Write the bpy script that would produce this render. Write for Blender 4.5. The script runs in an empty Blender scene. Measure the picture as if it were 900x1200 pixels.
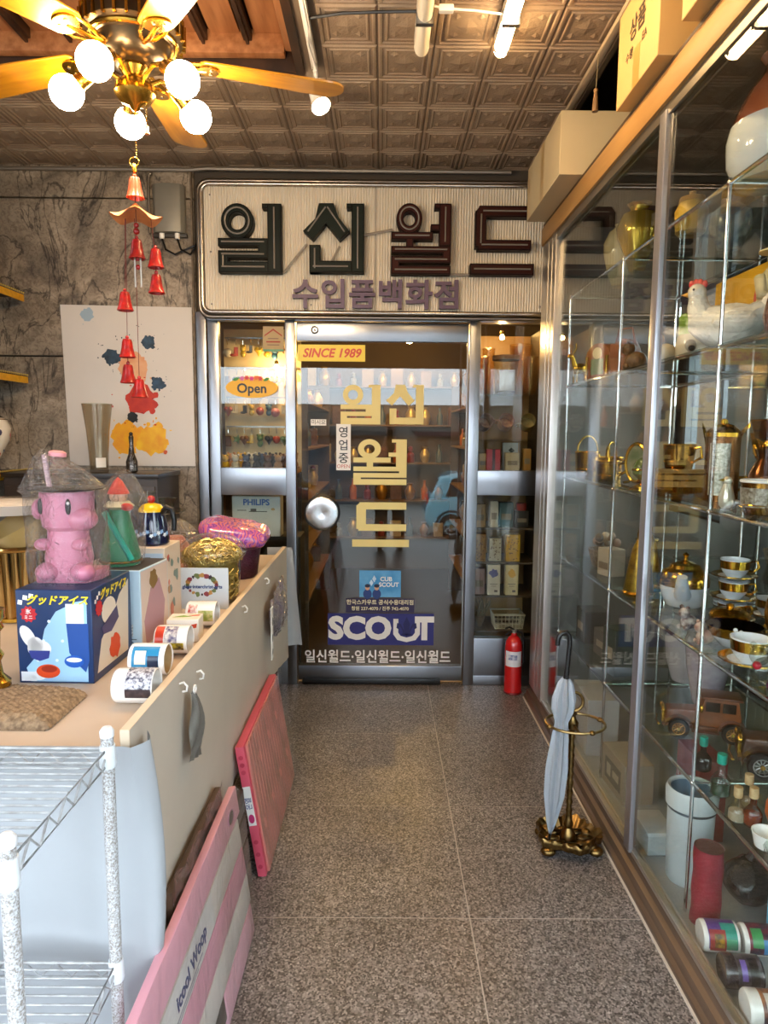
import bpy, bmesh, math, random
from mathutils import Matrix, Vector
random.seed(7)
scene = bpy.context.scene
col = scene.collection
PI = math.pi
R = math.radians

# ------------------------------------------------------------------ camera
cam_data = bpy.data.cameras.new('camera')
cam = bpy.data.objects.new('camera', cam_data)
col.objects.link(cam)
cam_data.sensor_fit = 'VERTICAL'
cam_data.sensor_height = 36.0
cam_data.sensor_width = 27.0
cam_data.lens = 24.0
cam_data.clip_start = 0.02
_p, _r, _y = R(6.5), R(0.45), R(0.2)
_f = Vector((math.sin(_y) * math.cos(_p), math.cos(_y) * math.cos(_p), -math.sin(_p)))
_r0 = Vector((math.cos(_y), -math.sin(_y), 0))
_u0 = _r0.cross(_f)
_rt = _r0 * math.cos(_r) + _u0 * math.sin(_r)
_up = _u0 * math.cos(_r) - _r0 * math.sin(_r)
cam.matrix_world = Matrix(((_rt.x, _up.x, -_f.x, 0), (_rt.y, _up.y, -_f.y, 0), (_rt.z, _up.z, -_f.z, 1.5), (0, 0, 0, 1)))
scene.camera = cam

# ------------------------------------------------------------------ world, light, exposure
world = bpy.data.worlds.new('sky')
scene.world = world
world.use_nodes = True
_bg = world.node_tree.nodes['Background']
_bg.inputs['Color'].default_value = (0.80, 0.90, 1.0, 1)
_bg.inputs['Strength'].default_value = 3.9
scene.view_settings.view_transform = 'Standard'
scene.view_settings.look = 'None'
scene.view_settings.exposure = 1.36
scene.view_settings.gamma = 1.0
scene.view_settings.use_curve_mapping = False
BULB = 58.0
TUBE = 26.0
SHOP = 110.0
scene.cycles.max_bounces = 10
scene.cycles.transparent_max_bounces = 24
scene.cycles.caustics_reflective = False
scene.cycles.caustics_refractive = False
scene.cycles.sample_clamp_indirect = 6.0

# ------------------------------------------------------------------ materials
def lin(h):
    h = h.lstrip('#')
    o = []
    for i in (0, 2, 4):
        c = int(h[i:i + 2], 16) / 255
        o.append(c / 12.92 if c <= 0.04045 else ((c + 0.055) / 1.055) ** 2.4)
    return (o[0], o[1], o[2], 1)

_mats = {}
def nodes_of(name):
    m = bpy.data.materials.new(name)
    m.use_nodes = True
    nt = m.node_tree
    return m, nt, nt.nodes['Principled BSDF'], nt.nodes, nt.links

def mat(hexc, rough=0.5, metal=0.0, var=0.0, vs=8.0, bump=0.0, bs=40.0, hex2=None, coat=0.0, stretch=None, emit=0.0, spec=0.5):
    key = (hexc, rough, metal, var, vs, bump, bs, hex2, coat, stretch, emit, spec)
    if key in _mats:
        return _mats[key]
    m, nt, b, N, L = nodes_of('surface_' + hexc.lstrip('#'))
    b.inputs['Base Color'].default_value = lin(hexc)
    b.inputs['Roughness'].default_value = rough
    b.inputs['Metallic'].default_value = metal
    b.inputs['Specular IOR Level'].default_value = spec
    if coat:
        b.inputs['Coat Weight'].default_value = coat
        b.inputs['Coat Roughness'].default_value = 0.05
    if emit:
        b.inputs['Emission Color'].default_value = lin(hexc)
        b.inputs['Emission Strength'].default_value = emit
    if var or hex2 or bump:
        tc = N.new('ShaderNodeTexCoord')
        mp = N.new('ShaderNodeMapping')
        L.new(tc.outputs['Object'], mp.inputs['Vector'])
        if stretch:
            mp.inputs['Scale'].default_value = stretch
    if var or hex2:
        n = N.new('ShaderNodeTexNoise')
        n.inputs['Scale'].default_value = vs
        n.inputs['Detail'].default_value = 6
        L.new(mp.outputs['Vector'], n.inputs['Vector'])
        r = N.new('ShaderNodeValToRGB')
        r.color_ramp.elements[0].position = 0.35
        r.color_ramp.elements[1].position = 0.68
        c = lin(hexc)
        c2 = lin(hex2) if hex2 else (c[0] * (1 - var), c[1] * (1 - var), c[2] * (1 - var), 1)
        r.color_ramp.elements[0].color = c2
        r.color_ramp.elements[1].color = c
        L.new(n.outputs['Fac'], r.inputs['Fac'])
        L.new(r.outputs['Color'], b.inputs['Base Color'])
    if bump:
        n2 = N.new('ShaderNodeTexNoise')
        n2.inputs['Scale'].default_value = bs
        n2.inputs['Detail'].default_value = 4
        L.new(mp.outputs['Vector'], n2.inputs['Vector'])
        bp = N.new('ShaderNodeBump')
        bp.inputs['Strength'].default_value = bump
        bp.inputs['Distance'].default_value = 0.01
        L.new(n2.outputs['Fac'], bp.inputs['Height'])
        L.new(bp.outputs['Normal'], b.inputs['Normal'])
    _mats[key] = m
    return m

def mat_pane(name, tint, ior=1.5, rough=0.0, bump=0.0, bs=30, haze=0.0, hazecol='#ffffff', boost=1.0):
    m, nt, b, N, L = nodes_of(name)
    out = N['Material Output']
    N.remove(b)
    tr = N.new('ShaderNodeBsdfTransparent')
    tr.inputs['Color'].default_value = lin(tint)
    gl = N.new('ShaderNodeBsdfGlossy')
    gl.inputs['Roughness'].default_value = rough
    lw = N.new('ShaderNodeLayerWeight')
    lw.inputs['Blend'].default_value = 0.5
    mx = N.new('ShaderNodeMixShader')
    f0 = ((ior - 1) / (ior + 1)) ** 2
    pw = N.new('ShaderNodeMath')
    pw.operation = 'POWER'
    pw.inputs[1].default_value = 5.0
    L.new(lw.outputs['Facing'], pw.inputs[0])
    mu = N.new('ShaderNodeMath')
    mu.operation = 'MULTIPLY_ADD'
    mu.use_clamp = True
    mu.inputs[1].default_value = (1 - f0) * boost
    mu.inputs[2].default_value = f0 * boost
    L.new(pw.outputs[0], mu.inputs[0])
    fac = mu.outputs[0]
    L.new(fac, mx.inputs['Fac'])
    L.new(tr.outputs[0], mx.inputs[1])
    L.new(gl.outputs[0], mx.inputs[2])
    last = mx
    if bump:
        tc = N.new('ShaderNodeTexCoord')
        n2 = N.new('ShaderNodeTexNoise')
        n2.inputs['Scale'].default_value = bs
        n2.inputs['Detail'].default_value = 5
        n2.inputs['Distortion'].default_value = 1.2
        L.new(tc.outputs['Object'], n2.inputs['Vector'])
        bp = N.new('ShaderNodeBump')
        bp.inputs['Strength'].default_value = bump
        bp.inputs['Distance'].default_value = 0.02
        L.new(n2.outputs['Fac'], bp.inputs['Height'])
        L.new(bp.outputs['Normal'], gl.inputs['Normal'])
        L.new(bp.outputs['Normal'], lw.inputs['Normal'])
    if haze:
        df = N.new('ShaderNodeBsdfDiffuse')
        df.inputs['Color'].default_value = lin(hazecol)
        m2 = N.new('ShaderNodeMixShader')
        m2.inputs['Fac'].default_value = haze
        L.new(mx.outputs[0], m2.inputs[1])
        L.new(df.outputs[0], m2.inputs[2])
        last = m2
    L.new(last.outputs[0], out.inputs['Surface'])
    return m

def mat_terrazzo():
    m, nt, b, N, L = nodes_of('granite_floor')
    tc = N.new('ShaderNodeTexCoord')
    geo = N.new('ShaderNodeNewGeometry')
    v = N.new('ShaderNodeTexVoronoi')
    v.inputs['Scale'].default_value = 190
    L.new(geo.outputs['Position'], v.inputs['Vector'])
    r = N.new('ShaderNodeValToRGB')
    r.color_ramp.interpolation = 'CONSTANT'
    E = r.color_ramp.elements
    E[0].color = lin('#46423f')
    E[1].position = 0.30
    E[1].color = lin('#6c6663')
    for p, c in ((0.52, '#8b8481'), (0.72, '#a59e9a'), (0.90, '#bdb7b2')):
        e = E.new(p)
        e.color = lin(c)
    L.new(v.outputs['Color'], r.inputs['Fac'])
    n = N.new('ShaderNodeTexNoise')
    n.inputs['Scale'].default_value = 2.2
    n.inputs['Detail'].default_value = 5
    L.new(geo.outputs['Position'], n.inputs['Vector'])
    r2 = N.new('ShaderNodeValToRGB')
    r2.color_ramp.elements[0].position = 0.3
    r2.color_ramp.elements[0].color = (0.66, 0.65, 0.65, 1)
    r2.color_ramp.elements[1].position = 0.7
    r2.color_ramp.elements[1].color = (0.95, 0.96, 0.98, 1)
    L.new(n.outputs['Fac'], r2.inputs['Fac'])
    mx = N.new('ShaderNodeMix')
    mx.data_type = 'RGBA'
    mx.blend_type = 'MULTIPLY'
    mx.inputs['Factor'].default_value = 1
    L.new(r.outputs['Color'], mx.inputs['A'])
    L.new(r2.outputs['Color'], mx.inputs['B'])
    L.new(mx.outputs['Result'], b.inputs['Base Color'])
    b.inputs['Roughness'].default_value = 0.36
    return m

def mat_marble():
    m, nt, b, N, L = nodes_of('grey_marble')
    geo = N.new('ShaderNodeNewGeometry')
    n = N.new('ShaderNodeTexNoise')
    n.inputs['Scale'].default_value = 2.6
    n.inputs['Detail'].default_value = 9
    n.inputs['Roughness'].default_value = 0.62
    n.inputs['Distortion'].default_value = 1.6
    L.new(geo.outputs['Position'], n.inputs['Vector'])
    r = N.new('ShaderNodeValToRGB')
    E = r.color_ramp.elements
    E[0].position = 0.32
    E[0].color = lin('#5d5348')
    E[1].position = 0.72
    E[1].color = lin('#c0af9a')
    e = E.new(0.5)
    e.color = lin('#958775')
    L.new(n.outputs['Fac'], r.inputs['Fac'])
    # dark veins
    w = N.new('ShaderNodeTexNoise')
    w.inputs['Scale'].default_value = 1.7
    w.inputs['Detail'].default_value = 7
    w.inputs['Distortion'].default_value = 2.6
    mpv = N.new('ShaderNodeMapping')
    mpv.inputs['Rotation'].default_value = (0, 0.7, 0)
    mpv.inputs['Scale'].default_value = (1.6, 1, 0.8)
    L.new(geo.outputs['Position'], mpv.inputs['Vector'])
    L.new(mpv.outputs['Vector'], w.inputs['Vector'])
    ab = N.new('ShaderNodeMath')
    ab.operation = 'SUBTRACT'
    ab.inputs[1].default_value = 0.5
    L.new(w.outputs['Fac'], ab.inputs[0])
    a2 = N.new('ShaderNodeMath')
    a2.operation = 'ABSOLUTE'
    L.new(ab.outputs[0], a2.inputs[0])
    r2 = N.new('ShaderNodeValToRGB')
    r2.color_ramp.elements[0].position = 0.0
    r2.color_ramp.elements[0].color = (0.09, 0.08, 0.07, 1)
    r2.color_ramp.elements[1].position = 0.022
    r2.color_ramp.elements[1].color = (1, 1, 1, 1)
    L.new(a2.outputs[0], r2.inputs['Fac'])
    mx = N.new('ShaderNodeMix')
    mx.data_type = 'RGBA'
    mx.blend_type = 'MULTIPLY'
    mx.inputs['Factor'].default_value = 0.85
    L.new(r.outputs['Color'], mx.inputs['A'])
    L.new(r2.outputs['Color'], mx.inputs['B'])
    # fine squiggles
    q = N.new('ShaderNodeTexNoise')
    q.inputs['Scale'].default_value = 34
    q.inputs['Detail'].default_value = 3
    q.inputs['Distortion'].default_value = 2.0
    L.new(geo.outputs['Position'], q.inputs['Vector'])
    r3 = N.new('ShaderNodeValToRGB')
    r3.color_ramp.elements[0].position = 0.36
    r3.color_ramp.elements[0].color = (0.55, 0.52, 0.5, 1)
    r3.color_ramp.elements[1].position = 0.55
    r3.color_ramp.elements[1].color = (1, 1, 1, 1)
    L.new(q.outputs['Fac'], r3.inputs['Fac'])
    mx2 = N.new('ShaderNodeMix')
    mx2.data_type = 'RGBA'
    mx2.blend_type = 'MULTIPLY'
    mx2.inputs['Factor'].default_value = 0.8
    L.new(mx.outputs['Result'], mx2.inputs['A'])
    L.new(r3.outputs['Color'], mx2.inputs['B'])
    L.new(mx2.outputs['Result'], b.inputs['Base Color'])
    b.inputs['Roughness'].default_value = 0.42
    return m

STEEL = mat('#93969c', 0.28, 1.0, bump=0.05, bs=60, stretch=(1, 1, 0.02))
STEEL_DK = mat('#8f8a86', 0.35, 1.0)
CHROME = mat('#dcdcdc', 0.12, 1.0)
ALU = mat('#c9c4bd', 0.38, 0.9, bump=0.05, bs=80, stretch=(1, 0.02, 1))
BRASS = mat('#c79a3e', 0.22, 1.0, var=0.25, vs=14)
ANT_BRASS = mat('#8f7345', 0.30, 1.0, var=0.6, vs=60)
GOLD = mat('#e0ae3c', 0.18, 1.0, var=0.15, vs=20)
DARK = mat('#17130f', 0.6)
BLACK = mat('#0b0b0c', 0.35)
WHITE = mat('#efece6', 0.35)
CERAMIC = mat('#f2f0ec', 0.12, coat=0.4)
GLASS_PANE = mat_pane('window_glass', '#f3f6f3', 1.52)
GLASS_CASE = mat_pane('case_glass', '#fbfdfb', 1.45)
GLASS_SHELF = mat_pane('shelf_glass', '#f1f6f2', 1.4)
GLASS_OBJ = mat_pane('clear_glassware', '#f0f2ee', 1.65, 0.02)
GLASS_AMBER = mat_pane('amber_glass', '#d69b3c', 1.6, 0.02)
GLASS_GREEN = mat_pane('green_glass', '#9fc6b8', 1.6, 0.02)
WRAP = mat_pane('clear_plastic_wrap', '#fbfafa', 1.5, 0.10, bump=1.0, bs=55, haze=0.02, boost=1.3)
WRAP_FINE = mat_pane('thin_plastic_sleeve', '#fcfcfc', 1.4, 0.12, bump=0.22, bs=12, haze=0.02)
MIRROR = mat('#d6dcd8', 0.02, 1.0)
TERRAZZO = mat_terrazzo()
MARBLE = mat_marble()

# ------------------------------------------------------------------ mesh helpers
class MB:
    def __init__(self):
        self.v, self.f = [], []
    def add(self, vs, fs, M=None):
        o = len(self.v)
        if M is not None:
            vs = [tuple(M @ Vector(p)) for p in vs]
        self.v += [tuple(p) for p in vs]
        self.f += [tuple(i + o for i in f) for f in fs]
        return self
    def box(self, c, s, M=None, rz=0):
        x, y, z = s[0] / 2, s[1] / 2, s[2] / 2
        vs = [(-x, -y, -z), (x, -y, -z), (x, y, -z), (-x, y, -z), (-x, -y, z), (x, -y, z), (x, y, z), (-x, y, z)]
        T = Matrix.Translation(c)
        if rz:
            T = T @ Matrix.Rotation(rz, 4, 'Z')
        if M is not None:
            T = M @ T
        return self.add(vs, [(3, 2, 1, 0), (4, 5, 6, 7), (0, 1, 5, 4), (1, 2, 6, 5), (2, 3, 7, 6), (3, 0, 4, 7)], T)
    def bb(self, a, b, M=None):
        return self.box([(a[i] + b[i]) / 2 for i in range(3)], [abs(b[i] - a[i]) for i in range(3)], M)
    def lathe(self, prof, n=24, M=None, cap=True, sx=1.0, sy=1.0):
        vs, fs = [], []
        for (r, z) in prof:
            for k in range(n):
                a = 2 * PI * k / n
                vs.append((r * math.cos(a) * sx, r * math.sin(a) * sy, z))
        for i in range(len(prof) - 1):
            for k in range(n):
                k2 = (k + 1) % n
                fs.append((i * n + k, i * n + k2, (i + 1) * n + k2, (i + 1) * n + k))
        if cap:
            if prof[0][0] > 1e-5:
                fs.append(tuple(reversed(range(n))))
            if prof[-1][0] > 1e-5:
                o = (len(prof) - 1) * n
                fs.append(tuple(range(o, o + n)))
        return self.add(vs, fs, M)
    def cyl(self, c, r, h, n=20, axis='Z', r2=None):
        M = Matrix.Translation(c)
        if axis == 'X':
            M = M @ Matrix.Rotation(PI / 2, 4, 'Y')
        elif axis == 'Y':
            M = M @ Matrix.Rotation(-PI / 2, 4, 'X')
        return self.lathe([(r, -h / 2), (r if r2 is None else r2, h / 2)], n, M)
    def ball(self, c, r, n=16, m=9, s=(1, 1, 1), M=None):
        prof = [(max(1e-6, r * math.sin(PI * i / m)), -r * math.cos(PI * i / m)) for i in range(m + 1)]
        T = Matrix.Translation(c) @ Matrix.Diagonal((s[0], s[1], s[2], 1))
        return self.lathe(prof, n, (M @ T) if M is not None else T, cap=False)
    def tube(self, pts, r, n=8, closed=False, cap=True):
        P = [Vector(p) for p in pts]
        k = len(P)
        rr = r if isinstance(r, (list, tuple)) else [r] * k
        vs, fs = [], []
        prev = None
        for i in range(k):
            if closed:
                t = P[(i + 1) % k] - P[i - 1]
            elif i == 0:
                t = P[1] - P[0]
            elif i == k - 1:
                t = P[-1] - P[-2]
            else:
                t = (P[i + 1] - P[i]).normalized() + (P[i] - P[i - 1]).normalized()
            if t.length < 1e-9:
                t = Vector((0, 0, 1))
            t.normalize()
            if prev is None:
                a = Vector((0, 0, 1)) if abs(t.z) < 0.9 else Vector((1, 0, 0))
                nrm = t.cross(a).normalized()
            else:
                nrm = prev - t * prev.dot(t)
                if nrm.length < 1e-6:
                    nrm = t.orthogonal()
                nrm.normalize()
            prev = nrm
            bn = t.cross(nrm)
            for j in range(n):
                a = 2 * PI * j / n
                vs.append(tuple(P[i] + (nrm * math.cos(a) + bn * math.sin(a)) * rr[i]))
        m = k if closed else k - 1
        for i in range(m):
            i2 = (i + 1) % k
            for j in range(n):
                j2 = (j + 1) % n
                fs.append((i * n + j, i * n + j2, i2 * n + j2, i2 * n + j))
        if cap and not closed:
            fs.append(tuple(reversed(range(n))))
            fs.append(tuple(range((k - 1) * n, k * n)))
        return self.add(vs, fs)
    def ring(self, c, Rr, r, axis='Z', n=24, m=8, sx=1, sy=1):
        pts = []
        for k in range(n):
            a = 2 * PI * k / n
            x, y = Rr * math.cos(a) * sx, Rr * math.sin(a) * sy
            p = {'Z': (x, y, 0), 'Y': (x, 0, y), 'X': (0, x, y)}[axis]
            pts.append((c[0] + p[0], c[1] + p[1], c[2] + p[2]))
        return self.tube(pts, r, m, closed=True)
    def prism(self, poly, d0, d1, M=None):
        n = len(poly)
        vs = [(x, y, d0) for x, y in poly] + [(x, y, d1) for x, y in poly]
        fs = [tuple(reversed(range(n))), tuple(range(n, 2 * n))]
        for i in range(n):
            j = (i + 1) % n
            fs.append((i, j, n + j, n + i))
        return self.add(vs, fs, M)
    def grid(self, fn, nu, nv, closed_u=False):
        vs = []
        for j in range(nv + 1):
            for i in range(nu if closed_u else nu + 1):
                vs.append(fn(i / nu, j / nv))
        w = nu if closed_u else nu + 1
        fs = []
        for j in range(nv):
            for i in range(nu):
                i2 = (i + 1) % w if closed_u else i + 1
                fs.append((j * w + i, j * w + i2, (j + 1) * w + i2, (j + 1) * w + i))
        return self.add(vs, fs)
    def mesh(self, name, m, bevel=0, seg=2, smooth=True, angle=38, weld=False):
        me = bpy.data.meshes.new(name)
        me.from_pydata(self.v, [], self.f)
        if bevel or weld:
            bm = bmesh.new()
            bm.from_mesh(me)
            if weld:
                bmesh.ops.remove_doubles(bm, verts=bm.verts, dist=1e-5)
            if bevel:
                ed = [e for e in bm.edges if len(e.link_faces) == 2 and e.calc_face_angle(0) > 0.5]
                bmesh.ops.bevel(bm, geom=ed, offset=bevel, segments=seg, profile=0.6, affect='EDGES', clamp_overlap=True)
            bm.to_mesh(me)
            bm.free()
        if m is not None:
            me.materials.append(m)
        if smooth:
            me.polygons.foreach_set('use_smooth', [True] * len(me.polygons))
            me.set_sharp_from_angle(angle=R(angle))
        me.update()
        return me

def link(name, data, parent=None, loc=None, rot=None):
    o = bpy.data.objects.new(name, data)
    col.objects.link(o)
    if parent is not None:
        o.parent = parent
    if loc is not None:
        o.location = loc
    if rot is not None:
        o.rotation_euler = rot
    return o

def tag(o, label=None, cat=None, group=None, kind=None):
    if label:
        o['label'] = label
    if cat:
        o['category'] = cat
    if group:
        o['group'] = group
    if kind:
        o['kind'] = kind
    return o

def part(name, mb, m, parent, label=None, **k):
    loc = k.pop('loc', None)
    rot = k.pop('rot', None)
    me = mb if isinstance(mb, bpy.types.Mesh) else mb.mesh(name, m, **k)
    o = link(name, me, parent, loc, rot)
    if label:
        o['label'] = label
    return o

def thing(name, label, cat, loc=(0, 0, 0), rz=0, group=None):
    o = link(name, None, None, loc, (0, 0, rz))
    o.empty_display_size = 0.05
    return tag(o, label, cat, group)

def solo(name, mb, m, label, cat, loc=None, rot=None, group=None, **k):
    me = mb if isinstance(mb, bpy.types.Mesh) else mb.mesh(name, m, **k)
    return tag(link(name, me, None, loc, rot), label, cat, group)

def struct(name, mb=None, m=None, loc=None, label=None, **k):
    if mb is None:
        o = link(name, None, None, loc)
        o.empty_display_size = 0.05
    else:
        o = link(name, mb.mesh(name, m, **k), None, loc)
    return tag(o, label, None, None, 'structure')

def copy_tree(o, parent=None):
    c = o.copy()
    col.objects.link(c)
    if parent is not None:
        c.parent = parent
        c.matrix_parent_inverse = o.matrix_parent_inverse
    for ch in list(o.children):
        copy_tree(ch, c)
    return c

# flat print: a frame (origin, u, v) on a surface; shapes are laid on it as very thin pieces
def frame(o, u, v):
    u, v = Vector(u).normalized(), Vector(v).normalized()
    n = u.cross(v)
    return Matrix(((u.x, v.x, n.x, o[0]), (u.y, v.y, n.y, o[1]), (u.z, v.z, n.z, o[2]), (0, 0, 0, 1)))

def ell(cx, cy, rx, ry, n=20, rot=0):
    c, s = math.cos(rot), math.sin(rot)
    return [(cx + rx * math.cos(2 * PI * k / n) * c - ry * math.sin(2 * PI * k / n) * s,
             cy + rx * math.cos(2 * PI * k / n) * s + ry * math.sin(2 * PI * k / n) * c) for k in range(n)]

def rect(x0, y0, x1, y1):
    return [(x0, y0), (x1, y0), (x1, y1), (x0, y1)]

def blob(cx, cy, r, n=16, jit=0.3, rng=random):
    return [(cx + r * (1 + rng.uniform(-jit, jit)) * math.cos(2 * PI * k / n), cy + r * (1 + rng.uniform(-jit, jit)) * math.sin(2 * PI * k / n)) for k in range(n)]

def star(cx, cy, r, k=12, q=0.75):
    return [(cx + r * (1 if i % 2 == 0 else q) * math.cos(PI * i / k), cy + r * (1 if i % 2 == 0 else q) * math.sin(PI * i / k)) for i in range(2 * k)]

def decal(parent, F, polys, m, layer=1, name='print', t=0.0004):
    d = 0.0005 * layer
    if 1 < len(polys) <= 7:
        for p in polys:
            o = part(name, MB().prism(p, d - t, d, F), m, parent, smooth=False)
        return o
    mb = MB()
    for p in polys:
        mb.prism(p, d - t, d, F)
    return part(name, mb, m, parent, smooth=False)

_txt = {}
def text_mesh(body, size, bold=0.0, extrude=0.0003, shear=0.0, align='CENTER', space=1.0):
    key = (body, size, bold, extrude, shear, align, space)
    if key in _txt:
        return _txt[key]
    c = bpy.data.curves.new('lettering', 'FONT')
    c.body = body
    c.size = size
    c.offset = bold * size
    c.extrude = extrude
    c.shear = shear
    c.align_x = align
    c.align_y = 'CENTER'
    c.resolution_u = 3
    c.space_character = space
    o = bpy.data.objects.new('lettering', c)
    me = o.to_mesh()
    vs = [tuple(v.co) for v in me.vertices]
    fs = [tuple(p.vertices) for p in me.polygons]
    o.to_mesh_clear()
    bpy.data.objects.remove(o)
    bpy.data.curves.remove(c)
    _txt[key] = (vs, fs)
    return _txt[key]

def lettering(parent, body, F, x, y, size, m, bold=0.0, extrude=0.0003, shear=0.0, layer=2, name='lettering', sx=1.0, rot=0, align='CENTER', space=1.0):
    vs, fs = text_mesh(body, size, bold, extrude, shear, align, space)
    T = F @ Matrix.Translation((x, y, 0.0005 * layer)) @ Matrix.Rotation(rot, 4, 'Z') @ Matrix.Diagonal((sx, 1, 1, 1))
    mb = MB().add(vs, fs, T)
    return part(name, mb, m, parent, smooth=False)

# ================================================================== SETTING
# ---- floor of granite slabs
floor = struct('floor', MB().bb((-2.5, -1.5, -0.06), (1.6, 4.05, -0.0012)), mat('#b3aaa2', 0.7), label='speckled grey granite slab floor of the entrance passage')
ys = [-1.6, -0.65 - 0.66 / 2 * 0, 0.0, 0.66, 1.315, 1.975, 2.621, 3.298, 4.03]
ys = [-1.5, -0.66, 0.0, 0.66, 1.315, 1.975, 2.621, 3.298, 4.03]
xs = [-2.5, -1.53, -0.62, 0.285, 1.19, 1.6]
for j in range(len(ys) - 1):
    for i in range(len(xs) - 1):
        g = 0.0017
        part('slab', MB().bb((xs[i] + g, ys[j] + g, -0.02), (xs[i + 1] - g, ys[j + 1] - g, 0.0)), TERRAZZO, floor, bevel=0.0012, seg=1)

# ---- ceiling of embossed tiles
CEIL = 2.97
TILEM = mat('#a8937d', 0.5, 0.1, hex2='#8a7460', vs=3.0, bump=0.35, bs=70)
ceil_mb = MB()
ceil_mb.bb((-0.33, -1.5, CEIL), (0.86, 4.05, 3.02))
ceil_mb.bb((-2.5, 2.98, CEIL), (-0.33, 4.05, 3.02))
ceiling = struct('ceiling', ceil_mb, mat('#6f5f50', 0.7), label='brown embossed tile ceiling with a timber recess')
TX, TY = 0.2165, 0.245
def tile_mesh():
    mb = MB()
    w, h = TX / 2 - 0.002, TY / 2 - 0.002
    def ringz(a, b, z0, z1):      # frame between inset a and inset b going from z0 to z1 (down is proud)
        o = [(-w + a, -h + a), (w - a, -h + a), (w - a, h - a), (-w + a, h - a)]
        p = [(-w + b, -h + b), (w - b, -h + b), (w - b, h - b), (-w + b, h - b)]
        vs = [(x, y, z0) for x, y in o] + [(x, y, z1) for x, y in p]
        mb.add(vs, [(i, 4 + i, 4 + (i + 1) % 4, (i + 1) % 4) for i in range(4)])
    steps = [(0, 0.0), (0.006, -0.006), (0.014, -0.006), (0.018, -0.001), (0.028, -0.001), (0.031, -0.005), (0.036, -0.005), (0.040, -0.001)]
    for (a, z0), (b, z1) in zip(steps, steps[1:]):
        ringz(a, b, z0, z1)
    a = 0.040
    mb.add([(-w + a, -h + a, -0.001), (w - a, -h + a, -0.001), (w - a, h - a, -0.001), (-w + a, h - a, -0.001)], [(3, 2, 1, 0)])
    # a diamond boss and four corner leaves
    for cx, cy, rx, ry in ((0, 0, 0.042, 0.05), (0.043, 0.055, 0.018, 0.02), (-0.043, 0.055, 0.018, 0.02), (0.043, -0.055, 0.018, 0.02), (-0.043, -0.055, 0.018, 0.02)):
        vs = [(cx + rx, cy, -0.001), (cx, cy + ry, -0.001), (cx - rx, cy, -0.001), (cx, cy - ry, -0.001), (cx, cy, -0.007)]
        mb.add(vs, [(1, 0, 4), (2, 1, 4), (3, 2, 4), (0, 3, 4)])
    return mb.mesh('tile', TILEM, smooth=False)
TM = tile_mesh()
x0 = 0.838 - TX / 2
n_tiles = 0
for j in range(12):
    cy = 4.0 - TY / 2 - j * TY
    for i in range(15):
        cx = x0 - i * TX
        if cy < 2.98 + TY / 2 - 0.03 and cx < -0.33 + TX / 2 - 0.03:
            continue
        o = link('tile', TM, ceiling, (cx, cy, CEIL))
        n_tiles += 1

# timber recess
WOODP = mat('#c2875a', 0.45, hex2='#9c6239', vs=5, stretch=(6, 0.6, 6))
WOODD = mat('#4a2f1d', 0.5, hex2='#2b1a10', vs=8)
rec = struct('trim_1', MB().bb((-2.5, -1.5, 3.10), (-0.33, 2.98, 3.14)), mat('#2a1b12', 0.7), label='brown timber plank recess in the ceiling')
k = 0
x = -0.40
while x > -2.4:
    part('plank', MB().bb((x - 0.118, -1.5, 3.072), (x, 2.90, 3.09)), WOODP, rec, bevel=0.003)
    part('batten', MB().bb((x - 0.160, -1.5, 3.045), (x - 0.128, 2.90, 3.09)).bb((x - 0.150, -1.5, 3.03), (x - 0.138, 2.90, 3.05)), WOODD, rec)
    x -= 0.175
part('side_board', MB().bb((-0.36, -1.5, 2.955), (-0.325, 3.0, 3.10)), WOODD, rec, bevel=0.004)
part('side_moulding', MB().bb((-0.40, -1.5, 3.02), (-0.365, 2.93, 3.09)), WOODP, rec, bevel=0.006)
part('end_board', MB().bb((-2.5, 2.95, 2.955), (-0.36, 2.985, 3.10)), WOODD, rec, bevel=0.004)
part('end_moulding', MB().bb((-2.5, 2.90, 3.00), (-0.40, 2.945, 3.09)), WOODP, rec, bevel=0.006)

# ---- walls
wb = struct('wall_back', MB().bb((-2.5, 4.0, 0), (-1.06, 4.1, 3.0)), mat('#3c352e', 0.8), label='dark veined grey marble wall beside the shop front')
for a, b in (((-2.5, 1.93), (-1.06, 2.79)), ((-2.5, 2.795), (-1.06, 2.97)), ((-2.5, 0.0), (-1.06, 0.92)), ((-2.5, 0.925), (-1.06, 1.925))):
    part('marble_slab', MB().bb((a[0], 3.975, a[1] + 0.002), (b[0], 4.0, b[1] - 0.002)), MARBLE, wb, bevel=0.0015, seg=1)
part('stone_edging', MB().bb((-1.076, 3.957, 0), (-1.064, 3.98, 2.97)), mat('#83715c', 0.6, hex2='#5d4f40', vs=20), wb, bevel=0.004)
struct('wall_left', MB().bb((-2.56, 0.1, 0), (-2.5, 4.1, 3.0)), MARBLE, label='grey marble side wall behind the shelf rack')
WY0, WY1, WZ0, WZ1 = 2.98, 3.52, 1.12, 2.22
struct('wall_right', MB().bb((1.55, 0.28, 0), (1.6, WY0, 3.25)).bb((1.55, WY1, 0), (1.6, 4.1, 3.25)).bb((1.55, WY0, 0), (1.6, WY1, WZ0)).bb((1.55, WY0, WZ1), (1.6, WY1, 3.25)), mat('#5b5048', 0.8), label='plain brown wall behind the display case')
w3 = struct('window_3', label='side street window behind the display case')
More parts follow.
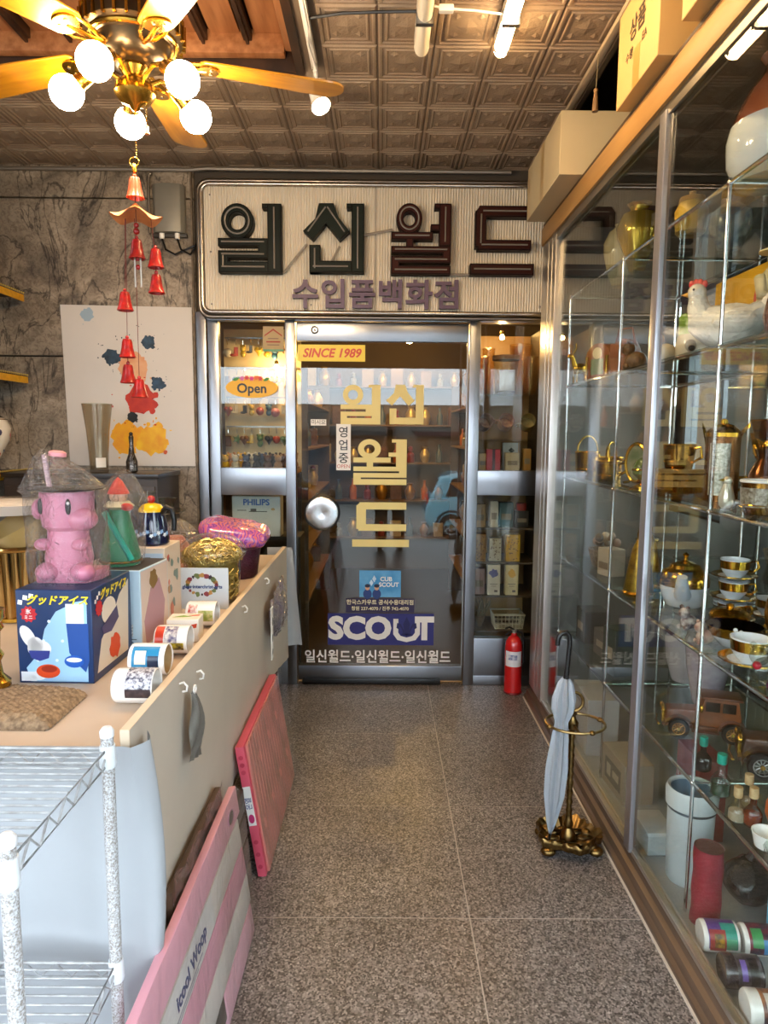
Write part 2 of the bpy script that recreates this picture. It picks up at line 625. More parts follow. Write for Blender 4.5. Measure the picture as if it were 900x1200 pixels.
for (a_, b_) in (((1.54, WY0, WZ0), (1.60, WY0 + 0.03, WZ1)), ((1.54, WY1 - 0.03, WZ0), (1.60, WY1, WZ1)), ((1.54, WY0, WZ0), (1.60, WY1, WZ0 + 0.03)), ((1.54, WY0, WZ1 - 0.03), (1.60, WY1, WZ1)), ((1.55, WY0 + 0.16, WZ0), (1.59, WY0 + 0.19, WZ1)), ((1.55, WY0, 1.78), (1.59, WY1, 1.81))):
    part('frame_bar', MB().bb(a_, b_), mat('#6d7276', 0.4, 0.6), w3)
part('pane', MB().bb((1.568, WY0 + 0.03, WZ0 + 0.03), (1.572, WY1 - 0.03, WZ1 - 0.03)), GLASS_PANE, w3)
ws = struct('wall_front_upper', MB().bb((-1.06, 4.0, 2.18), (1.6, 4.1, 3.2)), mat('#4d443b', 0.8), label='wall above the shop door behind the sign')
struct('wall_return', MB().bb((0.95, 3.9, 0), (1.6, 4.1, 3.0)), mat('#54493f', 0.8), label='narrow wall between shop front and display case')
struct('wall_lintel', MB().bb((-2.56, -1.56, 2.40), (1.6, -1.46, 3.25)), mat('#4c4238', 0.8), label='lintel over the street opening')
struct('trim_2', MB().bb((0.86, -1.5, 3.2), (1.6, 4.1, 3.25)), mat('#2d241c', 0.8), label='dark soffit above the display case')
struct('trim_3', MB().bb((0.842, -1.5, 2.93), (0.862, 4.0, 3.2)), mat('#2d231a', 0.6), label='dark edge board between ceiling and display case soffit')
struct('trim_4', MB().bb((0.815, 0.0, 2.945), (0.842, 3.97, 2.966)), mat('#b9a68c', 0.5), label='pale ceiling edge strip over the display case', bevel=0.004)

# conduit and junction box on the marble wall
cd = MB()
cd.tube([(-2.5, 3.955, 2.94), (-1.7, 3.955, 2.94), (-1.06, 3.955, 2.94), (-0.98, 3.95, 2.945), (-0.2, 3.95, 2.94), (0.7, 3.95, 2.94)], 0.012, 8)
solo('conduit_pipe', cd, mat('#8a8074', 0.45, 0.5), 'grey metal conduit running along the top of the marble wall', 'pipe')
t = thing('junction_box', 'grey rounded electrical box with white cable glands on marble wall', 'junction box', (-1.19, 3.975, 2.60))
gb = MB().prism([(-0.088, 0), (0.088, 0), (0.088, -0.03), (0.07, -0.055), (0.03, -0.066), (-0.03, -0.066), (-0.07, -0.055), (-0.088, -0.03)], 0, 0.255)
part('cover', gb, mat('#8d887c', 0.45, 0.2, var=0.2, vs=5), t, bevel=0.004)
part('base_plate', MB().bb((-0.095, -0.03, -0.02), (0.095, 0.0, 0.0)), mat('#3c3732', 0.5), t, bevel=0.003)
for sx in (-0.04, 0.045):
    part('cable_gland', MB().cyl((sx, -0.035, -0.018), 0.014, 0.03, 12), WHITE, t)
    part('cable', MB().tube([(sx, -0.035, -0.03), (sx + 0.02, -0.04, -0.09), (sx + 0.07, -0.035, -0.115), (0.15, -0.03, -0.06), (0.165, -0.02, 0.05)], 0.006, 6), BLACK, t)
part('riser_pipe', MB().tube([(-0.11, -0.025, 0.0), (-0.112, -0.025, 0.27), (-0.105, -0.025, 0.31), (-0.095, -0.025, 0.318)], 0.008, 8), mat('#6d655c', 0.4, 0.6), t)

# ---- shop front: side windows and door, all on the plane Y = 4
def bar(name, parent, x0, x1, z0, z1, y0=3.965, y1=4.035, m=STEEL, bev=0.004):
    return part(name, MB().bb((x0, y0, z0), (x1, y1, z1)), m, parent, bevel=bev)

w1 = struct('window_1', label='narrow steel framed side window with keychain display')
bar('jamb', w1, -1.062, -1.005, 0, 2.18)
bar('jamb', w1, -0.998, -0.938, 0, 2.135, 3.975)
bar('mullion', w1, -0.557, -0.500, 0, 2.18)
bar('header', w1, -1.0, -0.5, 2.135, 2.18)
bar('panel_rail', w1, -0.938, -0.557, 1.140, 1.300, 3.972)
bar('base_panel', w1, -0.938, -0.557, 0.0, 0.34, 3.972)
bar('pane', w1, -0.938, -0.557, 1.300, 2.135, 3.997, 4.003, GLASS_PANE, 0)
bar('pane', w1, -0.938, -0.557, 0.34, 1.140, 3.997, 4.003, GLASS_PANE, 0)

w2 = struct('window_2', label='narrow steel framed side window with gift shelves')
bar('mullion', w2, 0.496, 0.557, 0, 2.18)
bar('header', w2, 0.5, 0.95, 2.135, 2.18)
bar('jamb', w2, 0.912, 0.95, 0, 2.18, m=mat('#cbbfb0', 0.35, 0.7))
bar('panel_rail', w2, 0.557, 0.912, 1.150, 1.295, 3.972)
bar('base_panel', w2, 0.557, 0.912, 0.06, 0.29, 3.972)
bar('kick_plate', w2, 0.557, 0.912, 0.0, 0.06, 3.968)
bar('pane', w2, 0.557, 0.912, 1.295, 2.135, 3.997, 4.003, GLASS_PANE, 0)
bar('pane', w2, 0.557, 0.912, 0.29, 1.150, 3.997, 4.003, GLASS_PANE, 0)

door = struct('door_1', label='frameless glass shop door with gold lettering and steel rails')
bar('header', door, -0.5, 0.496, 2.135, 2.18)
bar('top_rail', door, -0.492, 0.490, 2.025, 2.128, 3.975, 4.025)
bar('bottom_rail', door, -0.492, 0.490, 0.025, 0.115, 3.975, 4.025)
bar('door_sweep', door, -0.47, 0.36, 0.006, 0.04, 3.955, 3.975, BLACK, 0.006)
bar('pane', door, -0.492, 0.490, 0.115, 2.025, 3.994, 4.006, GLASS_PANE, 0)
bar('edge_strip', door, 0.484, 0.492, 0.115, 2.025, 3.99, 4.01, STEEL_DK, 0)
kb = MB().lathe([(0.0001, 0.010), (0.03, 0.012), (0.085, 0.018), (0.094, 0.014), (0.097, 0.0)], 40, frame((-0.35, 3.985, 1.038), (1, 0, 0), (0, 0, 1)), cap=False)
kb.cyl((-0.35, 3.99, 1.038), 0.02, 0.02, 16, 'Y')
part('push_plate', kb, mat('#cfcfcf', 0.25, 1.0), door, label='round brushed steel push plate')
part('push_plate_rim', MB().ring((-0.35, 3.98, 1.038), 0.100, 0.005, 'Y', 40), BLACK, door)
part('lock_ring', MB().ring((-0.388, 3.972, 2.086), 0.018, 0.004, 'Y', 20).cyl((-0.388, 3.972, 2.086), 0.006, 0.01, 10, 'Y'), mat('#4b4641', 0.3, 0.8), door)

# Hangul in chunky strokes, unit box
def hangul(ch):
    rects, rings, quads = [], [], []
    if ch == 'il':
        rings = [(0.31, 0.745, 0.255, 0.125)]
        rects = [(0.78, 0.0, 1, 1), (0.70, 0.93, 0.8, 1), (0, 0.385, 0.79, 0.50), (0.0, 0.0, 0.79, 0.16), (0, 0.21, 0.79, 0.32), (0, 0.02, 0.16, 0.30), (0.63, 0.23, 0.79, 0.48)]
    elif ch == 'sin':
        quads = [[(0.26, 1.0), (0.48, 1.0), (0.40, 0.74), (0.16, 0.47), (0.0, 0.60), (0.20, 0.78)], [(0.30, 1.0), (0.50, 1.0), (0.58, 0.80), (0.76, 0.60), (0.60, 0.47), (0.38, 0.70)]]
        rects = [(0.79, 0.0, 1, 1), (0.71, 0.93, 0.8, 1), (0.10, 0.0, 0.28, 0.40), (0.10, 0.0, 0.8, 0.17)]
    elif ch == 'wol':
        rings = [(0.30, 0.785, 0.215, 0.10)]
        rects = [(0.80, 0.40, 1, 1), (0.72, 0.93, 0.82, 1), (0, 0.49, 0.70, 0.60), (0.25, 0.38, 0.37, 0.52), (0.66, 0.62, 0.81, 0.71), (0, 0.30, 1, 0.40), (0.0, 0.0, 1, 0.125), (0.0, 0.16, 1, 0.26), (0, 0.02, 0.14, 0.24), (0.86, 0.20, 1, 0.38)]
    else:
        rects = [(0.08, 0.84, 1, 1), (0.02, 0.40, 0.21, 0.93), (0.06, 0.36, 1, 0.51), (-0.06, 0, 1.06, 0.165)]
        quads = [[(0.02, 0.92), (0.1, 1.0), (0.2, 1.0), (0.2, 0.9)]]
    return rects, rings, quads

def stroke_letter(ch, F, w, h, d0, d1, inset=0.0):
    rects, rings, quads = hangul(ch)
    mb = MB()
    e = inset
    for i_, a in enumerate(rects):
        d1 = d1 + 0.00012
        if a[2] - a[0] <= 2.2 * e or a[3] - a[1] <= 2.2 * e:
            continue
        mb.prism(rect((a[0] + e) * w, (a[1] + e) * h, (a[2] - e) * w, (a[3] - e) * h), d0, d1, F)
    for q in quads:
        d1 = d1 + 0.00012
        cx = sum(p[0] for p in q) / len(q)
        cy = sum(p[1] for p in q) / len(q)
        s = 1 - 2.6 * e
        mb.prism([((cx + (p[0] - cx) * s) * w, (cy + (p[1] - cy) * s) * h) for p in q], d0, d1, F)
    for cx, cy, ro, ri in rings:
        n = 28
        ro2, ri2 = ro - e, ri + e
        vs, fs = [], []
        for z in (d0, d1):
            for rr in (ro2, ri2):
                for k in range(n):
                    a = 2 * PI * k / n
                    vs.append(((cx + rr * math.cos(a)) * w, (cy + rr * math.sin(a)) * h, z))
        for k in range(n):
            k2 = (k + 1) % n
            fs += [(k, k2, 2 * n + k2, 2 * n + k), (n + k2, n + k, 3 * n + k, 3 * n + k2), (2 * n + k, 2 * n + k2, 3 * n + k2, 3 * n + k), (k2, k, n + k, n + k2)]
        mb.add(vs, fs, F)
    return mb

# lettering and stickers on the door glass
CREAM_GOLD = mat('#e4cf83', 0.45)
YD = 3.9935
def dframe(x, z):
    return frame((x, YD, z), (1, 0, 0), (0, 0, 1))
for ch, x0, z0, x1, z1 in (('il', -0.242, 1.556, -0.011, 1.782), ('sin', 0.02, 1.558, 0.239, 1.784), ('wol', -0.167, 1.205, 0.144, 1.471), ('deu', -0.155, 0.837, 0.145, 1.102)):
    part('gold_letter', stroke_letter(ch, dframe(x0, z0), x1 - x0, z1 - z0, 0, 0.0012), CREAM_GOLD, door)
RED = mat('#c8281e', 0.45)
YEL = mat('#f2c51d', 0.4)
NAVY = mat('#22215e', 0.45)
PAPER = mat('#ece7e0', 0.6)
F = dframe(-0.294, 1.960)
decal(door, F, [rect(-0.193, -0.047, 0.193, 0.047)], mat('#efcf3a', 0.4), 1, 'yellow_sticker')
lettering(door, 'SINCE 1989', F, 0, -0.002, 0.068, mat('#d0401f', 0.4), 0.03, shear=0.25, sx=0.98)
F = dframe(-0.225, 1.423)
decal(door, F, [rect(-0.042, -0.134, 0.042, 0.134)], PAPER, 1, 'paper_notice')
for i, c in enumerate('영업중'):
    lettering(door, c, F, 0, 0.083 - i * 0.075, 0.066, BLACK, 0.012)
lettering(door, 'OPEN', F, 0, -0.112, 0.030, mat('#c77a70', 0.5), 0.01)
F = dframe(-0.37, 1.565)
decal(door, F, [rect(-0.045, -0.018, 0.045, 0.018)], PAPER, 1, 'small_notice')
lettering(door, '미시요', F, 0, 0, 0.030, mat('#5a5550', 0.5), 0.005)
F = dframe(-0.006, 0.614)
decal(door, F, [rect(-0.124, -0.081, 0.124, 0.081)], mat('#6fb3dd', 0.4, hex2='#3f8fc8', vs=9), 1, 'club_sticker')
decal(door, F, [rect(-0.035, 0.012, -0.030, 0.040), ell(-0.052, 0.006, 0.012, 0.02, 4), ell(-0.035, 0.03, 0.012, 0.022, 4)], mat('#cfe6f6', 0.5), 2)
lettering(door, 'CUB', F, 0.036, 0.028, 0.036, WHITE, 0.03)
lettering(door, 'SCOUT', F, 0.052, -0.006, 0.036, WHITE, 0.03)
for px_ in (-0.075, -0.02):
    decal(door, F, [ell(px_, -0.062, 0.026, 0.03), ], mat('#27407e', 0.5), 2)
    decal(door, F, [ell(px_, -0.022, 0.014, 0.018)], mat('#d7a888', 0.5), 3)
    decal(door, F, [ell(px_, -0.012, 0.016, 0.011)], mat('#1c2540', 0.5), 4)
F = dframe(-0.005, 0.482)
decal(door, F, [rect(-0.205, -0.043, 0.205, 0.043)], mat('#2c2348', 0.5), 1, 'dealer_sticker')
lettering(door, '한국스카우트 공식수용대리점', F, 0, 0.018, 0.033, mat('#e9dfb8', 0.5), 0.018)
lettering(door, '창원 237-4070 / 진주 742-4070', F, 0, -0.020, 0.027, mat('#e9dfb8', 0.5), 0.018)
F = dframe(0.0, 0.336)
decal(door, F, [rect(-0.318, -0.097, 0.318, 0.097)], mat('#2a2a72', 0.45), 1, 'scout_banner')
lettering(door, 'SCO', F, -0.125, 0.0, 0.185, WHITE, 0.05, sx=1.02)
lettering(door, 'T', F, 0.262, 0.0, 0.185, WHITE, 0.055, sx=0.92)
decal(door, F, [[(0.075, 0.065), (0.105, 0.065), (0.105, -0.02), (0.12, -0.04), (0.155, -0.05), (0.19, -0.04), (0.205, -0.02), (0.205, 0.065), (0.235, 0.065), (0.235, -0.03), (0.21, -0.065), (0.155, -0.078), (0.10, -0.065), (0.075, -0.03)]], WHITE, 2, 'lettering')
# fleur emblem inside the U
fl = [[(0.155, 0.078), (0.176, 0.035), (0.168, -0.02), (0.155, -0.045), (0.142, -0.02), (0.134, 0.035)],
      [(0.168, -0.01), (0.190, 0.035), (0.212, 0.04), (0.216, 0.01), (0.20, 0.0), (0.198, 0.018), (0.186, 0.008), (0.172, -0.032)],
      [(0.142, -0.01), (0.120, 0.035), (0.098, 0.04), (0.094, 0.01), (0.11, 0.0), (0.112, 0.018), (0.124, 0.008), (0.138, -0.032)],
      rect(0.128, -0.034, 0.182, -0.024)]
decal(door, F, fl, mat('#1c1c58', 0.5), 5, 'fleur_emblem')
F = dframe(-0.018, 0.161)
lettering(door, '일신월드·일신월드·일신월드', F, 0, 0.0, 0.085, WHITE, 0.022, sx=0.90)

# open sign and notice in the left window
op = thing('open_sign', 'yellow oval Open sign with pink flowers hung in side window', 'sign', (-0.752, 3.988, 1.76))
FO = frame((0, 0, 0), (1, 0, 0), (0, 0, 1))
part('board', MB().prism(ell(0, 0, 0.150, 0.058, 36), -0.004, 0.004, FO), mat('#f0b417', 0.4), op)
lettering(op, 'Open', FO, 0, -0.006, 0.075, BLACK, 0.025, layer=10)
for i, (fx, c) in enumerate(((-0.055, '#d46fa8'), (-0.028, '#d84848'), (0.0, '#d8408a'), (0.026, '#e06a3a'), (0.05, '#c83a3a'))):
    part('flower', MB().prism(star(fx, 0.052 + 0.004 * (i % 2), 0.017, 6, 0.55), 0.004, 0.008, FO), mat(c, 0.5), op)
for fx in (-0.09, 0.085):
    part('leaf', MB().prism(ell(fx, 0.048, 0.018, 0.009, 10, 0.4), 0.004, 0.007, FO), mat('#3f8a3a', 0.5), op)
nt_ = thing('notice_card', 'tan card with a red roof emblem in corner of side window', 'card', (-0.627, 3.992, 2.036))
part('card', MB().prism(rect(-0.059, -0.07, 0.059, 0.07), -0.001, 0.001, FO), mat('#b59a6e', 0.6), nt_)
decal(nt_, FO, [[(-0.05, 0.022), (0, 0.058), (0.05, 0.022), (0.05, 0.014), (0, 0.048), (-0.05, 0.014)], rect(-0.04, -0.02, 0.04, -0.012)], mat('#a23a2a', 0.6), 3)
decal(nt_, FO, [rect(-0.03, 0.0, 0.03, 0.004), rect(-0.035, -0.035, 0.035, -0.031)], mat('#6a4a50', 0.6), 3)
decal(nt_, FO, [rect(-0.059, -0.07, 0.059, -0.058)], mat('#5c9a7a', 0.6), 3)

# ---- the big shop sign
sg = thing('shop_sign', 'white ribbed shop sign with large dark channel letters above door', 'sign', (0, 3.9, 2.16))
def corr(u, v):
    x = -0.985 + u * 1.90
    return (x, 0.0035 * math.sin(u * 2 * PI * 128), 0.02 + v * 0.655)
part('ribbed_panel', MB().grid(corr, 1024, 1), mat('#e6dccb', 0.5, var=0.10, vs=2.5), sg)
part('backing', MB().bb((-0.99, 0.012, 0.0), (0.93, 0.098, 0.69)), mat('#6f665c', 0.6), sg)
part('panel_joint', MB().bb((-0.045, -0.006, 0.02), (-0.041, -0.002, 0.675)), mat('#8a8176', 0.5), sg)
def rrect(x0, z0, x1, z1, r, y, n=6):
    pts = []
    for cx, cz, a0 in ((x1 - r, z1 - r, 0), (x0 + r, z1 - r, PI / 2), (x0 + r, z0 + r, PI), (x1 - r, z0 + r, 1.5 * PI)):
        for k in range(n + 1):
            a = a0 + PI / 2 * k / n
            pts.append((cx + r * math.cos(a), y, cz + r * math.sin(a)))
    return pts
part('frame_tube', MB().tube(rrect(-1.0, 0.008, 0.925, 0.688, 0.05, -0.005), 0.013, 10, closed=True), mat('#b7aea4', 0.25, 1.0), sg)
part('frame_tube', MB().tube(rrect(-1.022, -0.014, 0.947, 0.712, 0.06, 0.02), 0.012, 10, closed=True), mat('#8d847a', 0.3, 1.0), sg)
for (sx, sz) in ((-0.95, 0.63), (-0.95, 0.33), (-0.95, 0.05), (0.87, 0.05), (0.4, 0.05), (-0.4, 0.05)):
    part('rivet', MB().ball((sx, -0.006, sz), 0.005, 8, 5), STEEL_DK, sg)
LETC = {'il': ('#0a0d0b', '#161d19'), 'sin': ('#0a0e0b', '#18201b'), 'wol': ('#1f0808', '#3c1714'), 'deu': ('#1a0709', '#33130f')}
for ch, x0, z0, x1, z1 in (('il', -0.898, 2.369, -0.554, 2.729), ('sin', -0.436, 2.373, -0.106, 2.733), ('wol', 0.041, 2.367, 0.365, 2.737), ('deu', 0.49, 2.367, 0.80, 2.728)):
    Fl = frame((x0, -0.005, z0 - 2.16), (1, 0, 0), (0, 0, 1))
    L_ = part('channel_letter', stroke_letter(ch, Fl, x1 - x0, z1 - z0, 0, 0.055), mat(LETC[ch][0], 0.5, spec=0.12), sg)
    part('letter_face', stroke_letter(ch, Fl, x1 - x0, z1 - z0, 0.05, 0.058, 0.022), mat(LETC[ch][1], 0.5, spec=0.15), L_)
    rects, rings, quads = hangul(ch)
    w, h = x1 - x0, z1 - z0
    nt2 = MB()
    for a in rects:
        lx, ly = (a[2] - a[0]) * w, (a[3] - a[1]) * h
        if max(lx, ly) < 0.1:
            continue
        cx, cy = (a[0] + a[2]) / 2 * w, (a[1] + a[3]) / 2 * h
        if lx > ly:
            pa, pb = (a[0] * w + 0.02, cy), (a[2] * w - 0.02, cy)
        else:
            pa, pb = (cx, a[1] * h + 0.02), (cx, a[3] * h - 0.02)
        nt2.tube([tuple(Fl @ Vector((pa[0], pa[1], 0.064))), tuple(Fl @ Vector((pb[0], pb[1], 0.064)))], 0.0045, 6)
    for cx, cy, ro, ri in rings:
        rm = (ro + ri) / 2
        nt2.tube([tuple(Fl @ Vector(((cx + rm * math.cos(2 * PI * k / 24)) * w, (cy + rm * math.sin(2 * PI * k / 24)) * h, 0.064))) for k in range(24)], 0.0045, 6, closed=True)
    for q in quads[:2]:
        if ch == 'sin':
            a, b = ((q[0][0] + q[1][0]) / 2, q[0][1] - 0.06), ((q[3][0] + q[4][0]) / 2, (q[3][1] + q[4][1]) / 2 + 0.05)
            nt2.tube([tuple(Fl @ Vector((a[0] * w, a[1] * h, 0.064))), tuple(Fl @ Vector((b[0] * w, b[1] * h, 0.064)))], 0.0045, 6)
    part('neon_tube', nt2, mat('#8f8880', 0.25, 0.2), L_)
for pa, pb in (((-0.55, 0.215), (-0.42, 0.37)), ((-0.30, 0.25), (-0.24, 0.36)), ((-0.11, 0.42), (0.05, 0.45)), ((0.35, 0.215), (0.50, 0.215))):
    part('wire_conduit', MB().tube([(pa[0], -0.02, pa[1]), (pb[0], -0.02, pb[1])], 0.007, 6), mat('#a79d90', 0.4, 0.3), sg)
SMALL = mat('#5f4a63', 0.5)
for i, c in enumerate('수입품백화점'):
    vs, fs = text_mesh(c, 0.165, 0.024, 0.012)
    mb = MB().add(vs, fs, frame((-0.43 + i * 0.157, -0.018, 0.095), (1, 0, 0), (0, 0, 1)))
    part('small_letter', mb, SMALL, sg, smooth=False)

# ================================================================== CEILING FIXTURES
def emis(name, hexc, s):
    m, nt, b, N, L = nodes_of(name)
    b.inputs['Base Color'].default_value = (0.9, 0.9, 0.9, 1)
    b.inputs['Emission Color'].default_value = lin(hexc)
    b.inputs['Emission Strength'].default_value = s
    return m
BULBM = emis('warm_bulb_glow', '#ffe0b4', BULB)
TUBEM = emis('warm_tube_glow', '#ffd69a', TUBE)

fan = thing('ceiling_fan', 'brass ceiling fan with five honey wood blades and five lit globe bulbs', 'ceiling fan', (-0.755, 2.196, 2.624))
hs = MB().lathe([(0.05, 0.42), (0.075, 0.446)], 24)
part('canopy_rose', MB().lathe([(0.025, 0.37), (0.06, 0.40), (0.075, 0.446)], 24), BRASS, fan)
part('downrod', MB().cyl((0, 0, 0.28), 0.013, 0.24, 12), BRASS, fan)
prof = [(0.02, 0.17), (0.07, 0.165), (0.125, 0.13), (0.148, 0.085), (0.145, 0.05), (0.11, 0.03), (0.10, 0.0), (0.085, -0.02), (0.05, -0.03)]
part('motor_housing', MB().lathe(prof, 36), mat('#4a3d2c', 0.3, 0.9), fan)
fin = MB()
for k in range(28):
    a = 2 * PI * k / 28
    fin.box((0.147, 0, 0.07), (0.012, 0.008, 0.055), Matrix.Rotation(a, 4, 'Z'))
o = part('vent_fins', fin, BRASS, fan)
o['kind'] = 'stuff'
part('trim_ring', MB().ring((0, 0, 0.035), 0.125, 0.008, 'Z', 32).ring((0, 0, 0.118), 0.138, 0.006, 'Z', 32), BRASS, fan)
BLADE = mat('#b07a16', 0.3, hex2='#8f5c0e', vs=4, stretch=(1, 9, 1), coat=0.4)
def blade_mesh():
    pts = []
    hw0, hw1 = 0.052, 0.070
    n = 10
    top = [(0.19, hw0 * 0.75), (0.205, hw0), (0.58, hw1)]
    for k in range(n + 1):
        a = PI / 2 - PI * k / n
        top.append((0.60 + 0.05 * math.cos(a), hw1 * math.sin(a)))
    bot = [(x, -y) for x, y in ((0.58, hw1), (0.205, hw0), (0.19, hw0 * 0.75))]
    return MB().prism(top + bot, -0.004, 0.004).mesh('blade', BLADE, bevel=0.0015, seg=1)
def arm_mesh():
    mb = MB()
    mb.tube([(0.09, 0, 0.005), (0.13, 0.02, -0.006), (0.17, 0.035, -0.006), (0.215, 0.035, 0.0), (0.235, 0.0, 0.0), (0.215, -0.035, 0.0), (0.17, -0.035, -0.006), (0.13, -0.02, -0.006), (0.09, 0, 0.005)], 0.006, 8)
    mb.tube([(0.09, 0, 0.0), (0.15, 0, -0.01), (0.21, 0, -0.006)], 0.008, 8)
    mb.prism(ell(0.215, 0, 0.035, 0.04, 20), -0.011, -0.007)
    return mb.mesh('blade_iron', BRASS)
BME, AME = blade_mesh(), arm_mesh()
for k in range(5):
    a = R(18.15 + 72 * k)
    ob = link('blade', BME, fan)
    ob.rotation_euler = (Matrix.Rotation(a, 4, 'Z') @ Matrix.Rotation(R(9), 4, 'X')).to_euler()
    ib = link('blade_iron', AME, ob)
    for q in (-0.015, 0.015):
        link('screw', MB().cyl((0.225, q, -0.012), 0.005, 0.003, 8).mesh('screw', STEEL_DK), ob)
kit = part('light_kit', MB().lathe([(0.035, -0.02), (0.045, -0.04), (0.03, -0.06), (0.055, -0.085), (0.06, -0.11), (0.045, -0.13), (0.018, -0.142), (0.010, -0.155), (0.0001, -0.16)], 28), BRASS, fan)
glass_bowl = MB().lathe([(0.046, -0.122), (0.042, -0.135), (0.02, -0.148), (0.0001, -0.15)], 24, cap=False)
for k in range(5):
    a = R(42 + 72 * k)
    M = Matrix.Rotation(a, 4, 'Z')
    def tp(*pp):
        return [tuple(M @ Vector(p)) for p in pp]
    part('lamp_arm', MB().tube(tp((0.04, 0, -0.07), (0.08, 0, -0.045), (0.115, 0, -0.05), (0.135, 0, -0.07)), 0.007, 8), BRASS, kit)
    d = Vector((0.80, 0, -0.6)).normalized()
    Q = M @ Matrix.Translation((0.128, 0, -0.062)) @ d.to_track_quat('Z', 'Y').to_matrix().to_4x4()
    part('socket', MB().lathe([(0.012, -0.01), (0.02, 0.0), (0.022, 0.035), (0.026, 0.045)], 16, Q), BRASS, kit)
    gp = [(0.018, 0.042)] + [(0.049 * math.sin(R(t)), 0.088 - 0.049 * math.cos(R(t))) for t in range(22, 180, 12)] + [(0.0001, 0.137)]
    part('globe_bulb', MB().lathe(gp, 20, Q, cap=False), BULBM, kit)
def chain(pts0, z1, r=0.0022, step=0.007):
    mb = MB()
    x, y, z = pts0
    while z > z1:
        mb.ball((x, y, z), r, 6, 4)
        z -= step
    return mb
c = part('pull_chain', chain((0.035, -0.006, -0.13), -0.20), BRASS, fan)
c['kind'] = 'stuff'
part('pull_knob', MB().lathe([(0.003, -0.20), (0.006, -0.205), (0.005, -0.215), (0.008, -0.225), (0.0001, -0.23)], 10, Matrix.Translation((0.035, -0.006, 0))), mat('#c98a5a', 0.3), fan)
c = part('pull_chain', chain((0.0, -0.006, -0.16), -0.30), BRASS, fan)
c['kind'] = 'stuff'

# red bell wind chime hung from the fan's long chain
ch = thing('wind_chime', 'red bell wind chime with an orange roof hanging from fan chain', 'wind chime', (-0.762, 2.19, 2.318))
BELL = mat('#c21f1a', 0.3, var=0.5, vs=60, coat=0.4)
ORNG = mat('#e08a4e', 0.45, var=0.2, vs=30)
part('hook_ring', MB().ring((0, 0, 0.0), 0.014, 0.002, 'Y', 16), BRASS, ch)
part('clasp', MB().lathe([(0.004, -0.032), (0.008, -0.028), (0.007, -0.012), (0.004, -0.004)], 10), BRASS, ch)
part('cord', MB().tube([(0, 0, -0.03), (0, 0, -0.24)], 0.0015, 5), mat('#5a1512', 0.7), ch)
def bell(cx, cz, s=1.0, m=BELL, open_=True):
    prof = [(0.006, 0.03), (0.013, 0.028), (0.016, 0.018), (0.018, 0.0), (0.022, -0.018), (0.026, -0.028), (0.023, -0.030), (0.016, -0.015)]
    ob = part('bell', MB().lathe([(r * s, z * s) for r, z in prof], 16, Matrix.Translation((cx, 0, cz)), cap=False), m, ch)
    part('crown', MB().ball((cx, 0, cz + 0.034 * s), 0.006 * s, 8, 5), m, ob)
    return ob
bell(0.0, -0.075, 1.05, mat('#d6542e', 0.35, var=0.4, vs=60, coat=0.3))
def roof_fn(u, v):
    a = 2 * PI * u
    lift = 0.5 + 0.5 * math.cos(4 * a)
    r = 0.004 + 0.075 * v * (1 - 0.16 * (1 - lift))
    z = -0.120 - 0.055 * v ** 0.8 + 0.022 * lift * v ** 3
    return (r * math.cos(a + 0.3), r * math.sin(a + 0.3), z)
part('roof', MB().grid(roof_fn, 32, 8, closed_u=True), ORNG, ch)
part('bead', MB().ball((0, 0, -0.185), 0.008, 10, 6), BELL, ch)
part('bead', MB().ball((0, 0, -0.203), 0.010, 10, 6), BELL, ch)
bell(0.0, -0.256, 1.0)
for q in (-0.008, 0.010):
    part('chime_rod', MB().cyl((q, 0, -0.325), 0.003, 0.09, 8), mat('#cfc6b8', 0.3, 0.8), ch)
part('clapper', MB().ball((0.002, 0, -0.31), 0.008, 10, 6), BELL, ch)
for (bx, zs) in ((0.057, (-0.283, -0.36)), (-0.042, (-0.413,)), (-0.040, (-0.556, -0.635)), (-0.006, (-0.68,))):
    part('cord', MB().tube([(bx * 0.8, 0, -0.165), (bx, 0, zs[0]), (bx, 0, zs[-1])], 0.0010, 5), mat('#6a1512', 0.7), ch)
    for z in zs:
        bell(bx, z, 0.98)
    if len(zs) > 1 and bx > 0:
        part('bead', MB().ball((bx, 0, zs[0] - 0.042), 0.006, 8, 5), BELL, ch)

# two strip lamps, one lit
for i, (lx, lit, lab) in enumerate(((0.135, False, 'unlit white strip lamp on the embossed ceiling'), (0.43, True, 'glowing warm strip lamp on the embossed ceiling'))):
    t = thing('strip_lamp', lab, 'ceiling lamp', (lx, 0, CEIL))
    part('housing', MB().bb((-0.028, 1.45, -0.045), (0.028, 2.70, -0.004)), mat('#d8cfc0', 0.4), t, bevel=0.006)
    part('diffuser', MB().prism([(0.026 * math.cos(PI + PI * k / 10), 0.030 * math.sin(PI + PI * k / 10)) for k in range(11)], -2.715, -1.45, Matrix.Translation((0, 0, -0.045)) @ Matrix.Rotation(PI / 2, 4, 'X')), TUBEM if lit else mat('#e8dcc6', 0.3), t)
    part('end_cap', MB().cyl((0, 2.70, -0.045), 0.028, 0.02, 16, 'Y'), mat('#e6ddcd', 0.4), t, bevel=0.002)
    part('clip', MB().bb((-0.03, 2.50, -0.078), (0.03, 2.52, -0.03)), STEEL, t)
t = thing('lamp_cable', 'white cable with a connector linking the two strip lamps', 'cable', (0, 0, 0))
part('cord', MB().tube([(0.165, 2.47, 2.93), (0.20, 2.475, 2.925), (0.30, 2.50, 2.935), (0.40, 2.51, 2.93)], 0.004, 6), WHITE, t)
part('connector', MB().box((0.205, 2.476, 2.925), (0.05, 0.022, 0.022)), WHITE, t, bevel=0.004)
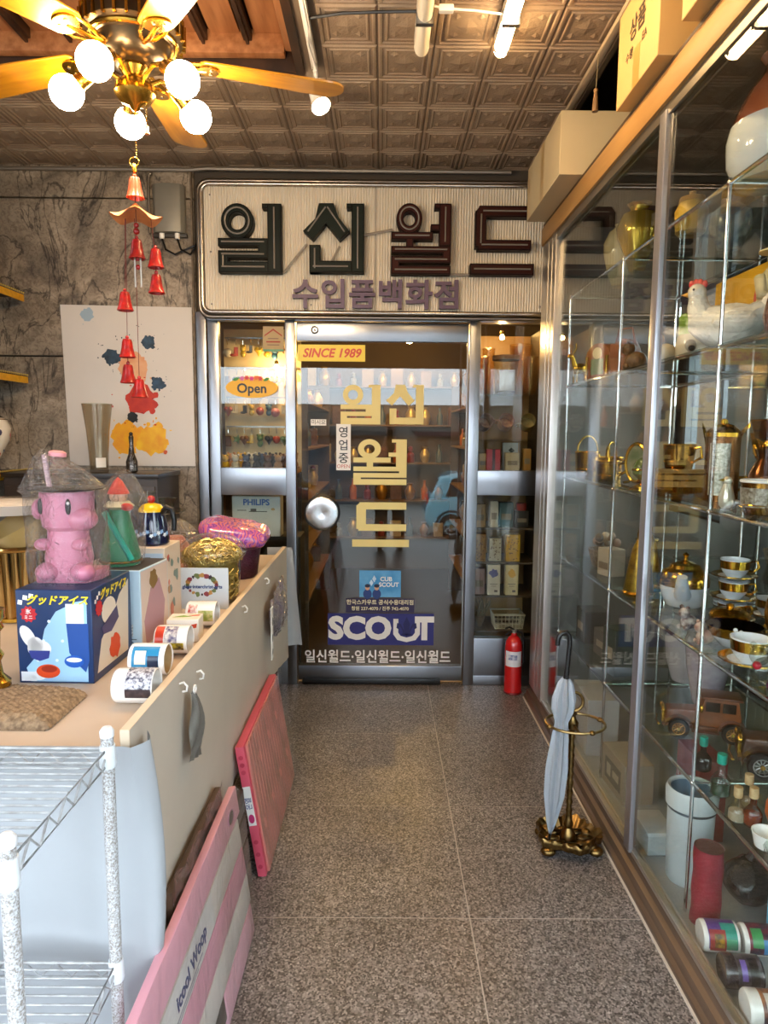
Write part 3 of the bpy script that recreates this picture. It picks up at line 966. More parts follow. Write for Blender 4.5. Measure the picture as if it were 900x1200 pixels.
part('feed_cord', MB().tube([(0.105, 2.50, 2.93), (0.0, 2.53, 2.945), (-0.15, 2.55, 2.95), (-0.27, 2.58, 2.95)], 0.005, 6), BLACK, t)

# clip spotlight at the edge of the timber recess
t = thing('spotlight', 'small white lit spotlight on coiled cable at recess edge', 'spotlight', (-0.28, 2.85, 2.95))
part('mount_rail', MB().bb((-0.012, -0.9, -0.01), (0.012, 0.05, 0.018)), WHITE, t, bevel=0.003)
part('wire', MB().tube([(0, -0.5, -0.01), (0.01, -0.3, -0.05), (-0.005, -0.15, -0.02), (0.015, -0.05, -0.06), (0.0, 0.02, -0.03)], 0.005, 6), WHITE, t)
part('wire_coil', MB().ring((0.008, -0.02, -0.045), 0.022, 0.004, 'X', 16).ring((0.012, -0.01, -0.05), 0.026, 0.004, 'X', 16), WHITE, t)
part('stem', MB().tube([(0, 0.03, 0), (0.0, 0.06, -0.06), (0.005, 0.09, -0.09)], 0.006, 8), STEEL_DK, t)
dq = Vector((0.35, -0.35, -0.75)).normalized().to_track_quat('Z', 'Y').to_matrix().to_4x4()
Q = Matrix.Translation((0.0, 0.12, -0.08)) @ dq
part('lamp_head', MB().lathe([(0.012, -0.03), (0.024, -0.02), (0.03, 0.02), (0.042, 0.055), (0.040, 0.056), (0.03, 0.03)], 20, Q, cap=False), WHITE, t)
part('lens', MB().lathe([(0.0001, 0.052), (0.037, 0.052)], 20, Q, cap=False), emis('spot_glow', '#ffe9c8', 25.0), t)

# ================================================================== POSTER (generic paint splash print)
po = thing('poster', 'white poster with red yellow and blue paint splashes on marble wall', 'poster', (-1.451, 3.962, 1.757))
FP = FO
part('sheet', MB().prism([(-0.37, 0.455), (0.37, 0.445), (0.372, -0.45), (-0.352, -0.45)][::-1], 0.0, 0.003, FP), mat('#d9d2ca', 0.55, var=0.06, vs=3), po)
rg = random.Random(3)
def splash(cx, cy, r, c, n=14, lay=8, dots=8, spread=2.2):
    polys = [blob(cx, cy, r, 22, 0.22, rg)]
    for k in range(n):
        a = rg.uniform(0, 2 * PI)
        d = r * rg.uniform(0.5, 1.1)
        polys.append(blob(cx + d * math.cos(a), cy + d * math.sin(a), r * rg.uniform(0.12, 0.34), 9, 0.25, rg))
    for k in range(dots):
        a = rg.uniform(0, 2 * PI)
        d = r * rg.uniform(1.2, spread)
        polys.append(ell(cx + d * math.cos(a), cy + d * math.sin(a), r * rg.uniform(0.03, 0.10), r * rg.uniform(0.03, 0.10), 8))
    polys = [[(min(0.345, max(-0.34, x)), min(0.44, max(-0.44, y))) for x, y in p] for p in polys]
    for i, p in enumerate(polys):
        pass
    mb = MB()
    for i, p in enumerate(polys):
        d = 0.003 + 0.0003 * lay + 0.00002 * i
        mb.prism(p, d - 0.0004, d, FP)
    part('paint_splash', mb, c, po, smooth=False)['kind'] = 'stuff'
splash(-0.02, -0.285, 0.085, mat('#f0b512', 0.5, hex2='#e89a20', vs=14), lay=2, dots=6, spread=1.6)
splash(0.13, -0.295, 0.085, mat('#f2c422', 0.5, hex2='#e59a1a', vs=14), lay=3, dots=6, spread=1.6)
splash(0.07, -0.07, 0.08, mat('#cc3a1e', 0.5, hex2='#b3271a', vs=14), lay=4, dots=10)
splash(0.03, 0.10, 0.085, mat('#e2b48a', 0.5, hex2='#d99468', vs=10), lay=5, dots=4, spread=1.5)
splash(-0.09, 0.17, 0.045, mat('#2b4457', 0.45, hex2='#16222e', vs=20), lay=6, dots=12, spread=3)
splash(0.12, 0.25, 0.035, mat('#34526a', 0.45, hex2='#1b2a38', vs=20), lay=7, dots=14, spread=3.2)
splash(0.17, 0.02, 0.035, mat('#2c4a66', 0.45, hex2='#18242f', vs=20), lay=8, dots=10, spread=3)
splash(0.02, -0.17, 0.03, mat('#181c20', 0.45), lay=9, n=5, dots=5)
splash(-0.22, 0.40, 0.035, mat('#9db3c4', 0.5), lay=6, n=6, dots=4)
splash(0.2, -0.37, 0.012, mat('#c8542e', 0.5), lay=6, n=2, dots=10, spread=6)

# ================================================================== SHELF RACK AT FAR LEFT
rk = thing('shelf_rack', 'dark wall shelf rack with yellow fringed shelf edges against the side wall', 'shelf', (-2.5, 2.5, 0))
part('upright', MB().bb((0.0, 0.02, 0.0), (0.05, 0.06, 2.6)), WOODD, rk)
part('upright', MB().bb((0.0, 1.38, 0.0), (0.05, 1.42, 2.6)), WOODD, rk)
for z in (2.262, 1.812, 1.285, 0.70):
    sh = part('shelf_board', MB().bb((0.0, 0.0, z - 0.02), (0.49, 1.42, z)), mat('#3a2a1e', 0.5), rk, bevel=0.002)
    part('yellow_band', MB().bb((0.488, 0.0, z - 0.042), (0.496, 1.425, z - 0.006)), mat('#e2a50f', 0.4, var=0.2, vs=40), sh)
    fr = MB()
    for k in range(70):
        yy = 0.01 + k * 0.0204
        fr.ball((0.497, yy, z + 0.004), 0.0055, 6, 4)
    f_ = part('bead_trim', fr, mat('#d8c36a', 0.3, 0.6), sh)
    f_['kind'] = 'stuff'

def vase_pattern(parent, r_fn, z0, z1, cols, n, rng, size=0.012):
    for k in range(n):
        z = rng.uniform(z0, z1)
        a = rng.uniform(0, 2 * PI)
        r = r_fn(z) + 0.001
        c = rng.choice(cols)
        s = size * rng.uniform(0.6, 1.3)
        Fv = Matrix.Rotation(a, 4, 'Z') @ Matrix.Translation((r, 0, z)) @ Matrix.Rotation(PI / 2, 4, 'Y')
        part('painted_flower', MB().ball((0, 0, 0), s, 8, 4, (1, 1, 0.12), Fv), mat(c, 0.3), parent)

def interp(prof):
    def fn(z):
        for (r0, z0), (r1, z1) in zip(prof, prof[1:]):
            if min(z0, z1) <= z <= max(z0, z1) and z0 != z1:
                return r0 + (r1 - r0) * (z - z0) / (z1 - z0)
        return prof[-1][0]
    return fn
vp = [(0.05, 0.0), (0.055, 0.02), (0.075, 0.06), (0.115, 0.14), (0.125, 0.20), (0.105, 0.25), (0.06, 0.275), (0.045, 0.285), (0.05, 0.32), (0.06, 0.33)]
t = thing('porcelain_vase', 'white porcelain vase with painted flowers and dark neck on shelf', 'vase', (-2.09, 3.62, 1.285))
part('foot', MB().lathe([(0.075, 0), (0.07, 0.012), (0.05, 0.03), (0.05, 0.04)], 28), mat('#2a1c12', 0.4), t)
bd = part('body', MB().lathe([(r, z + 0.03) for r, z in vp], 32), mat('#e3d9c6', 0.15, coat=0.4), t)
part('neck_band', MB().lathe([(0.112, 0.275), (0.062, 0.306), (0.048, 0.32), (0.053, 0.35), (0.062, 0.362), (0.058, 0.364)], 32, cap=False), mat('#1b1a20', 0.2, hex2='#b0702c', vs=30), t)
vase_pattern(bd, lambda z: interp(vp)(z - 0.03), 0.09, 0.25, ['#a5271d', '#35304a', '#b0702c', '#5a3a2a'], 26, rg, 0.016)
t = thing('crystal_bowl', 'cut crystal bowl on the middle fringed shelf', 'bowl', (-2.10, 3.60, 1.812))
part('bowl', MB().lathe([(0.05, 0), (0.055, 0.01), (0.02, 0.03), (0.03, 0.05), (0.085, 0.09), (0.11, 0.15), (0.105, 0.15), (0.08, 0.095), (0.02, 0.055)], 16), GLASS_OBJ, t, smooth=False)
part('rim', MB().ring((0, 0, 0.15), 0.108, 0.003, 'Z', 24), GLASS_OBJ, t)

# ================================================================== COUNTER AND ITS GOODS
TZ = 0.87
TAN = mat('#cdbfae', 0.55, var=0.08, vs=3)
ct = thing('sales_counter', 'long tan sales counter crowded with boxes and mugs', 'counter', (-1.3, 2.4, 0))
part('tabletop', MB().bb((-0.12, -1.09, TZ - 0.03), (0.778, 1.12, TZ)), mat('#c9b5a0', 0.5, var=0.1, vs=4), ct, bevel=0.003)
def sheet(u, v):
    y = -1.10 + u * 2.235
    z = 0.912 - v * (0.56 + 0.06 * math.sin(u * 7.0))
    w = 0.004 * math.sin(u * 26 + v * 3) * v + 0.003 * math.sin(u * 60) * v
    return (0.803 + abs(w) * 0.8 + 0.004 * v * v, y, z)
fbd = thing('front_board', 'tan board with vinyl sheet and white hooks along counter front', 'board', (-1.3, 2.4, 0))
part('board', MB().bb((0.782, -1.10, 0.45), (0.802, 1.13, 0.912)), mat('#d9c7ad', 0.5), fbd, bevel=0.002)
part('front_sheet', MB().grid(sheet, 70, 14), mat('#d0c4b3', 0.5, var=0.10, vs=3), fbd, label='grey beige vinyl sheet hanging over the counter front')
for sx, sy in ((0.74, -1.05), (0.74, 1.08), (-0.09, -1.05), (-0.09, 1.08)):
    part('leg', MB().bb((sx - 0.02, sy - 0.02, 0), (sx + 0.02, sy + 0.02, TZ - 0.03)), STEEL_DK, ct)
part('under_shelf', MB().bb((-0.11, -1.06, 0.18), (0.70, 1.08, 0.20)), WOODD, ct)
for i, (hy, hz) in enumerate(((-0.775, 0.885), (-0.62, 0.86), (-0.02, 0.885), (0.45, 0.885))):
    part('hook', MB().tube([(0.805, hy, hz), (0.816, hy, hz + 0.004), (0.824, hy, hz - 0.006), (0.822, hy, hz - 0.018), (0.812, hy, hz - 0.02)], 0.0028, 8), WHITE, fbd)

CLOTH = mat('#a6abaf', 0.7, var=0.06, vs=6)
def cl1(u, v):
    # hangs over the near end of the counter and wraps round its front corner
    L = 1.58
    s = u * L
    z = 0.885 - v * 0.83
    amp = 0.026 * v
    bulge = 0.05 * math.sin(PI * min(1.0, 0.1 + v * 1.1)) ** 0.8
    if s < 1.40:
        x, y = -1.9 + s, 1.285 - 0.01 * v + amp * math.sin(s * 22)
    else:
        q = (s - 1.40) / 0.18
        x = -0.50 + 0.016 * min(1, q * 2) + bulge * math.sin(PI * min(1, q * 0.9 + 0.1)) + 0.3 * amp * math.sin(q * 9)
        y = 1.275 + 0.085 * q * (1 - 0.5 * v) + 0.3 * amp * math.sin(q * 14 + 1)
    return (x, y, z)
solo('hanging_cloth', MB().grid(cl1, 120, 20), CLOTH, 'white cloth draped over street end of the counter behind wire rack', 'cloth')
def cl2(u, v):
    x = -0.60 + 0.13 * u + 0.05 * v * u
    y = 3.548 + 0.012 * math.sin(u * 9) * v
    z = 0.905 - v * 0.53
    return (x, y, z)
solo('hanging_cloth', MB().grid(cl2, 14, 12), CLOTH, 'strip of white cloth hanging at the counter end beside the door', 'cloth')

def carton(name, label, cat, loc, size, m, rz=0, group=None, bevel=0.002):
    t = thing(name, label, cat, loc, rz, group)
    sx, sy, h = size
    t_c = part('carton', MB().bb((-sx / 2, -sy / 2, 0), (sx / 2, sy / 2, h)), m, t, bevel=bevel, seg=1)
    fr = {'front': frame((-sx / 2, -sy / 2, 0), (1, 0, 0), (0, 0, 1)), 'right': frame((sx / 2, -sy / 2, 0), (0, 1, 0), (0, 0, 1)),
          'top': frame((-sx / 2, -sy / 2, h), (1, 0, 0), (0, 1, 0)), 'left': frame((-sx / 2, sy / 2, 0), (0, -1, 0), (0, 0, 1))}
    return t, fr

# ---- blue ice-shaver box
SKY = mat('#9cc6e2', 0.4)
DBLUE = mat('#16325e', 0.35)
bx, FR = carton('ice_shaver_box', 'dark blue box with shaved ice picture on the counter', 'box', (-0.812, 1.787, TZ), (0.19, 0.25, 0.24), DBLUE, rz=R(-1))
F = FR['front']
decal(bx, F, [[(0.03, 0.005), (0.175, 0.005), (0.178, 0.215), (0.15, 0.21), (0.10, 0.185), (0.07, 0.14), (0.055, 0.08), (0.02, 0.04)]], SKY, 1)
decal(bx, F, [[(0.125, 0.155), (0.18, 0.155), (0.18, 0.06), (0.17, 0.03), (0.15, 0.05), (0.13, 0.08)]], mat('#1d4b96', 0.4), 2)
decal(bx, F, [rect(0.125, 0.155, 0.17, 0.205)], mat('#e8e8ea', 0.4), 2)
decal(bx, F, [ell(0.028, 0.12, 0.016, 0.032, 18, 0.5), ell(0.055, 0.09, 0.03, 0.022), ell(0.045, 0.1, 0.02, 0.02)], mat('#ece9e6', 0.4), 3)
decal(bx, F, [[(0.028, 0.085), (0.082, 0.085), (0.078, 0.066), (0.055, 0.058), (0.034, 0.066)]], mat('#2f3a86', 0.4), 4)
decal(bx, F, [ell(0.075, 0.032, 0.03, 0.018)], mat('#d8481c', 0.4), 4)
decal(bx, F, [ell(0.078, 0.038, 0.02, 0.009)], mat('#9c2a12', 0.4), 5)
decal(bx, F, [ell(0.142, 0.058, 0.025, 0.016)], mat('#1b56b0', 0.4), 4)
decal(bx, F, [ell(0.142, 0.062, 0.02, 0.006)], mat('#dfe6ee', 0.4), 5)
decal(bx, F, [rect(0.006, 0.006, 0.045, 0.03), ell(0.05, 0.02, 0.02, 0.012)], mat('#e6ecf0', 0.4), 2)
decal(bx, F, [ell(0.05 + 0.016 * k, 0.06 + 0.05 * ((k * 7) % 3), 0.004, 0.004, 8) for k in range(7)], mat('#dcebf5', 0.4), 2)
decal(bx, F, [star(0.032, 0.178, 0.022, 10, 0.78)], mat('#c81f2a', 0.4), 3)
lettering(bx, '氷', F, 0.032, 0.184, 0.014, WHITE, 0.02, layer=5)
lettering(bx, 'ミニ', F, 0.032, 0.170, 0.011, WHITE, 0.02, layer=5)
lettering(bx, 'グッドアイス', F, 0.105, 0.213, 0.026, mat('#ecd21f', 0.4), 0.03, shear=0.3, layer=5)
for k, (tx_, ty_) in enumerate(((0.012, 0.208), (0.025, 0.220), (0.040, 0.224))):
    decal(bx, F, [ell(tx_, ty_, 0.008, 0.008, 4, 0.6)], WHITE, 3)
F = FR['right']
decal(bx, F, [[(0.02, 0.02), (0.22, 0.02), (0.235, 0.22), (0.17, 0.19), (0.12, 0.14), (0.05, 0.10)]], mat('#d8cbb6', 0.4), 1)
decal(bx, F, [[(0.05, 0.13), (0.15, 0.165), (0.16, 0.13), (0.11, 0.105), (0.06, 0.11)]], mat('#35305e', 0.4), 3)
decal(bx, F, [ell(0.10, 0.165, 0.045, 0.035)], mat('#e2d5c2', 0.4), 2)
decal(bx, F, [blob(0.13, 0.06, 0.035, 16, 0.25)], mat('#d8481c', 0.4), 3)
decal(bx, F, [star(0.04, 0.185, 0.022, 10, 0.78)], mat('#c81f2a', 0.4), 3)
lettering(bx, 'グッドアイス', F, 0.13, 0.215, 0.028, mat('#ecd21f', 0.4), 0.03, shear=0.3, layer=5)
for k in range(3):
    decal(bx, F, [ell(0.02 + 0.012 * k, 0.206 + 0.008 * k, 0.007, 0.007, 4, 0.6)], WHITE, 3)

# ---- pink animal ice shaver, wrapped in clear plastic
PINK = mat('#cf7f98', 0.3, coat=0.2)
pk = thing('toy_ice_shaver', 'pink plastic animal ice shaver wrapped in clear film on blue box', 'toy', (-0.825, 1.785, TZ + 0.2405))
part('base', MB().prism([(-0.065, -0.055), (0.065, -0.055), (0.085, 0.0), (0.085, 0.05), (-0.065, 0.055)], 0.0, 0.03), PINK, pk, bevel=0.006)
part('body', MB().lathe([(0.055, 0.028), (0.06, 0.06), (0.052, 0.11), (0.05, 0.14)], 28), PINK, pk)
hd = part('head', MB().lathe([(0.045, 0.13), (0.062, 0.145), (0.067, 0.18), (0.068, 0.215), (0.066, 0.236)], 28), PINK, pk)
part('snout', MB().ball((0.05, -0.03, 0.165), 0.036, 18, 10, (1.1, 1, 0.85)), PINK, hd)
part('ear', MB().ball((-0.062, -0.03, 0.19), 0.024, 14, 8, (0.6, 1, 1.1)), PINK, hd)
part('ear', MB().ball((0.02, 0.062, 0.19), 0.024, 14, 8, (1, 0.6, 1.1)), PINK, hd)
for ex, ey, rz in ((0.03, -0.0625, 0.35), (-0.045, -0.052, 0.0), (0.062, 0.015, 0.0)):
    part('eye', MB().ball((ex, ey, 0.20), 0.013, 12, 8, (0.55, 0.5, 1.6)), BLACK, hd)
part('eye_highlight', MB().ball((0.033, -0.069, 0.21), 0.004, 8, 5), WHITE, hd)
part('arm', MB().ball((0.048, -0.04, 0.10), 0.018, 12, 8, (1.3, 1, 0.9)), PINK, pk)
part('arm', MB().ball((-0.048, -0.04, 0.10), 0.018, 12, 8, (1.3, 1, 0.9)), PINK, pk)
for sx in (-0.035, 0.055):
    part('foot', MB().ball((sx, -0.05, 0.03), 0.03, 14, 8, (1, 1.1, 0.85)), PINK, pk)
part('tray', MB().lathe([(0.066, 0.236), (0.092, 0.240), (0.094, 0.244), (0.06, 0.247), (0.0001, 0.246)], 32, cap=False), BLACK, pk)
part('crank_knob', MB().lathe([(0.012, 0.325), (0.022, 0.328), (0.022, 0.338), (0.014, 0.342), (0.0001, 0.342)], 16, Matrix.Translation((-0.055, 0, 0)) @ Matrix.Rotation(R(6), 4, 'Y')), mat('#e79a9f', 0.3), pk)
part('crank_post', MB().tube([(-0.045, 0, 0.245), (-0.055, 0, 0.33)], 0.007, 8), mat('#c9a9b0', 0.3), pk)
rgw = random.Random(11)
def wrapfn(h0, r0, peak, topz, seed, k=1.0):
    rr = random.Random(seed)
    ph = [rr.uniform(0, 6.28) for _ in range(8)]
    def fn(u, v):
        a = 2 * PI * u
        n = 0.10 * math.sin(5 * a + ph[0] + 4 * v) + 0.07 * math.sin(9 * a + ph[1] - 7 * v) + 0.05 * math.sin(15 * a + ph[2] + 11 * v)
        if v < 0.62:
            q = v / 0.62
            r = r0 * (1 + 0.06 * math.sin(q * 3) + n * 0.45)
            z = q * h0
            cx = cy = 0
        else:
            q = (v - 0.62) / 0.38
            r = r0 * (1 - q) ** 0.75 * (1 + n) + 0.008
            z = h0 + q * (topz - h0)
            cx, cy = peak[0] * q, peak[1] * q
        return (cx + r * math.cos(a) * k, cy + r * math.sin(a), z)
    return fn
part('plastic_wrap', MB().grid(wrapfn(0.235, 0.094, (-0.055, 0), 0.345, 1), 44, 30, closed_u=True), WRAP, pk, label='crinkled clear plastic wrap')

# ---- pale blue box, green doll
bx, FR = carton('doll_box', 'slim pale blue box with pink drawing beside blue box', 'box', (-0.757, 2.035, TZ), (0.145, 0.20, 0.235), mat('#b9d3e2', 0.4), rz=R(-5))
F = FR['right']
decal(bx, F, [rect(0.005, 0.005, 0.195, 0.23)], mat('#d9c4b4', 0.5), 1)
decal(bx, F, [[(0.03, 0.01), (0.15, 0.01), (0.17, 0.11), (0.13, 0.19), (0.07, 0.17), (0.02, 0.08)]], mat('#b58b92', 0.5), 2)
decal(bx, F, [blob(0.09, 0.195, 0.028, 14, 0.3)], mat('#8a6c3c', 0.5), 3)
F = FR['front']
decal(bx, F, [rect(0.09, 0.02, 0.12, 0.024), rect(0.08, 0.03, 0.13, 0.033)], mat('#5d6d7a', 0.5), 1)
decal(bx, F, [rect(0.09, 0.04, 0.12, 0.075)], mat('#7f8b94', 0.5, hex2='#dfe6ea', vs=220), 1)
decal(bx, FR['top'], [rect(0.004, 0.004, 0.141, 0.196)], mat('#3c3a3c', 0.5), 1)
gd = thing('wrapped_doll', 'green and red gift doll in clear film standing on slim box', 'doll', (-0.785, 2.03, TZ + 0.2362))
part('skirt', MB().lathe([(0.055, 0.0), (0.058, 0.03), (0.042, 0.1), (0.03, 0.15), (0.026, 0.17)], 24), mat('#1f8a56', 0.35, var=0.3, vs=30), gd)
part('collar', MB().lathe([(0.026, 0.165), (0.045, 0.175), (0.03, 0.19)], 20), mat('#d9d2b0', 0.5), gd)
part('head', MB().ball((0, 0, 0.205), 0.026, 16, 10), mat('#e7c0a0', 0.4), gd)
part('hat', MB().lathe([(0.032, 0.212), (0.026, 0.225), (0.012, 0.25), (0.0001, 0.262)], 18), mat('#d23a28', 0.4), gd)
part('bow', MB().ball((0.035, -0.03, 0.175), 0.015, 10, 6, (1.3, 0.7, 0.8)), mat('#d23a28', 0.4), gd)
part('sash', MB().tube([(-0.03, -0.035, 0.16), (0.02, -0.05, 0.08), (0.05, -0.045, 0.02)], 0.009, 8), mat('#2aa890', 0.3), gd)
part('gold_band', MB().ring((0, 0, 0.012), 0.058, 0.004), BRASS, gd)
part('plastic_wrap', MB().grid(wrapfn(0.19, 0.066, (0.02, 0.0), 0.285, 5), 36, 24, closed_u=True), WRAP, gd)

# ---- kettle on a patterned box
bx, FR = carton('kettle_box', 'white box with red flower print under the kettle', 'box', (-0.765, 2.27, TZ), (0.125, 0.17, 0.258), mat('#dccbb8', 0.45))
F = FR['right']
for k in range(14):
    decal(bx, F, [blob(rg.uniform(0.015, 0.155), rg.uniform(0.02, 0.24), rg.uniform(0.008, 0.018), 10, 0.3, rg)], mat(rg.choice(['#c2574a', '#d78a78', '#7a8f86', '#b98a5a']), 0.5), 1 + k % 5)
F = FR['front']
decal(bx, F, [rect(0.006, 0.006, 0.119, 0.24)], mat('#b8c6d4', 0.45), 1)
lettering(bx, 'T', F, 0.07, 0.215, 0.03, mat('#2a2a3a', 0.5), 0.02, layer=3)
kt = thing('kettle', 'navy kettle with white flowers yellow lid and red knob', 'kettle', (-0.768, 2.265, TZ + 0.2585))
KN = mat('#171a3a', 0.12, coat=0.5)
part('body', MB().lathe([(0.05, 0.0), (0.056, 0.006), (0.057, 0.02), (0.050, 0.07), (0.042, 0.105), (0.040, 0.112)], 32), KN, kt)
part('lid', MB().lathe([(0.043, 0.110), (0.042, 0.118), (0.03, 0.132), (0.012, 0.138), (0.0001, 0.139)], 28), mat('#eebc16', 0.25, coat=0.3), kt)
part('knob', MB().ball((0, 0, 0.150), 0.014, 14, 9), mat('#a8151c', 0.15, coat=0.4), kt)
part('handle', MB().tube([(0.036, -0.012, 0.105), (0.055, -0.016, 0.125), (0.075, -0.02, 0.118), (0.082, -0.022, 0.085), (0.08, -0.022, 0.05)], [0.009, 0.010, 0.010, 0.009, 0.007], 10), BLACK, kt)
part('spout', MB().tube([(-0.045, 0.01, 0.075), (-0.062, 0.015, 0.095), (-0.068, 0.018, 0.112)], [0.014, 0.010, 0.008], 10), KN, kt)
for k in range(14):
    a = R(-170 + k * 12)
    z = 0.035 + 0.012 * ((k * 5) % 4) / 3
    r = 0.0565 - 0.12 * (z - 0.02) + 0.0008
    M = Matrix.Rotation(a, 4, 'Z') @ Matrix.Translation((r, 0, z)) @ Matrix.Rotation(PI / 2, 4, 'Y')
    part('painted_flower', MB().prism(star(0, 0, 0.0085, 5, 0.5), -0.001, 0.0012, M), mat(['#e8eef4', '#8fb4d8'][k % 2], 0.4), kt)

# ---- glass bowl with straw and a printed card
gb = thing('straw_packed_bowl', 'clear glass bowl packed in golden straw with a printed card', 'bowl', (-0.632, 2.52, TZ))
part('bowl', MB().lathe([(0.075, 0.0), (0.085, 0.005), (0.10, 0.06), (0.105, 0.16), (0.12, 0.175), (0.125, 0.185)], 32), GLASS_OBJ, gb)
stw = MB()
for k in range(800):
    a = rg.uniform(0, 2 * PI)
    v = rg.uniform(0.05, 1)
    rr = 0.112 * math.sqrt(1 - (v * 0.85) ** 2 * 0.6)
    z = 0.11 + 0.125 * v
    th = math.asin(v * 0.98)
    p = Vector((0.110 * math.cos(th) * math.cos(a), 0.110 * math.cos(th) * math.sin(a), 0.165 + 0.072 * math.sin(th)))
    nn = Vector((math.cos(th) * math.cos(a), math.cos(th) * math.sin(a), 1.4 * math.sin(th))).normalized()
    d = nn.cross(Vector((rg.uniform(-1, 1), rg.uniform(-1, 1), rg.uniform(-1, 1)))).normalized() * rg.uniform(0.010, 0.022)
    p = p - nn * rg.uniform(0.0, 0.012)
    stw.tube([tuple(p - d), tuple(p + nn * 0.004), tuple(p + d)], 0.0022, 4)
for k in range(300):
    a = rg.uniform(0, 2 * PI)
    p = Vector((0.092 * math.cos(a), 0.092 * math.sin(a), rg.uniform(0.03, 0.12)))
    b_ = rg.uniform(0, 2 * PI)
    d = Vector((-math.sin(a), math.cos(a), rg.uniform(-0.8, 0.8))) * rg.uniform(0.01, 0.025)
    stw.tube([tuple(p - d), tuple(p), tuple(p + d)], 0.002, 4)
o = part('golden_straw', stw, mat('#d8be72', 0.25, 0.5, var=0.3, vs=30), gb)
o['kind'] = 'stuff'
part('straw_core', MB().ball((0, 0, 0.165), 0.098, 20, 12, (1, 1, 0.62)).lathe([(0.07, 0.008), (0.088, 0.06), (0.092, 0.165)], 24), mat('#b89a4a', 0.5, hex2='#7a6028', vs=40), gb)
part('film_dome', MB().lathe([(0.126, 0.185)] + [(0.128 * math.cos(R(t)), 0.185 + 0.075 * math.sin(R(t))) for t in range(10, 90, 10)] + [(0.0001, 0.262)], 30, cap=False), WRAP_FINE, gb)
cd_ = part('card', MB().bb((-0.105, -0.118, 0.0), (0.085, -0.112, 0.15)), mat('#c9d3da', 0.45), gb, bevel=0.001)
F = frame((-0.105, -0.118, 0), (1, 0, 0), (0, 0, 1))
for k in range(20):
    a = 2 * PI * k / 20
    decal(cd_, F, [blob(0.095 + 0.052 * math.cos(a), 0.088 + 0.035 * math.sin(a), rg.uniform(0.005, 0.010), 9, 0.3, rg)], mat(['#8a3a44', '#b98a4a', '#6a7a4a', '#3a2a3a'][k % 4], 0.5), 1)
lettering(cd_, 'glass·interchrist-arts', F, 0.097, 0.082, 0.0175, mat('#2a3f78', 0.5), 0.03, layer=4)

# ---- purple package on a dark basket, and wrapped gifts behind
pb = thing('purple_package', 'pink and purple wrapped package on a dark plum basket', 'package', (-0.645, 2.98, TZ))
part('basket', MB().lathe([(0.085, 0), (0.095, 0.01), (0.112, 0.13), (0.118, 0.135), (0.118, 0.145), (0.105, 0.145)], 28), mat('#4a1230', 0.35, var=0.4, vs=50, bump=0.6, bs=120), pb)
def pill(u, v):
    a = 2 * PI * u
    t_ = PI * v
    c, s = math.cos(a), math.sin(a)
    e = 0.55
    x = 0.15 * math.copysign(abs(c) ** e, c) * math.sin(t_) ** 0.35
    y = 0.12 * math.copysign(abs(s) ** e, s) * math.sin(t_) ** 0.35
    z = 0.20 - 0.042 * math.cos(t_) + 0.006 * math.sin(7 * a + 6 * v) * math.sin(t_) - 0.16 * x + 0.12 * y
    return (x, y, z)
def mat_swirl():
    m, nt, b, N, L = nodes_of('purple_swirl')
    tc = N.new('ShaderNodeTexCoord')
    w = N.new('ShaderNodeTexWave')
    w.inputs['Scale'].default_value = 16
    w.inputs['Distortion'].default_value = 22
    w.inputs['Detail'].default_value = 3
    L.new(tc.outputs['Object'], w.inputs['Vector'])
    r = N.new('ShaderNodeValToRGB')
    r.color_ramp.elements[0].color = lin('#7d3f96')
    r.color_ramp.elements[1].color = lin('#d8766a')
    e = r.color_ramp.elements.new(0.45)
    e.color = lin('#b96ab0')
    e = r.color_ramp.elements.new(0.7)
    e.color = lin('#c85a9a')
    L.new(w.outputs['Fac'], r.inputs['Fac'])
    L.new(r.outputs['Color'], b.inputs['Base Color'])
    b.inputs['Roughness'].default_value = 0.2
    b.inputs['Coat Weight'].default_value = 0.5
    return m
SWIRL = mat_swirl()
part('bag', MB().grid(pill, 40, 16, closed_u=True), SWIRL, pb)
part('film', MB().lathe([(0.12, 0.14), (0.13, 0.17), (0.10, 0.2)], 28, cap=False), WRAP_FINE, pb)
def gift(name, label, loc, r, h, m, seed):
    t = thing(name, label, 'gift', loc)
    part('content', MB().lathe([(r * 0.7, 0), (r * 0.85, h * 0.2), (r * 0.8, h * 0.6), (r * 0.4, h * 0.75)], 20), m, t)
    part('plastic_wrap', MB().grid(wrapfn(h * 0.75, r, (0.01, 0), h, seed), 32, 20, closed_u=True), WRAP, t)
    return t
gift('wrapped_gift', 'peach coloured gift in crinkled film behind the kettle', (-0.83, 2.72, TZ), 0.075, 0.29, mat('#d39a6c', 0.5, hex2='#a85a4a', vs=20), 21)
gift('wrapped_gift', 'speckled silver gift in crinkled film behind straw bowl', (-0.895, 2.98, TZ), 0.08, 0.25, mat('#8d867c', 0.25, 0.6, hex2='#4a4038', vs=60), 22)

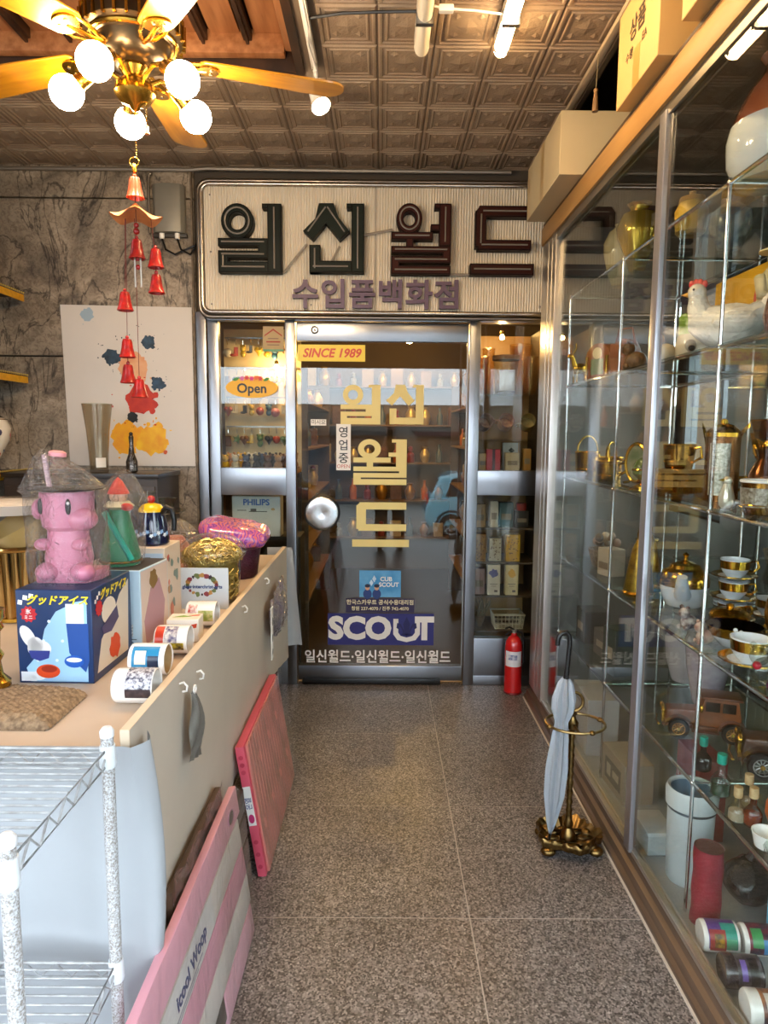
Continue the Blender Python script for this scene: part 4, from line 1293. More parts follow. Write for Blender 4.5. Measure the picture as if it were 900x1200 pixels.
# ---- mugs lying in a row behind the front board
def mug(name, label, loc, rot, body, prints, group=None, r=0.041, h=0.095, inner=None, turn=48):
    t = thing(name, label, 'mug', loc, 0, group)
    t.rotation_euler = rot
    part('body', MB().lathe([(r * 0.9, 0), (r * 0.97, 0.003), (r, 0.008), (r, h - 0.002), (r - 0.002, h), (r - 0.004, h - 0.002), (r - 0.004, 0.006), (0.0001, 0.006)], 32), body, t)
    if inner:
        part('interior', MB().lathe([(r - 0.0045, h - 0.003), (r - 0.0045, 0.0065), (0.0001, 0.0065)], 28, cap=False), inner, t)
    hd_ = [(-(r - 0.001), 0, h * 0.8), (-(r + 0.018), 0, h * 0.78), (-(r + 0.026), 0, h * 0.5), (-(r + 0.018), 0, h * 0.22), (-(r - 0.001), 0, h * 0.2)]
    part('handle', MB().tube(hd_, 0.0055, 8), body, t)
    for i, (a0, a1, z0, z1, m) in enumerate(prints):
        rr = r + 0.0004 + 0.0002 * i
        part('print', MB().grid(lambda u, v: (rr * math.cos(R(a0 + turn + (a1 - a0) * u)), rr * math.sin(R(a0 + turn + (a1 - a0) * u)), h * (z0 + (z1 - z0) * v)), 14, 2), m, t)
    return t
def speck(c1, c2, s=60):
    return mat(c1, 0.3, hex2=c2, vs=s)
# lying along +X (base on the left), print turned to the camera/top: angle 0 is up here
RL = (0, PI / 2, 0)
def lying(x, y, **k):
    # local +Z -> world +X ; local +X -> world -Z ; handle (local -X) would point up, so turn it to the back-bottom
    return (x, y, TZ + 0.0412), (R(200), PI / 2, 0)
mugs = [(-0.618, 1.545, 'white mug with a dark blue group drawing lying on counter', WHITE, [(-150, -20, 0.35, 0.98, speck('#e6e6ec', '#2a2a44', 140)), (-40, -10, 0.35, 0.97, speck('#4a3a3c', '#2a2228', 100))], mat('#e6e2da', 0.4)),
        (-0.650, 1.735, 'white mug with blue picture panel and tan interior lying on counter', WHITE, [(-100, -10, 0.12, 0.85, mat('#2a86b4', 0.3)), (-80, -30, 0.2, 0.5, mat('#e6e2d0', 0.3)), (-60, -12, 0.55, 0.84, mat('#1c2a44', 0.3))], mat('#b99a6a', 0.5)),
        (-0.640, 1.905, 'white mug with red and navy print lying on counter', WHITE, [(-110, -10, 0.05, 0.30, mat('#c23c28', 0.3)), (-110, -15, 0.32, 0.7, speck('#e9e4de', '#3a2f6a', 90)), (-35, -5, 0.1, 0.9, speck('#d6c23a', '#3a2a22', 60))], mat('#e6e2da', 0.4)),
        (-0.632, 2.19, 'white mug with small red blossoms lying near straw bowl', WHITE, [(-90, -20, 0.1, 0.4, speck('#f0eae4', '#b8382c', 90)), (-60, -10, 0.45, 0.95, speck('#d6c890', '#8a9a3a', 70))], mat('#e6e2da', 0.4))]
for (mx, my, lab, bm_, pr, inn) in mugs:
    loc, rot = lying(mx, my)
    t = mug('mug', lab, loc, (0, 0, 0), CERAMIC, pr, None, inner=inn)
    # build the orientation explicitly: axis to +X, handle to the back and down a little
    Mx = Matrix(((0, 0, 1), (-0.966, 0.259, 0), (-0.259, -0.966, 0)))   # columns: local x, y, z in world
    Mx = Matrix(((0.0, 0.0, 1.0), (-0.966, -0.259, 0.0), (0.259, -0.966, 0.0)))
    t.rotation_euler = Mx.to_euler()
bx, FR = carton('tea_carton', 'small white carton with green and red swoosh between mugs', 'box', (-0.60, 2.045, TZ), (0.095, 0.075, 0.07), mat('#ece8de', 0.4), rz=R(4))
for Fk in ('front', 'top'):
    F = FR[Fk]
    decal(bx, F, [[(0.01, 0.03), (0.04, 0.05), (0.07, 0.035), (0.045, 0.03)]], mat('#7aa43a', 0.4), 1)
    decal(bx, F, [[(0.055, 0.05), (0.09, 0.058), (0.088, 0.045), (0.07, 0.042)]], mat('#cc4a2c', 0.4), 1)
decal(bx, FR['front'], [rect(0.02, 0.012, 0.07, 0.015), rect(0.03, 0.02, 0.06, 0.022)], mat('#6a6a6a', 0.5), 1)

# ---- brass planter with kraft paper and a white tray
pl = thing('ribbed_planter', 'large ribbed brass planter standing on the counter', 'planter', (-1.235, 2.31, TZ))
def rib(u, v):
    a = 2 * PI * u
    r = (0.112 + 0.012 * v) + 0.006 * abs(math.sin(a * 12))
    return (r * math.cos(a), r * math.sin(a), 0.012 + 0.225 * v)
part('ribbed_wall', MB().grid(rib, 192, 6, closed_u=True), mat('#b9955a', 0.15, 1.0, var=0.3, vs=8), pl)
part('foot_ring', MB().lathe([(0.11, 0), (0.12, 0.004), (0.12, 0.016), (0.11, 0.02)], 40), BRASS, pl)
part('rim', MB().ring((0, 0, 0.245), 0.126, 0.009, 'Z', 40), mat('#a88a52', 0.15, 1.0), pl)
part('liner', MB().lathe([(0.0001, 0.03), (0.106, 0.03), (0.115, 0.24)], 32, cap=False), mat('#5a4528', 0.4, 0.8), pl)
kp = thing('kraft_paper_bundle', 'folded brown kraft paper standing in the brass planter', 'paper', (-1.235, 2.31, TZ + 0.035))
def kraft(u, v):
    a = PI * (0.15 + 1.2 * u)
    r = 0.03 + 0.065 * v
    return (r * math.cos(a) + 0.0, r * math.sin(a) * 0.7, 0.0 + v * (0.27 + 0.05 * math.sin(u * 5)))
part('sheet', MB().grid(kraft, 14, 5), mat('#a58446', 0.6, var=0.15, vs=14), kp)
part('sheet', MB().grid(lambda u, v: (-0.08 + 0.16 * u, -0.055 + 0.03 * v + 0.01 * math.sin(u * 6), v * (0.22 + 0.08 * u)), 12, 5), mat('#b08e50', 0.6, var=0.15, vs=14), kp)
tr = thing('white_tray', 'shallow white plastic tray in film resting on kraft paper bundle', 'tray', (-1.255, 2.31, TZ + 0.356))
part('tray', MB().lathe([(0.0001, 0.004), (0.115, 0.004), (0.15, 0.035), (0.155, 0.035), (0.12, 0.0), (0.0001, 0.0)], 36, cap=False), mat('#e2d8ca', 0.3), tr)
part('film', MB().lathe([(0.156, 0.036), (0.12, 0.046), (0.0001, 0.05)], 30, cap=False), WRAP_FINE, tr)

# ---- woven straw pouch, brass candlestick at the edge
def weave(u, v):
    x = -1.10 + 0.40 * u
    y = 1.385 + (0.24) * v - 0.05 * (u) * v
    e = min(u, 1 - u, v, 1 - v)
    z = TZ + 0.004 + 0.026 * min(1, e * 9) ** 0.5 + 0.003 * math.sin(u * 120) * math.sin(v * 80)
    return (x, y, z)
mb = MB().grid(weave, 100, 60)
mb.bb((-1.10, 1.385, TZ), (-0.71, 1.58, TZ + 0.004))
solo('straw_mat', mb, mat('#a58a6a', 0.75, hex2='#6e5840', vs=90), 'folded woven straw mat lying on street end of counter', 'mat')
t = thing('brass_candlestick', 'twisted brass candlestick beside the straw mat on counter', 'candlestick', (-0.905, 1.56, TZ + 0.0325))
part('stem', MB().lathe([(0.03, 0), (0.03, 0.012), (0.014, 0.03), (0.010, 0.06), (0.018, 0.075), (0.010, 0.09), (0.012, 0.13), (0.020, 0.14), (0.014, 0.155)], 20), BRASS, t)
part('cup', MB().lathe([(0.012, 0.15), (0.022, 0.165), (0.024, 0.185), (0.018, 0.185)], 20), BRASS, t)

# ---- cabinet ledge at the marble wall with glassware
lc = thing('back_cabinet', 'dark cabinet against the marble wall behind the counter', 'cabinet', (-1.70, 3.72, 0))
part('body', MB().bb((-0.27, -0.165, 0.0), (0.53, 0.21, 1.26)), mat('#2c211a', 0.5), lc, bevel=0.003)
part('top', MB().bb((-0.28, -0.175, 1.26), (0.54, 0.215, 1.285)), mat('#1d1713', 0.3), lc, bevel=0.003)
for dx in (-0.07, 0.33):
    dd = part('door', MB().bb((dx - 0.19, -0.178, 0.05), (dx + 0.19, -0.165, 1.22)), mat('#35281f', 0.45), lc, bevel=0.003)
    part('knob', MB().ball((dx + (0.15 if dx < 0 else -0.15), -0.186, 0.8), 0.012, 10, 6), BRASS, dd)
CZ = 1.2855
t = thing('glass_vase', 'tall flared clear glass vase on cabinet before the poster', 'vase', (-1.50, 3.63, CZ))
part('wall', MB().lathe([(0.045, 0), (0.047, 0.004), (0.05, 0.10), (0.058, 0.22), (0.076, 0.36), (0.073, 0.36), (0.055, 0.22), (0.046, 0.10), (0.042, 0.02), (0.0001, 0.018)], 32), mat_pane('smoky_glass', '#e9e4da', 1.55, 0.02), t)
part('rim', MB().ring((0, 0, 0.36), 0.0745, 0.002, 'Z', 32), GLASS_OBJ, t)
part('price_label', MB().grid(lambda u, v: (0.0502 * math.cos(R(-85 + 60 * u)), 0.0502 * math.sin(R(-85 + 60 * u)), 0.03 + 0.05 * v), 8, 1), mat('#d8d2c8', 0.5), t)
t = thing('beaded_bottle', 'slender dark beaded bottle beside the tall glass vase', 'bottle', (-1.33, 3.64, CZ))
part('body', MB().lathe([(0.022, 0), (0.03, 0.01), (0.03, 0.06), (0.016, 0.10), (0.011, 0.15), (0.013, 0.19), (0.008, 0.2)], 18), mat('#6b625a', 0.2, 0.7, hex2='#1c1816', vs=160), t)
part('stopper', MB().ball((0, 0, 0.205), 0.011, 10, 6), mat('#3a3430', 0.2, 0.7), t)
t = thing('cake_stand', 'clear glass pedestal cake stand behind the navy kettle', 'cake stand', (-1.04, 3.12, TZ))
part('pedestal', MB().lathe([(0.07, 0), (0.07, 0.006), (0.02, 0.02), (0.014, 0.06), (0.02, 0.12), (0.014, 0.2), (0.03, 0.262)], 24), GLASS_OBJ, t)
part('plate', MB().lathe([(0.0001, 0.262), (0.12, 0.264), (0.135, 0.272), (0.135, 0.276), (0.0001, 0.27)], 36), GLASS_OBJ, t)
for i, (gx, gy, gr, gh, lab) in enumerate(((-1.085, 3.10, 0.055, 0.085, 'small flared clear glass bowl on the cake stand'), (-0.985, 3.12, 0.045, 0.055, 'low square clear glass dish on the cake stand'))):
    t = thing('glass_bowl', lab, 'bowl', (gx, gy, TZ + 0.2765))
    n_ = 28 if i == 0 else 4
    part('bowl', MB().lathe([(gr * 0.6, 0), (gr * 0.65, 0.004), (gr * 0.85, gh * 0.6), (gr, gh), (gr - 0.003, gh), (gr * 0.8, gh * 0.6), (gr * 0.55, 0.008), (0.0001, 0.008)], n_), GLASS_OBJ, t)
    part('rim', MB().ring((0, 0, gh), gr, 0.0018, 'Z', n_), GLASS_OBJ, t)

# ---- things hung on the front board
t = thing('hanging_pouch', 'small grey plastic pouch hanging from hook on counter front', 'pouch', (-0.474, 1.655, 0.856))
part('pouch', MB().grid(lambda u, v: (0.004 + 0.022 * math.sin(PI * u) * math.sin(PI * min(1, v * 1.05)) + 0.003 * math.sin(17 * u + 9 * v), -0.02 - 0.03 * v + (0.02 + 0.12 * v ** 0.6) * u * (1 - 0.25 * v), -0.165 * v - 0.03 * u * v), 16, 14), mat('#77726a', 0.35, var=0.3, vs=30), t)
part('loop', MB().ring((0.008, 0.0, 0.004), 0.010, 0.0022, 'X', 14), WHITE, t)
t = thing('hanging_net_pack', 'crinkled clear packet of lilac goods hanging on counter front', 'packet', (-0.474, 2.78, 0.86))
part('header_card', MB().prism([(-0.02, -0.30), (0.02, -0.30), (0.02, -0.08), (-0.02, -0.08)], 0.018, 0.022, frame((0.0, 0.0, 0.0), (0, 1, 0), (0, 0, 1))), WHITE, t)
decal(t, frame((0.022, 0, 0), (0, 1, 0), (0, 0, 1)), [ell(0, -0.14, 0.011, 0.018), ell(0, -0.21, 0.011, 0.016), ell(0, -0.27, 0.011, 0.014)], mat('#7d7974', 0.5), 1)
def pack(u, v):
    y = 0.03 + 0.36 * u
    z = -0.02 - (0.10 + 0.14 * math.sin(PI * u) ** 0.5) * v - 0.10 * (1 - u) * (1 - v) * 0.6
    x = 0.008 + 0.04 * math.sin(PI * u) * math.sin(PI * v) + 0.006 * math.sin(31 * u + 17 * v) + 0.005 * math.sin(53 * v - 19 * u)
    return (x, y, z)
part('goods', MB().grid(lambda u, v: (pack(u, v)[0] * 0.7, pack(u, v)[1], pack(u, v)[2]), 20, 12), speck('#bdb2ae', '#6d5f86', 26), t)
part('clear_bag', MB().grid(pack, 40, 24), WRAP, t)

# ---- boards leaning below the counter
lean = math.atan2(0.062, 0.45)
bd = thing('slatted_board', 'pink and white slatted board in plastic sleeve leaning on counter', 'board', (-0.375, 1.08, 0.0))
bd.rotation_euler = (0, -lean, 0)
PKS = ['#e3aebb', '#d9d3cc', '#dc9cae', '#d9d2ca', '#e3a5b4']
for k in range(5):
    z0 = 0.004 + k * 0.089
    y1 = 0.84 - 0.0 * k
    if k == 0:
        part('slat', MB().bb((-0.022, 0.50, z0 - 0.002), (0.0, 0.84, z0 + 0.085)), mat(PKS[k], 0.3), bd, bevel=0.004)
        part('slat', MB().bb((-0.020, -0.15, z0 + 0.02), (-0.004, 0.50, z0 + 0.085)), mat('#4a4440', 0.6), bd, bevel=0.002)
    else:
        part('slat', MB().bb((-0.022, -0.15, z0), (0.0, 0.84 + (0.01 if k < 4 else 0.04), z0 + 0.085)), mat(PKS[k], 0.3), bd, bevel=0.004)
FB = frame((0.0, 0, 0), (0, 1, 0), (0, 0, 1))
part('hand_hole', MB().prism(ell(0.78, 0.40, 0.03, 0.017), -0.002, 0.0012, FB), mat('#5b5048', 0.5), bd)
part('hand_hole_rim', MB().tube([tuple(FB @ Vector((0.78 + 0.031 * math.cos(2 * PI * k / 20), 0.40 + 0.018 * math.sin(2 * PI * k / 20), 0.001))) for k in range(20)], 0.002, 6, closed=True), mat('#b8899a', 0.4), bd)
decal(bd, FB, [rect(-0.15, 0.272, 0.52, 0.356)], mat('#d5d2ce', 0.35), 1, 'label_band')
lettering(bd, 'icool Woop', FB, 0.33, 0.315, 0.045, mat('#23326e', 0.4), 0.02, layer=3, sx=1.05)
decal(bd, FB, [blob(-0.03, 0.31, 0.026, 14, 0.25)], mat('#7a9a2e', 0.4, hex2='#2a2a3a', vs=60), 2)
decal(bd, FB, [rect(0.12, 0.285, 0.40, 0.289), rect(0.18, 0.278, 0.36, 0.281)], mat('#8a8a94', 0.5), 2)
part('plastic_sleeve', MB().grid(lambda u, v: (0.006 + 0.004 * math.sin(22 * u + 5 * v) * math.sin(9 * v), -0.15 + 1.03 * u, 0.004 + 0.45 * v), 50, 24), WRAP_FINE, bd, label='clear plastic sleeve')
wb_ = thing('wood_plank', 'dark brown wooden plank leaning behind the pink slatted board', 'plank', (-0.448, 1.35, 0.0))
wb_.rotation_euler = (0, -0.05, 0)
part('plank', MB().bb((-0.012, 0.08, 0.0), (0.006, 0.55, 0.47)), mat('#5a4230', 0.6, hex2='#3a281c', vs=5, stretch=(1, 0.3, 6)), wb_, bevel=0.004)
part('film_edge', MB().grid(lambda u, v: (0.010 + 0.004 * math.sin(31 * u + 9 * v), 0.08 + 0.46 * u, 0.40 + 0.085 * v + 0.012 * math.sin(20 * u)), 44, 6), WRAP, wb_)
wb2 = thing('crate_panel', 'grey brown slatted crate panel leaning between the pink boards', 'panel', (-0.425, 1.985, 0.0))
wb2.rotation_euler = (0, -0.08, 0)
for k in range(4):
    part('crate_slat', MB().bb((-0.014, -0.06, 0.004 + k * 0.085), (0.0, 0.16, 0.076 + k * 0.085)), mat('#6d625a', 0.6, hex2='#463c36', vs=6, stretch=(1, 0.4, 8)), wb2, bevel=0.003)
for yy in (-0.03, 0.13):
    part('crate_post', MB().bb((-0.030, yy - 0.02, 0.0), (-0.0145, yy + 0.02, 0.34)), mat('#5a5048', 0.6), wb2)

pb2 = thing('pink_heater_box', 'tall flat pink ribbed box in plastic leaning near the door', 'box', (-0.372, 2.17, 0.0))
pb2.rotation_euler = (0, -math.atan2(0.075, 0.48), 0)
SAL = mat('#d98a80', 0.4, var=0.1, vs=10)
part('panel_core', MB().bb((-0.040, 0.0, 0.002), (-0.010, 0.70, 0.47)), mat('#d4566a', 0.4), pb2, bevel=0.004)
for k in range(17):
    y = 0.02 + k * 0.0395
    part('rib', MB().prism([(y, 0.006), (y + 0.034, 0.006), (y + 0.034, 0.466), (y, 0.466)], -0.010, -0.001, FB), SAL, pb2, bevel=0.002, seg=1)
FE = frame((-0.040, 0.0, 0.0), (1, 0, 0), (0, 0, 1))
decal(pb2, FE, [rect(0.002, 0.19, 0.028, 0.33)], WHITE, 1, 'white_label')
decal(pb2, FE, [ell(0.015, 0.215, 0.010, 0.016)], mat('#c2326e', 0.4), 2)
lettering(pb2, '온열', FE, 0.015, 0.27, 0.024, mat('#555a8a', 0.5), 0.01, layer=3, rot=PI / 2)
decal(pb2, FE, [ell(0.015, 0.38 + 0.026 * k, 0.008, 0.008, 12) for k in range(3)] + [ell(0.015, 0.04 + 0.045 * k, 0.008, 0.008, 12) for k in range(3)], mat('#b8384e', 0.4), 1)
part('plastic_sleeve', MB().grid(lambda u, v: (0.004 + 0.003 * math.sin(26 * u + 7 * v) + 0.003 * math.sin(15 * v), 0.0 + 0.74 * u, 0.003 + 0.48 * v), 36, 20), WRAP_FINE, pb2)

# ---- white wire rack in the near corner
wr = thing('wire_rack', 'white chipped wire shelf rack standing before the counter end', 'shelf', (-0.80, 1.03, 0))
CHIP = mat('#d3d8dc', 0.45, hex2='#857d74', vs=300)
WIRE = mat('#b4b8ba', 0.4, hex2='#8a8a88', vs=40)
XP, XM, YP, YM = 0.298, -0.40, 0.172, -0.165
for (px_, py_) in ((XP, YP), (XP, YM), (XM, YP), (XM, YM)):
    ps = part('post', MB().cyl((px_, py_, 0.475), 0.0115, 0.95, 16), CHIP, wr)
    part('post_cap', MB().lathe([(0.0125, 0.944), (0.013, 0.955), (0.008, 0.962), (0.0001, 0.963)], 16, Matrix.Translation((px_, py_, 0))), mat('#e4e8ec', 0.35), ps)
for z in (0.92, 0.49, 0.08):
    sh = part('wire_shelf', MB().tube([(XM, YP, z), (XP, YP, z), (XP, YM, z), (XM, YM, z)], 0.0032, 6, closed=True).tube([(XM, YP, z - 0.03), (XP, YP, z - 0.03), (XP, YM, z - 0.03), (XM, YM, z - 0.03)], 0.0032, 6, closed=True), WIRE, wr)
    for (a, b) in (((XM, YP), (XP, YP)), ((XP, YP), (XP, YM)), ((XM, YM), (XP, YM))):
        n_ = max(6, int(math.hypot(b[0] - a[0], b[1] - a[1]) / 0.028))
        zz = [(a[0] + (b[0] - a[0]) * k / n_, a[1] + (b[1] - a[1]) * k / n_, z - (0.03 if k % 2 else 0.0)) for k in range(n_ + 1)]
        part('truss_wire', MB().tube(zz, 0.0022, 5), WIRE, sh)
    ny = 17
    for k in range(1, ny):
        y = YM + (YP - YM) * k / ny
        part('cross_wire', MB().tube([(XM, y, z + 0.002), (XP, y, z + 0.002)], 0.0018, 5), WIRE, sh)
    for xx in (-0.15, 0.08):
        part('support_wire', MB().tube([(xx, YM, z - 0.004), (xx, YP, z - 0.004)], 0.003, 6), WIRE, sh)
    for (px_, py_) in ((XP, YP), (XP, YM)):
        part('collar', MB().lathe([(0.0135, z - 0.035), (0.015, z - 0.03), (0.0135, z + 0.008)], 16, Matrix.Translation((px_, py_, 0))), mat('#dfe6ea', 0.35), sh)

# ================================================================== DISPLAY CASE ON THE RIGHT
SILL = mat('#6f5d4e', 0.4, 0.3, hex2='#54453a', vs=4, stretch=(4, 0.3, 4))
BEAM = mat('#b98f55', 0.45, hex2='#a37a44', vs=4, stretch=(4, 0.4, 4))
dc = thing('display_case', 'long glass display case with aluminium frame and glass shelves', 'display case', (0.87, 0.3, 0))
Y1 = 3.48
def along(poly, y0, y1):
    # profile in X,Z carried along Y
    return MB().prism([(x, z) for x, z in poly], -y1, -y0, Matrix.Rotation(PI / 2, 4, 'X'))
part('base_sill', along([(-0.045, 0.0), (-0.045, 0.022), (-0.032, 0.03), (-0.028, 0.055), (-0.012, 0.06), (-0.008, 0.085), (0.02, 0.085), (0.02, 0.0)], 0, Y1), SILL, dc, bevel=0.002)
part('floor_strip', along([(-0.050, 0.0), (-0.050, 0.008), (-0.045, 0.008), (-0.045, 0.0)], 0, Y1), mat('#cfc8bd', 0.4), dc)
part('lower_track', along([(-0.012, 0.085), (-0.012, 0.10), (-0.006, 0.10), (-0.006, 0.09), (0.012, 0.09), (0.012, 0.10), (0.018, 0.10), (0.018, 0.085)], 0, Y1), ALU, dc)
part('header_beam', along([(-0.028, 2.50), (-0.028, 2.585), (-0.02, 2.60), (0.02, 2.60), (0.02, 2.50)], 0, Y1), BEAM, dc, bevel=0.002)
part('upper_track', along([(-0.016, 2.465), (-0.016, 2.50), (0.018, 2.50), (0.018, 2.465), (0.012, 2.465), (0.012, 2.48), (-0.01, 2.48), (-0.01, 2.465)], 0, Y1), mat('#a39a8c', 0.35, 0.9), dc)
part('top_board', MB().bb((-0.02, 0, 2.60), (0.63, Y1, 2.612)), mat('#4b3a2a', 0.6), dc)
part('deck', MB().bb((0.02, 0, 0.05), (0.63, Y1, 0.07)), mat('#a7aeb0', 0.45), dc)
part('deck_plinth', MB().bb((0.02, 0.0, 0.0), (0.63, Y1, 0.05)), SILL, dc)
for (a_, b_) in (((0, 0.07), (WY0 - 0.3, 2.6)), ((WY1 - 0.3, 0.07), (Y1, 2.6)), ((WY0 - 0.3, 0.07), (WY1 - 0.3, WZ0)), ((WY0 - 0.3, WZ1), (WY1 - 0.3, 2.6))):
    part('back_mirror', MB().bb((0.620, a_[0], a_[1]), (0.628, b_[0], b_[1])), MIRROR, dc)
part('end_panel', MB().bb((0.02, Y1 - 0.012, 0.07), (0.62, Y1, 2.6)), mat('#8f8a82', 0.5), dc)
ALUV = mat('#cdc8c4', 0.33, 0.85)
for (a, b, nm) in ((3.20, 3.26, 'end_post'), (3.275, 3.34, 'end_post'), (3.35, 3.48, 'end_post')):
    part(nm, MB().bb((-0.018, a, 0.085), (0.020, b, 2.50)), ALUV, dc, bevel=0.003)
part('door_stile', MB().bb((-0.022, 1.875, 0.09), (-0.006, 1.925, 2.48)), mat('#c3c3cc', 0.3, 0.85), dc, bevel=0.003)
part('door_stile', MB().bb((0.000, 1.905, 0.09), (0.014, 1.945, 2.48)), mat('#8c6a4c', 0.45, 0.3), dc, bevel=0.002)
part('door_stile', MB().bb((-0.022, 0.05, 0.09), (-0.006, 0.10, 2.48)), mat('#c3c3cc', 0.3, 0.85), dc, bevel=0.003)
part('pane', MB().bb((-0.010, 0.1, 0.10), (-0.005, 1.88, 2.47)), GLASS_CASE, dc)
part('pane', MB().bb((0.003, 1.93, 0.10), (0.008, 3.21, 2.47)), GLASS_CASE, dc)
lk = part('latch', MB().bb((-0.006, 1.935, 1.34), (0.0, 1.955, 1.46)).cyl((-0.004, 1.945, 1.40), 0.011, 0.014, 12, 'X'), BLACK, dc)
SH = [2.19, 1.757, 1.300, 0.886, 0.490]
RY = [0.82, 1.62, 2.43, 3.18]           # rod rows along the case
for yy in RY:
    for xx in (0.06, 0.585):
        part('rod', MB().cyl((xx, yy, 1.13), 0.0055, 2.12, 10), CHROME, dc)
for z in SH:
    for y0, y1 in ((0.05, 0.82), (0.825, 1.62), (1.625, 2.43), (2.435, 3.18)):
        part('glass_shelf', MB().bb((0.065, y0, z - 0.008), (0.60, y1, z)), GLASS_SHELF, dc)
    part('front_rail', MB().tube([(0.06, 0.05, z - 0.012), (0.06, 3.2, z - 0.012)], 0.006, 8), CHROME, dc)
    part('rear_rail', MB().tube([(0.585, 0.05, z - 0.012), (0.585, 3.2, z - 0.012)], 0.005, 8), CHROME, dc)
    for yy in RY:
        part('cross_rail', MB().tube([(0.06, yy, z - 0.012), (0.585, yy, z - 0.012)], 0.004, 8), CHROME, dc)
        part('rod_joint', MB().ball((0.06, yy, z - 0.012), 0.0095, 10, 6), CHROME, dc)

# white reversed shop name is only a reflection in the photo, so nothing is lettered here

# ---- ware builders
GILT = mat('#c99a34', 0.16, 1.0, var=0.2, vs=30)
PORC = mat('#e9ecf0', 0.10, coat=0.5)
def lathe_thing(name, label, cat, loc, pieces, group=None, n=28, rz=0):
    t = thing(name, label, cat, loc, rz, group)
    for nm, prof, m in pieces:
        part(nm, MB().lathe(prof, n), m, t)
    return t
def teacup(label, loc, rz=0, saucer=True, s=1.0, group=None):
    t = thing('teacup', label, 'cup', loc, rz, group)
    z0 = 0.012 * s if saucer else 0
    if saucer:
        part('saucer', MB().lathe([(0.0001, 0.004 * s), (0.03 * s, 0.003 * s), (0.032 * s, 0), (0.036 * s, 0.0), (0.07 * s, 0.014 * s), (0.069 * s, 0.017 * s), (0.036 * s, 0.006 * s), (0.0001, 0.006 * s)], 32), PORC, t)
        part('saucer_rim', MB().lathe([(0.05 * s, 0.0125 * s), (0.0705 * s, 0.0178 * s), (0.0705 * s, 0.014 * s)], 32, cap=False), GILT, t)
        z0 = 0.0065 * s
    part('lower_bowl', MB().lathe([(0.022 * s, z0), (0.024 * s, z0 + 0.003), (0.038 * s, z0 + 0.02 * s), (0.043 * s, z0 + 0.032 * s)], 32), PORC, t)
    part('gilt_band', MB().lathe([(0.0432 * s, z0 + 0.031 * s), (0.046 * s, z0 + 0.058 * s)], 32, cap=False), GILT, t)
    part('rim', MB().lathe([(0.046 * s, z0 + 0.058 * s), (0.0465 * s, z0 + 0.062 * s), (0.044 * s, z0 + 0.062 * s), (0.040 * s, z0 + 0.03 * s), (0.0001, z0 + 0.02 * s)], 32, cap=False), PORC, t)
    hx = 0.044 * s
    part('handle', MB().tube([(hx, 0, z0 + 0.055 * s), (hx + 0.02 * s, 0, z0 + 0.06 * s), (hx + 0.026 * s, 0, z0 + 0.04 * s), (hx + 0.012 * s, 0, z0 + 0.024 * s), (hx - 0.003, 0, z0 + 0.024 * s)], 0.0035 * s, 8), GILT, t)
    return t
def bottle(name, label, loc, r, h, glass, capm, caph=0.03, liquid=None, group=None):
    t = thing(name, label, 'bottle', loc, 0, group)
    part('glass', MB().lathe([(r * 0.8, 0), (r, 0.006), (r, h * 0.42), (r * 0.7, h * 0.56), (r * 0.34, h * 0.68), (r * 0.34, h)], 20), glass, t)
    if liquid:
        part('liquid', MB().lathe([(r * 0.75, 0.004), (r * 0.92, 0.008), (r * 0.92, h * 0.38), (0.0001, h * 0.381)], 20), liquid, t)
    part('cap', MB().lathe([(r * 0.45, h * 0.9), (r * 0.5, h * 0.9 + caph * 0.1), (r * 0.48, h * 0.9 + caph), (0.0001, h * 0.9 + caph)], 14), capm, t)
    return t
def S(i, eps=0.0006):
    return SH[i] + eps

# ---- top shelf
lathe_thing('large_urn', 'large white urn with a rust red shoulder on top glass shelf', 'urn', (1.10, 1.97, S(0)),
            [('body', [(0.09, 0.0), (0.12, 0.01), (0.145, 0.06), (0.15, 0.12), (0.142, 0.16)], mat('#c9ced2', 0.1, coat=0.5)),
             ('shoulder', [(0.142, 0.158), (0.125, 0.20), (0.10, 0.25), (0.07, 0.29), (0.06, 0.32), (0.075, 0.34)], mat('#9a4a2c', 0.12, hex2='#b8683c', vs=6, coat=0.5)),
             ('gilt_knob', [(0.0001, 0.34), (0.02, 0.345), (0.0001, 0.36)], GILT)], n=36)
lathe_thing('cream_gourd_vase', 'cream teardrop vase on top glass shelf by the door end', 'vase', (1.10, 3.30, S(0)),
            [('body', [(0.025, 0), (0.03, 0.01), (0.05, 0.07), (0.07, 0.15), (0.072, 0.20), (0.05, 0.25), (0.02, 0.275), (0.025, 0.285)], mat('#d9c89a', 0.2, coat=0.4)), ('foot', [(0.03, 0), (0.032, 0.006), (0.026, 0.012)], GILT)])
lathe_thing('golden_vase', 'shiny yellow gold vase with narrow foot on top glass shelf', 'vase', (1.07, 2.98, S(0)),
            [('body', [(0.03, 0), (0.035, 0.01), (0.05, 0.06), (0.085, 0.14), (0.09, 0.18), (0.07, 0.23), (0.035, 0.25), (0.04, 0.265)], mat('#d6b03c', 0.18, 0.6, var=0.3, vs=14)), ('lip', [(0.04, 0.262), (0.05, 0.275), (0.045, 0.278)], GILT)])
lathe_thing('yellow_jar', 'small yellow lidded jar on top glass shelf beside urn', 'jar', (1.06, 2.45, S(0)),
            [('body', [(0.04, 0), (0.05, 0.01), (0.055, 0.08), (0.04, 0.11)], mat('#c9a23c', 0.3)), ('lid', [(0.044, 0.11), (0.04, 0.125), (0.01, 0.135), (0.012, 0.145), (0.0001, 0.15)], mat('#a87c28', 0.3))])

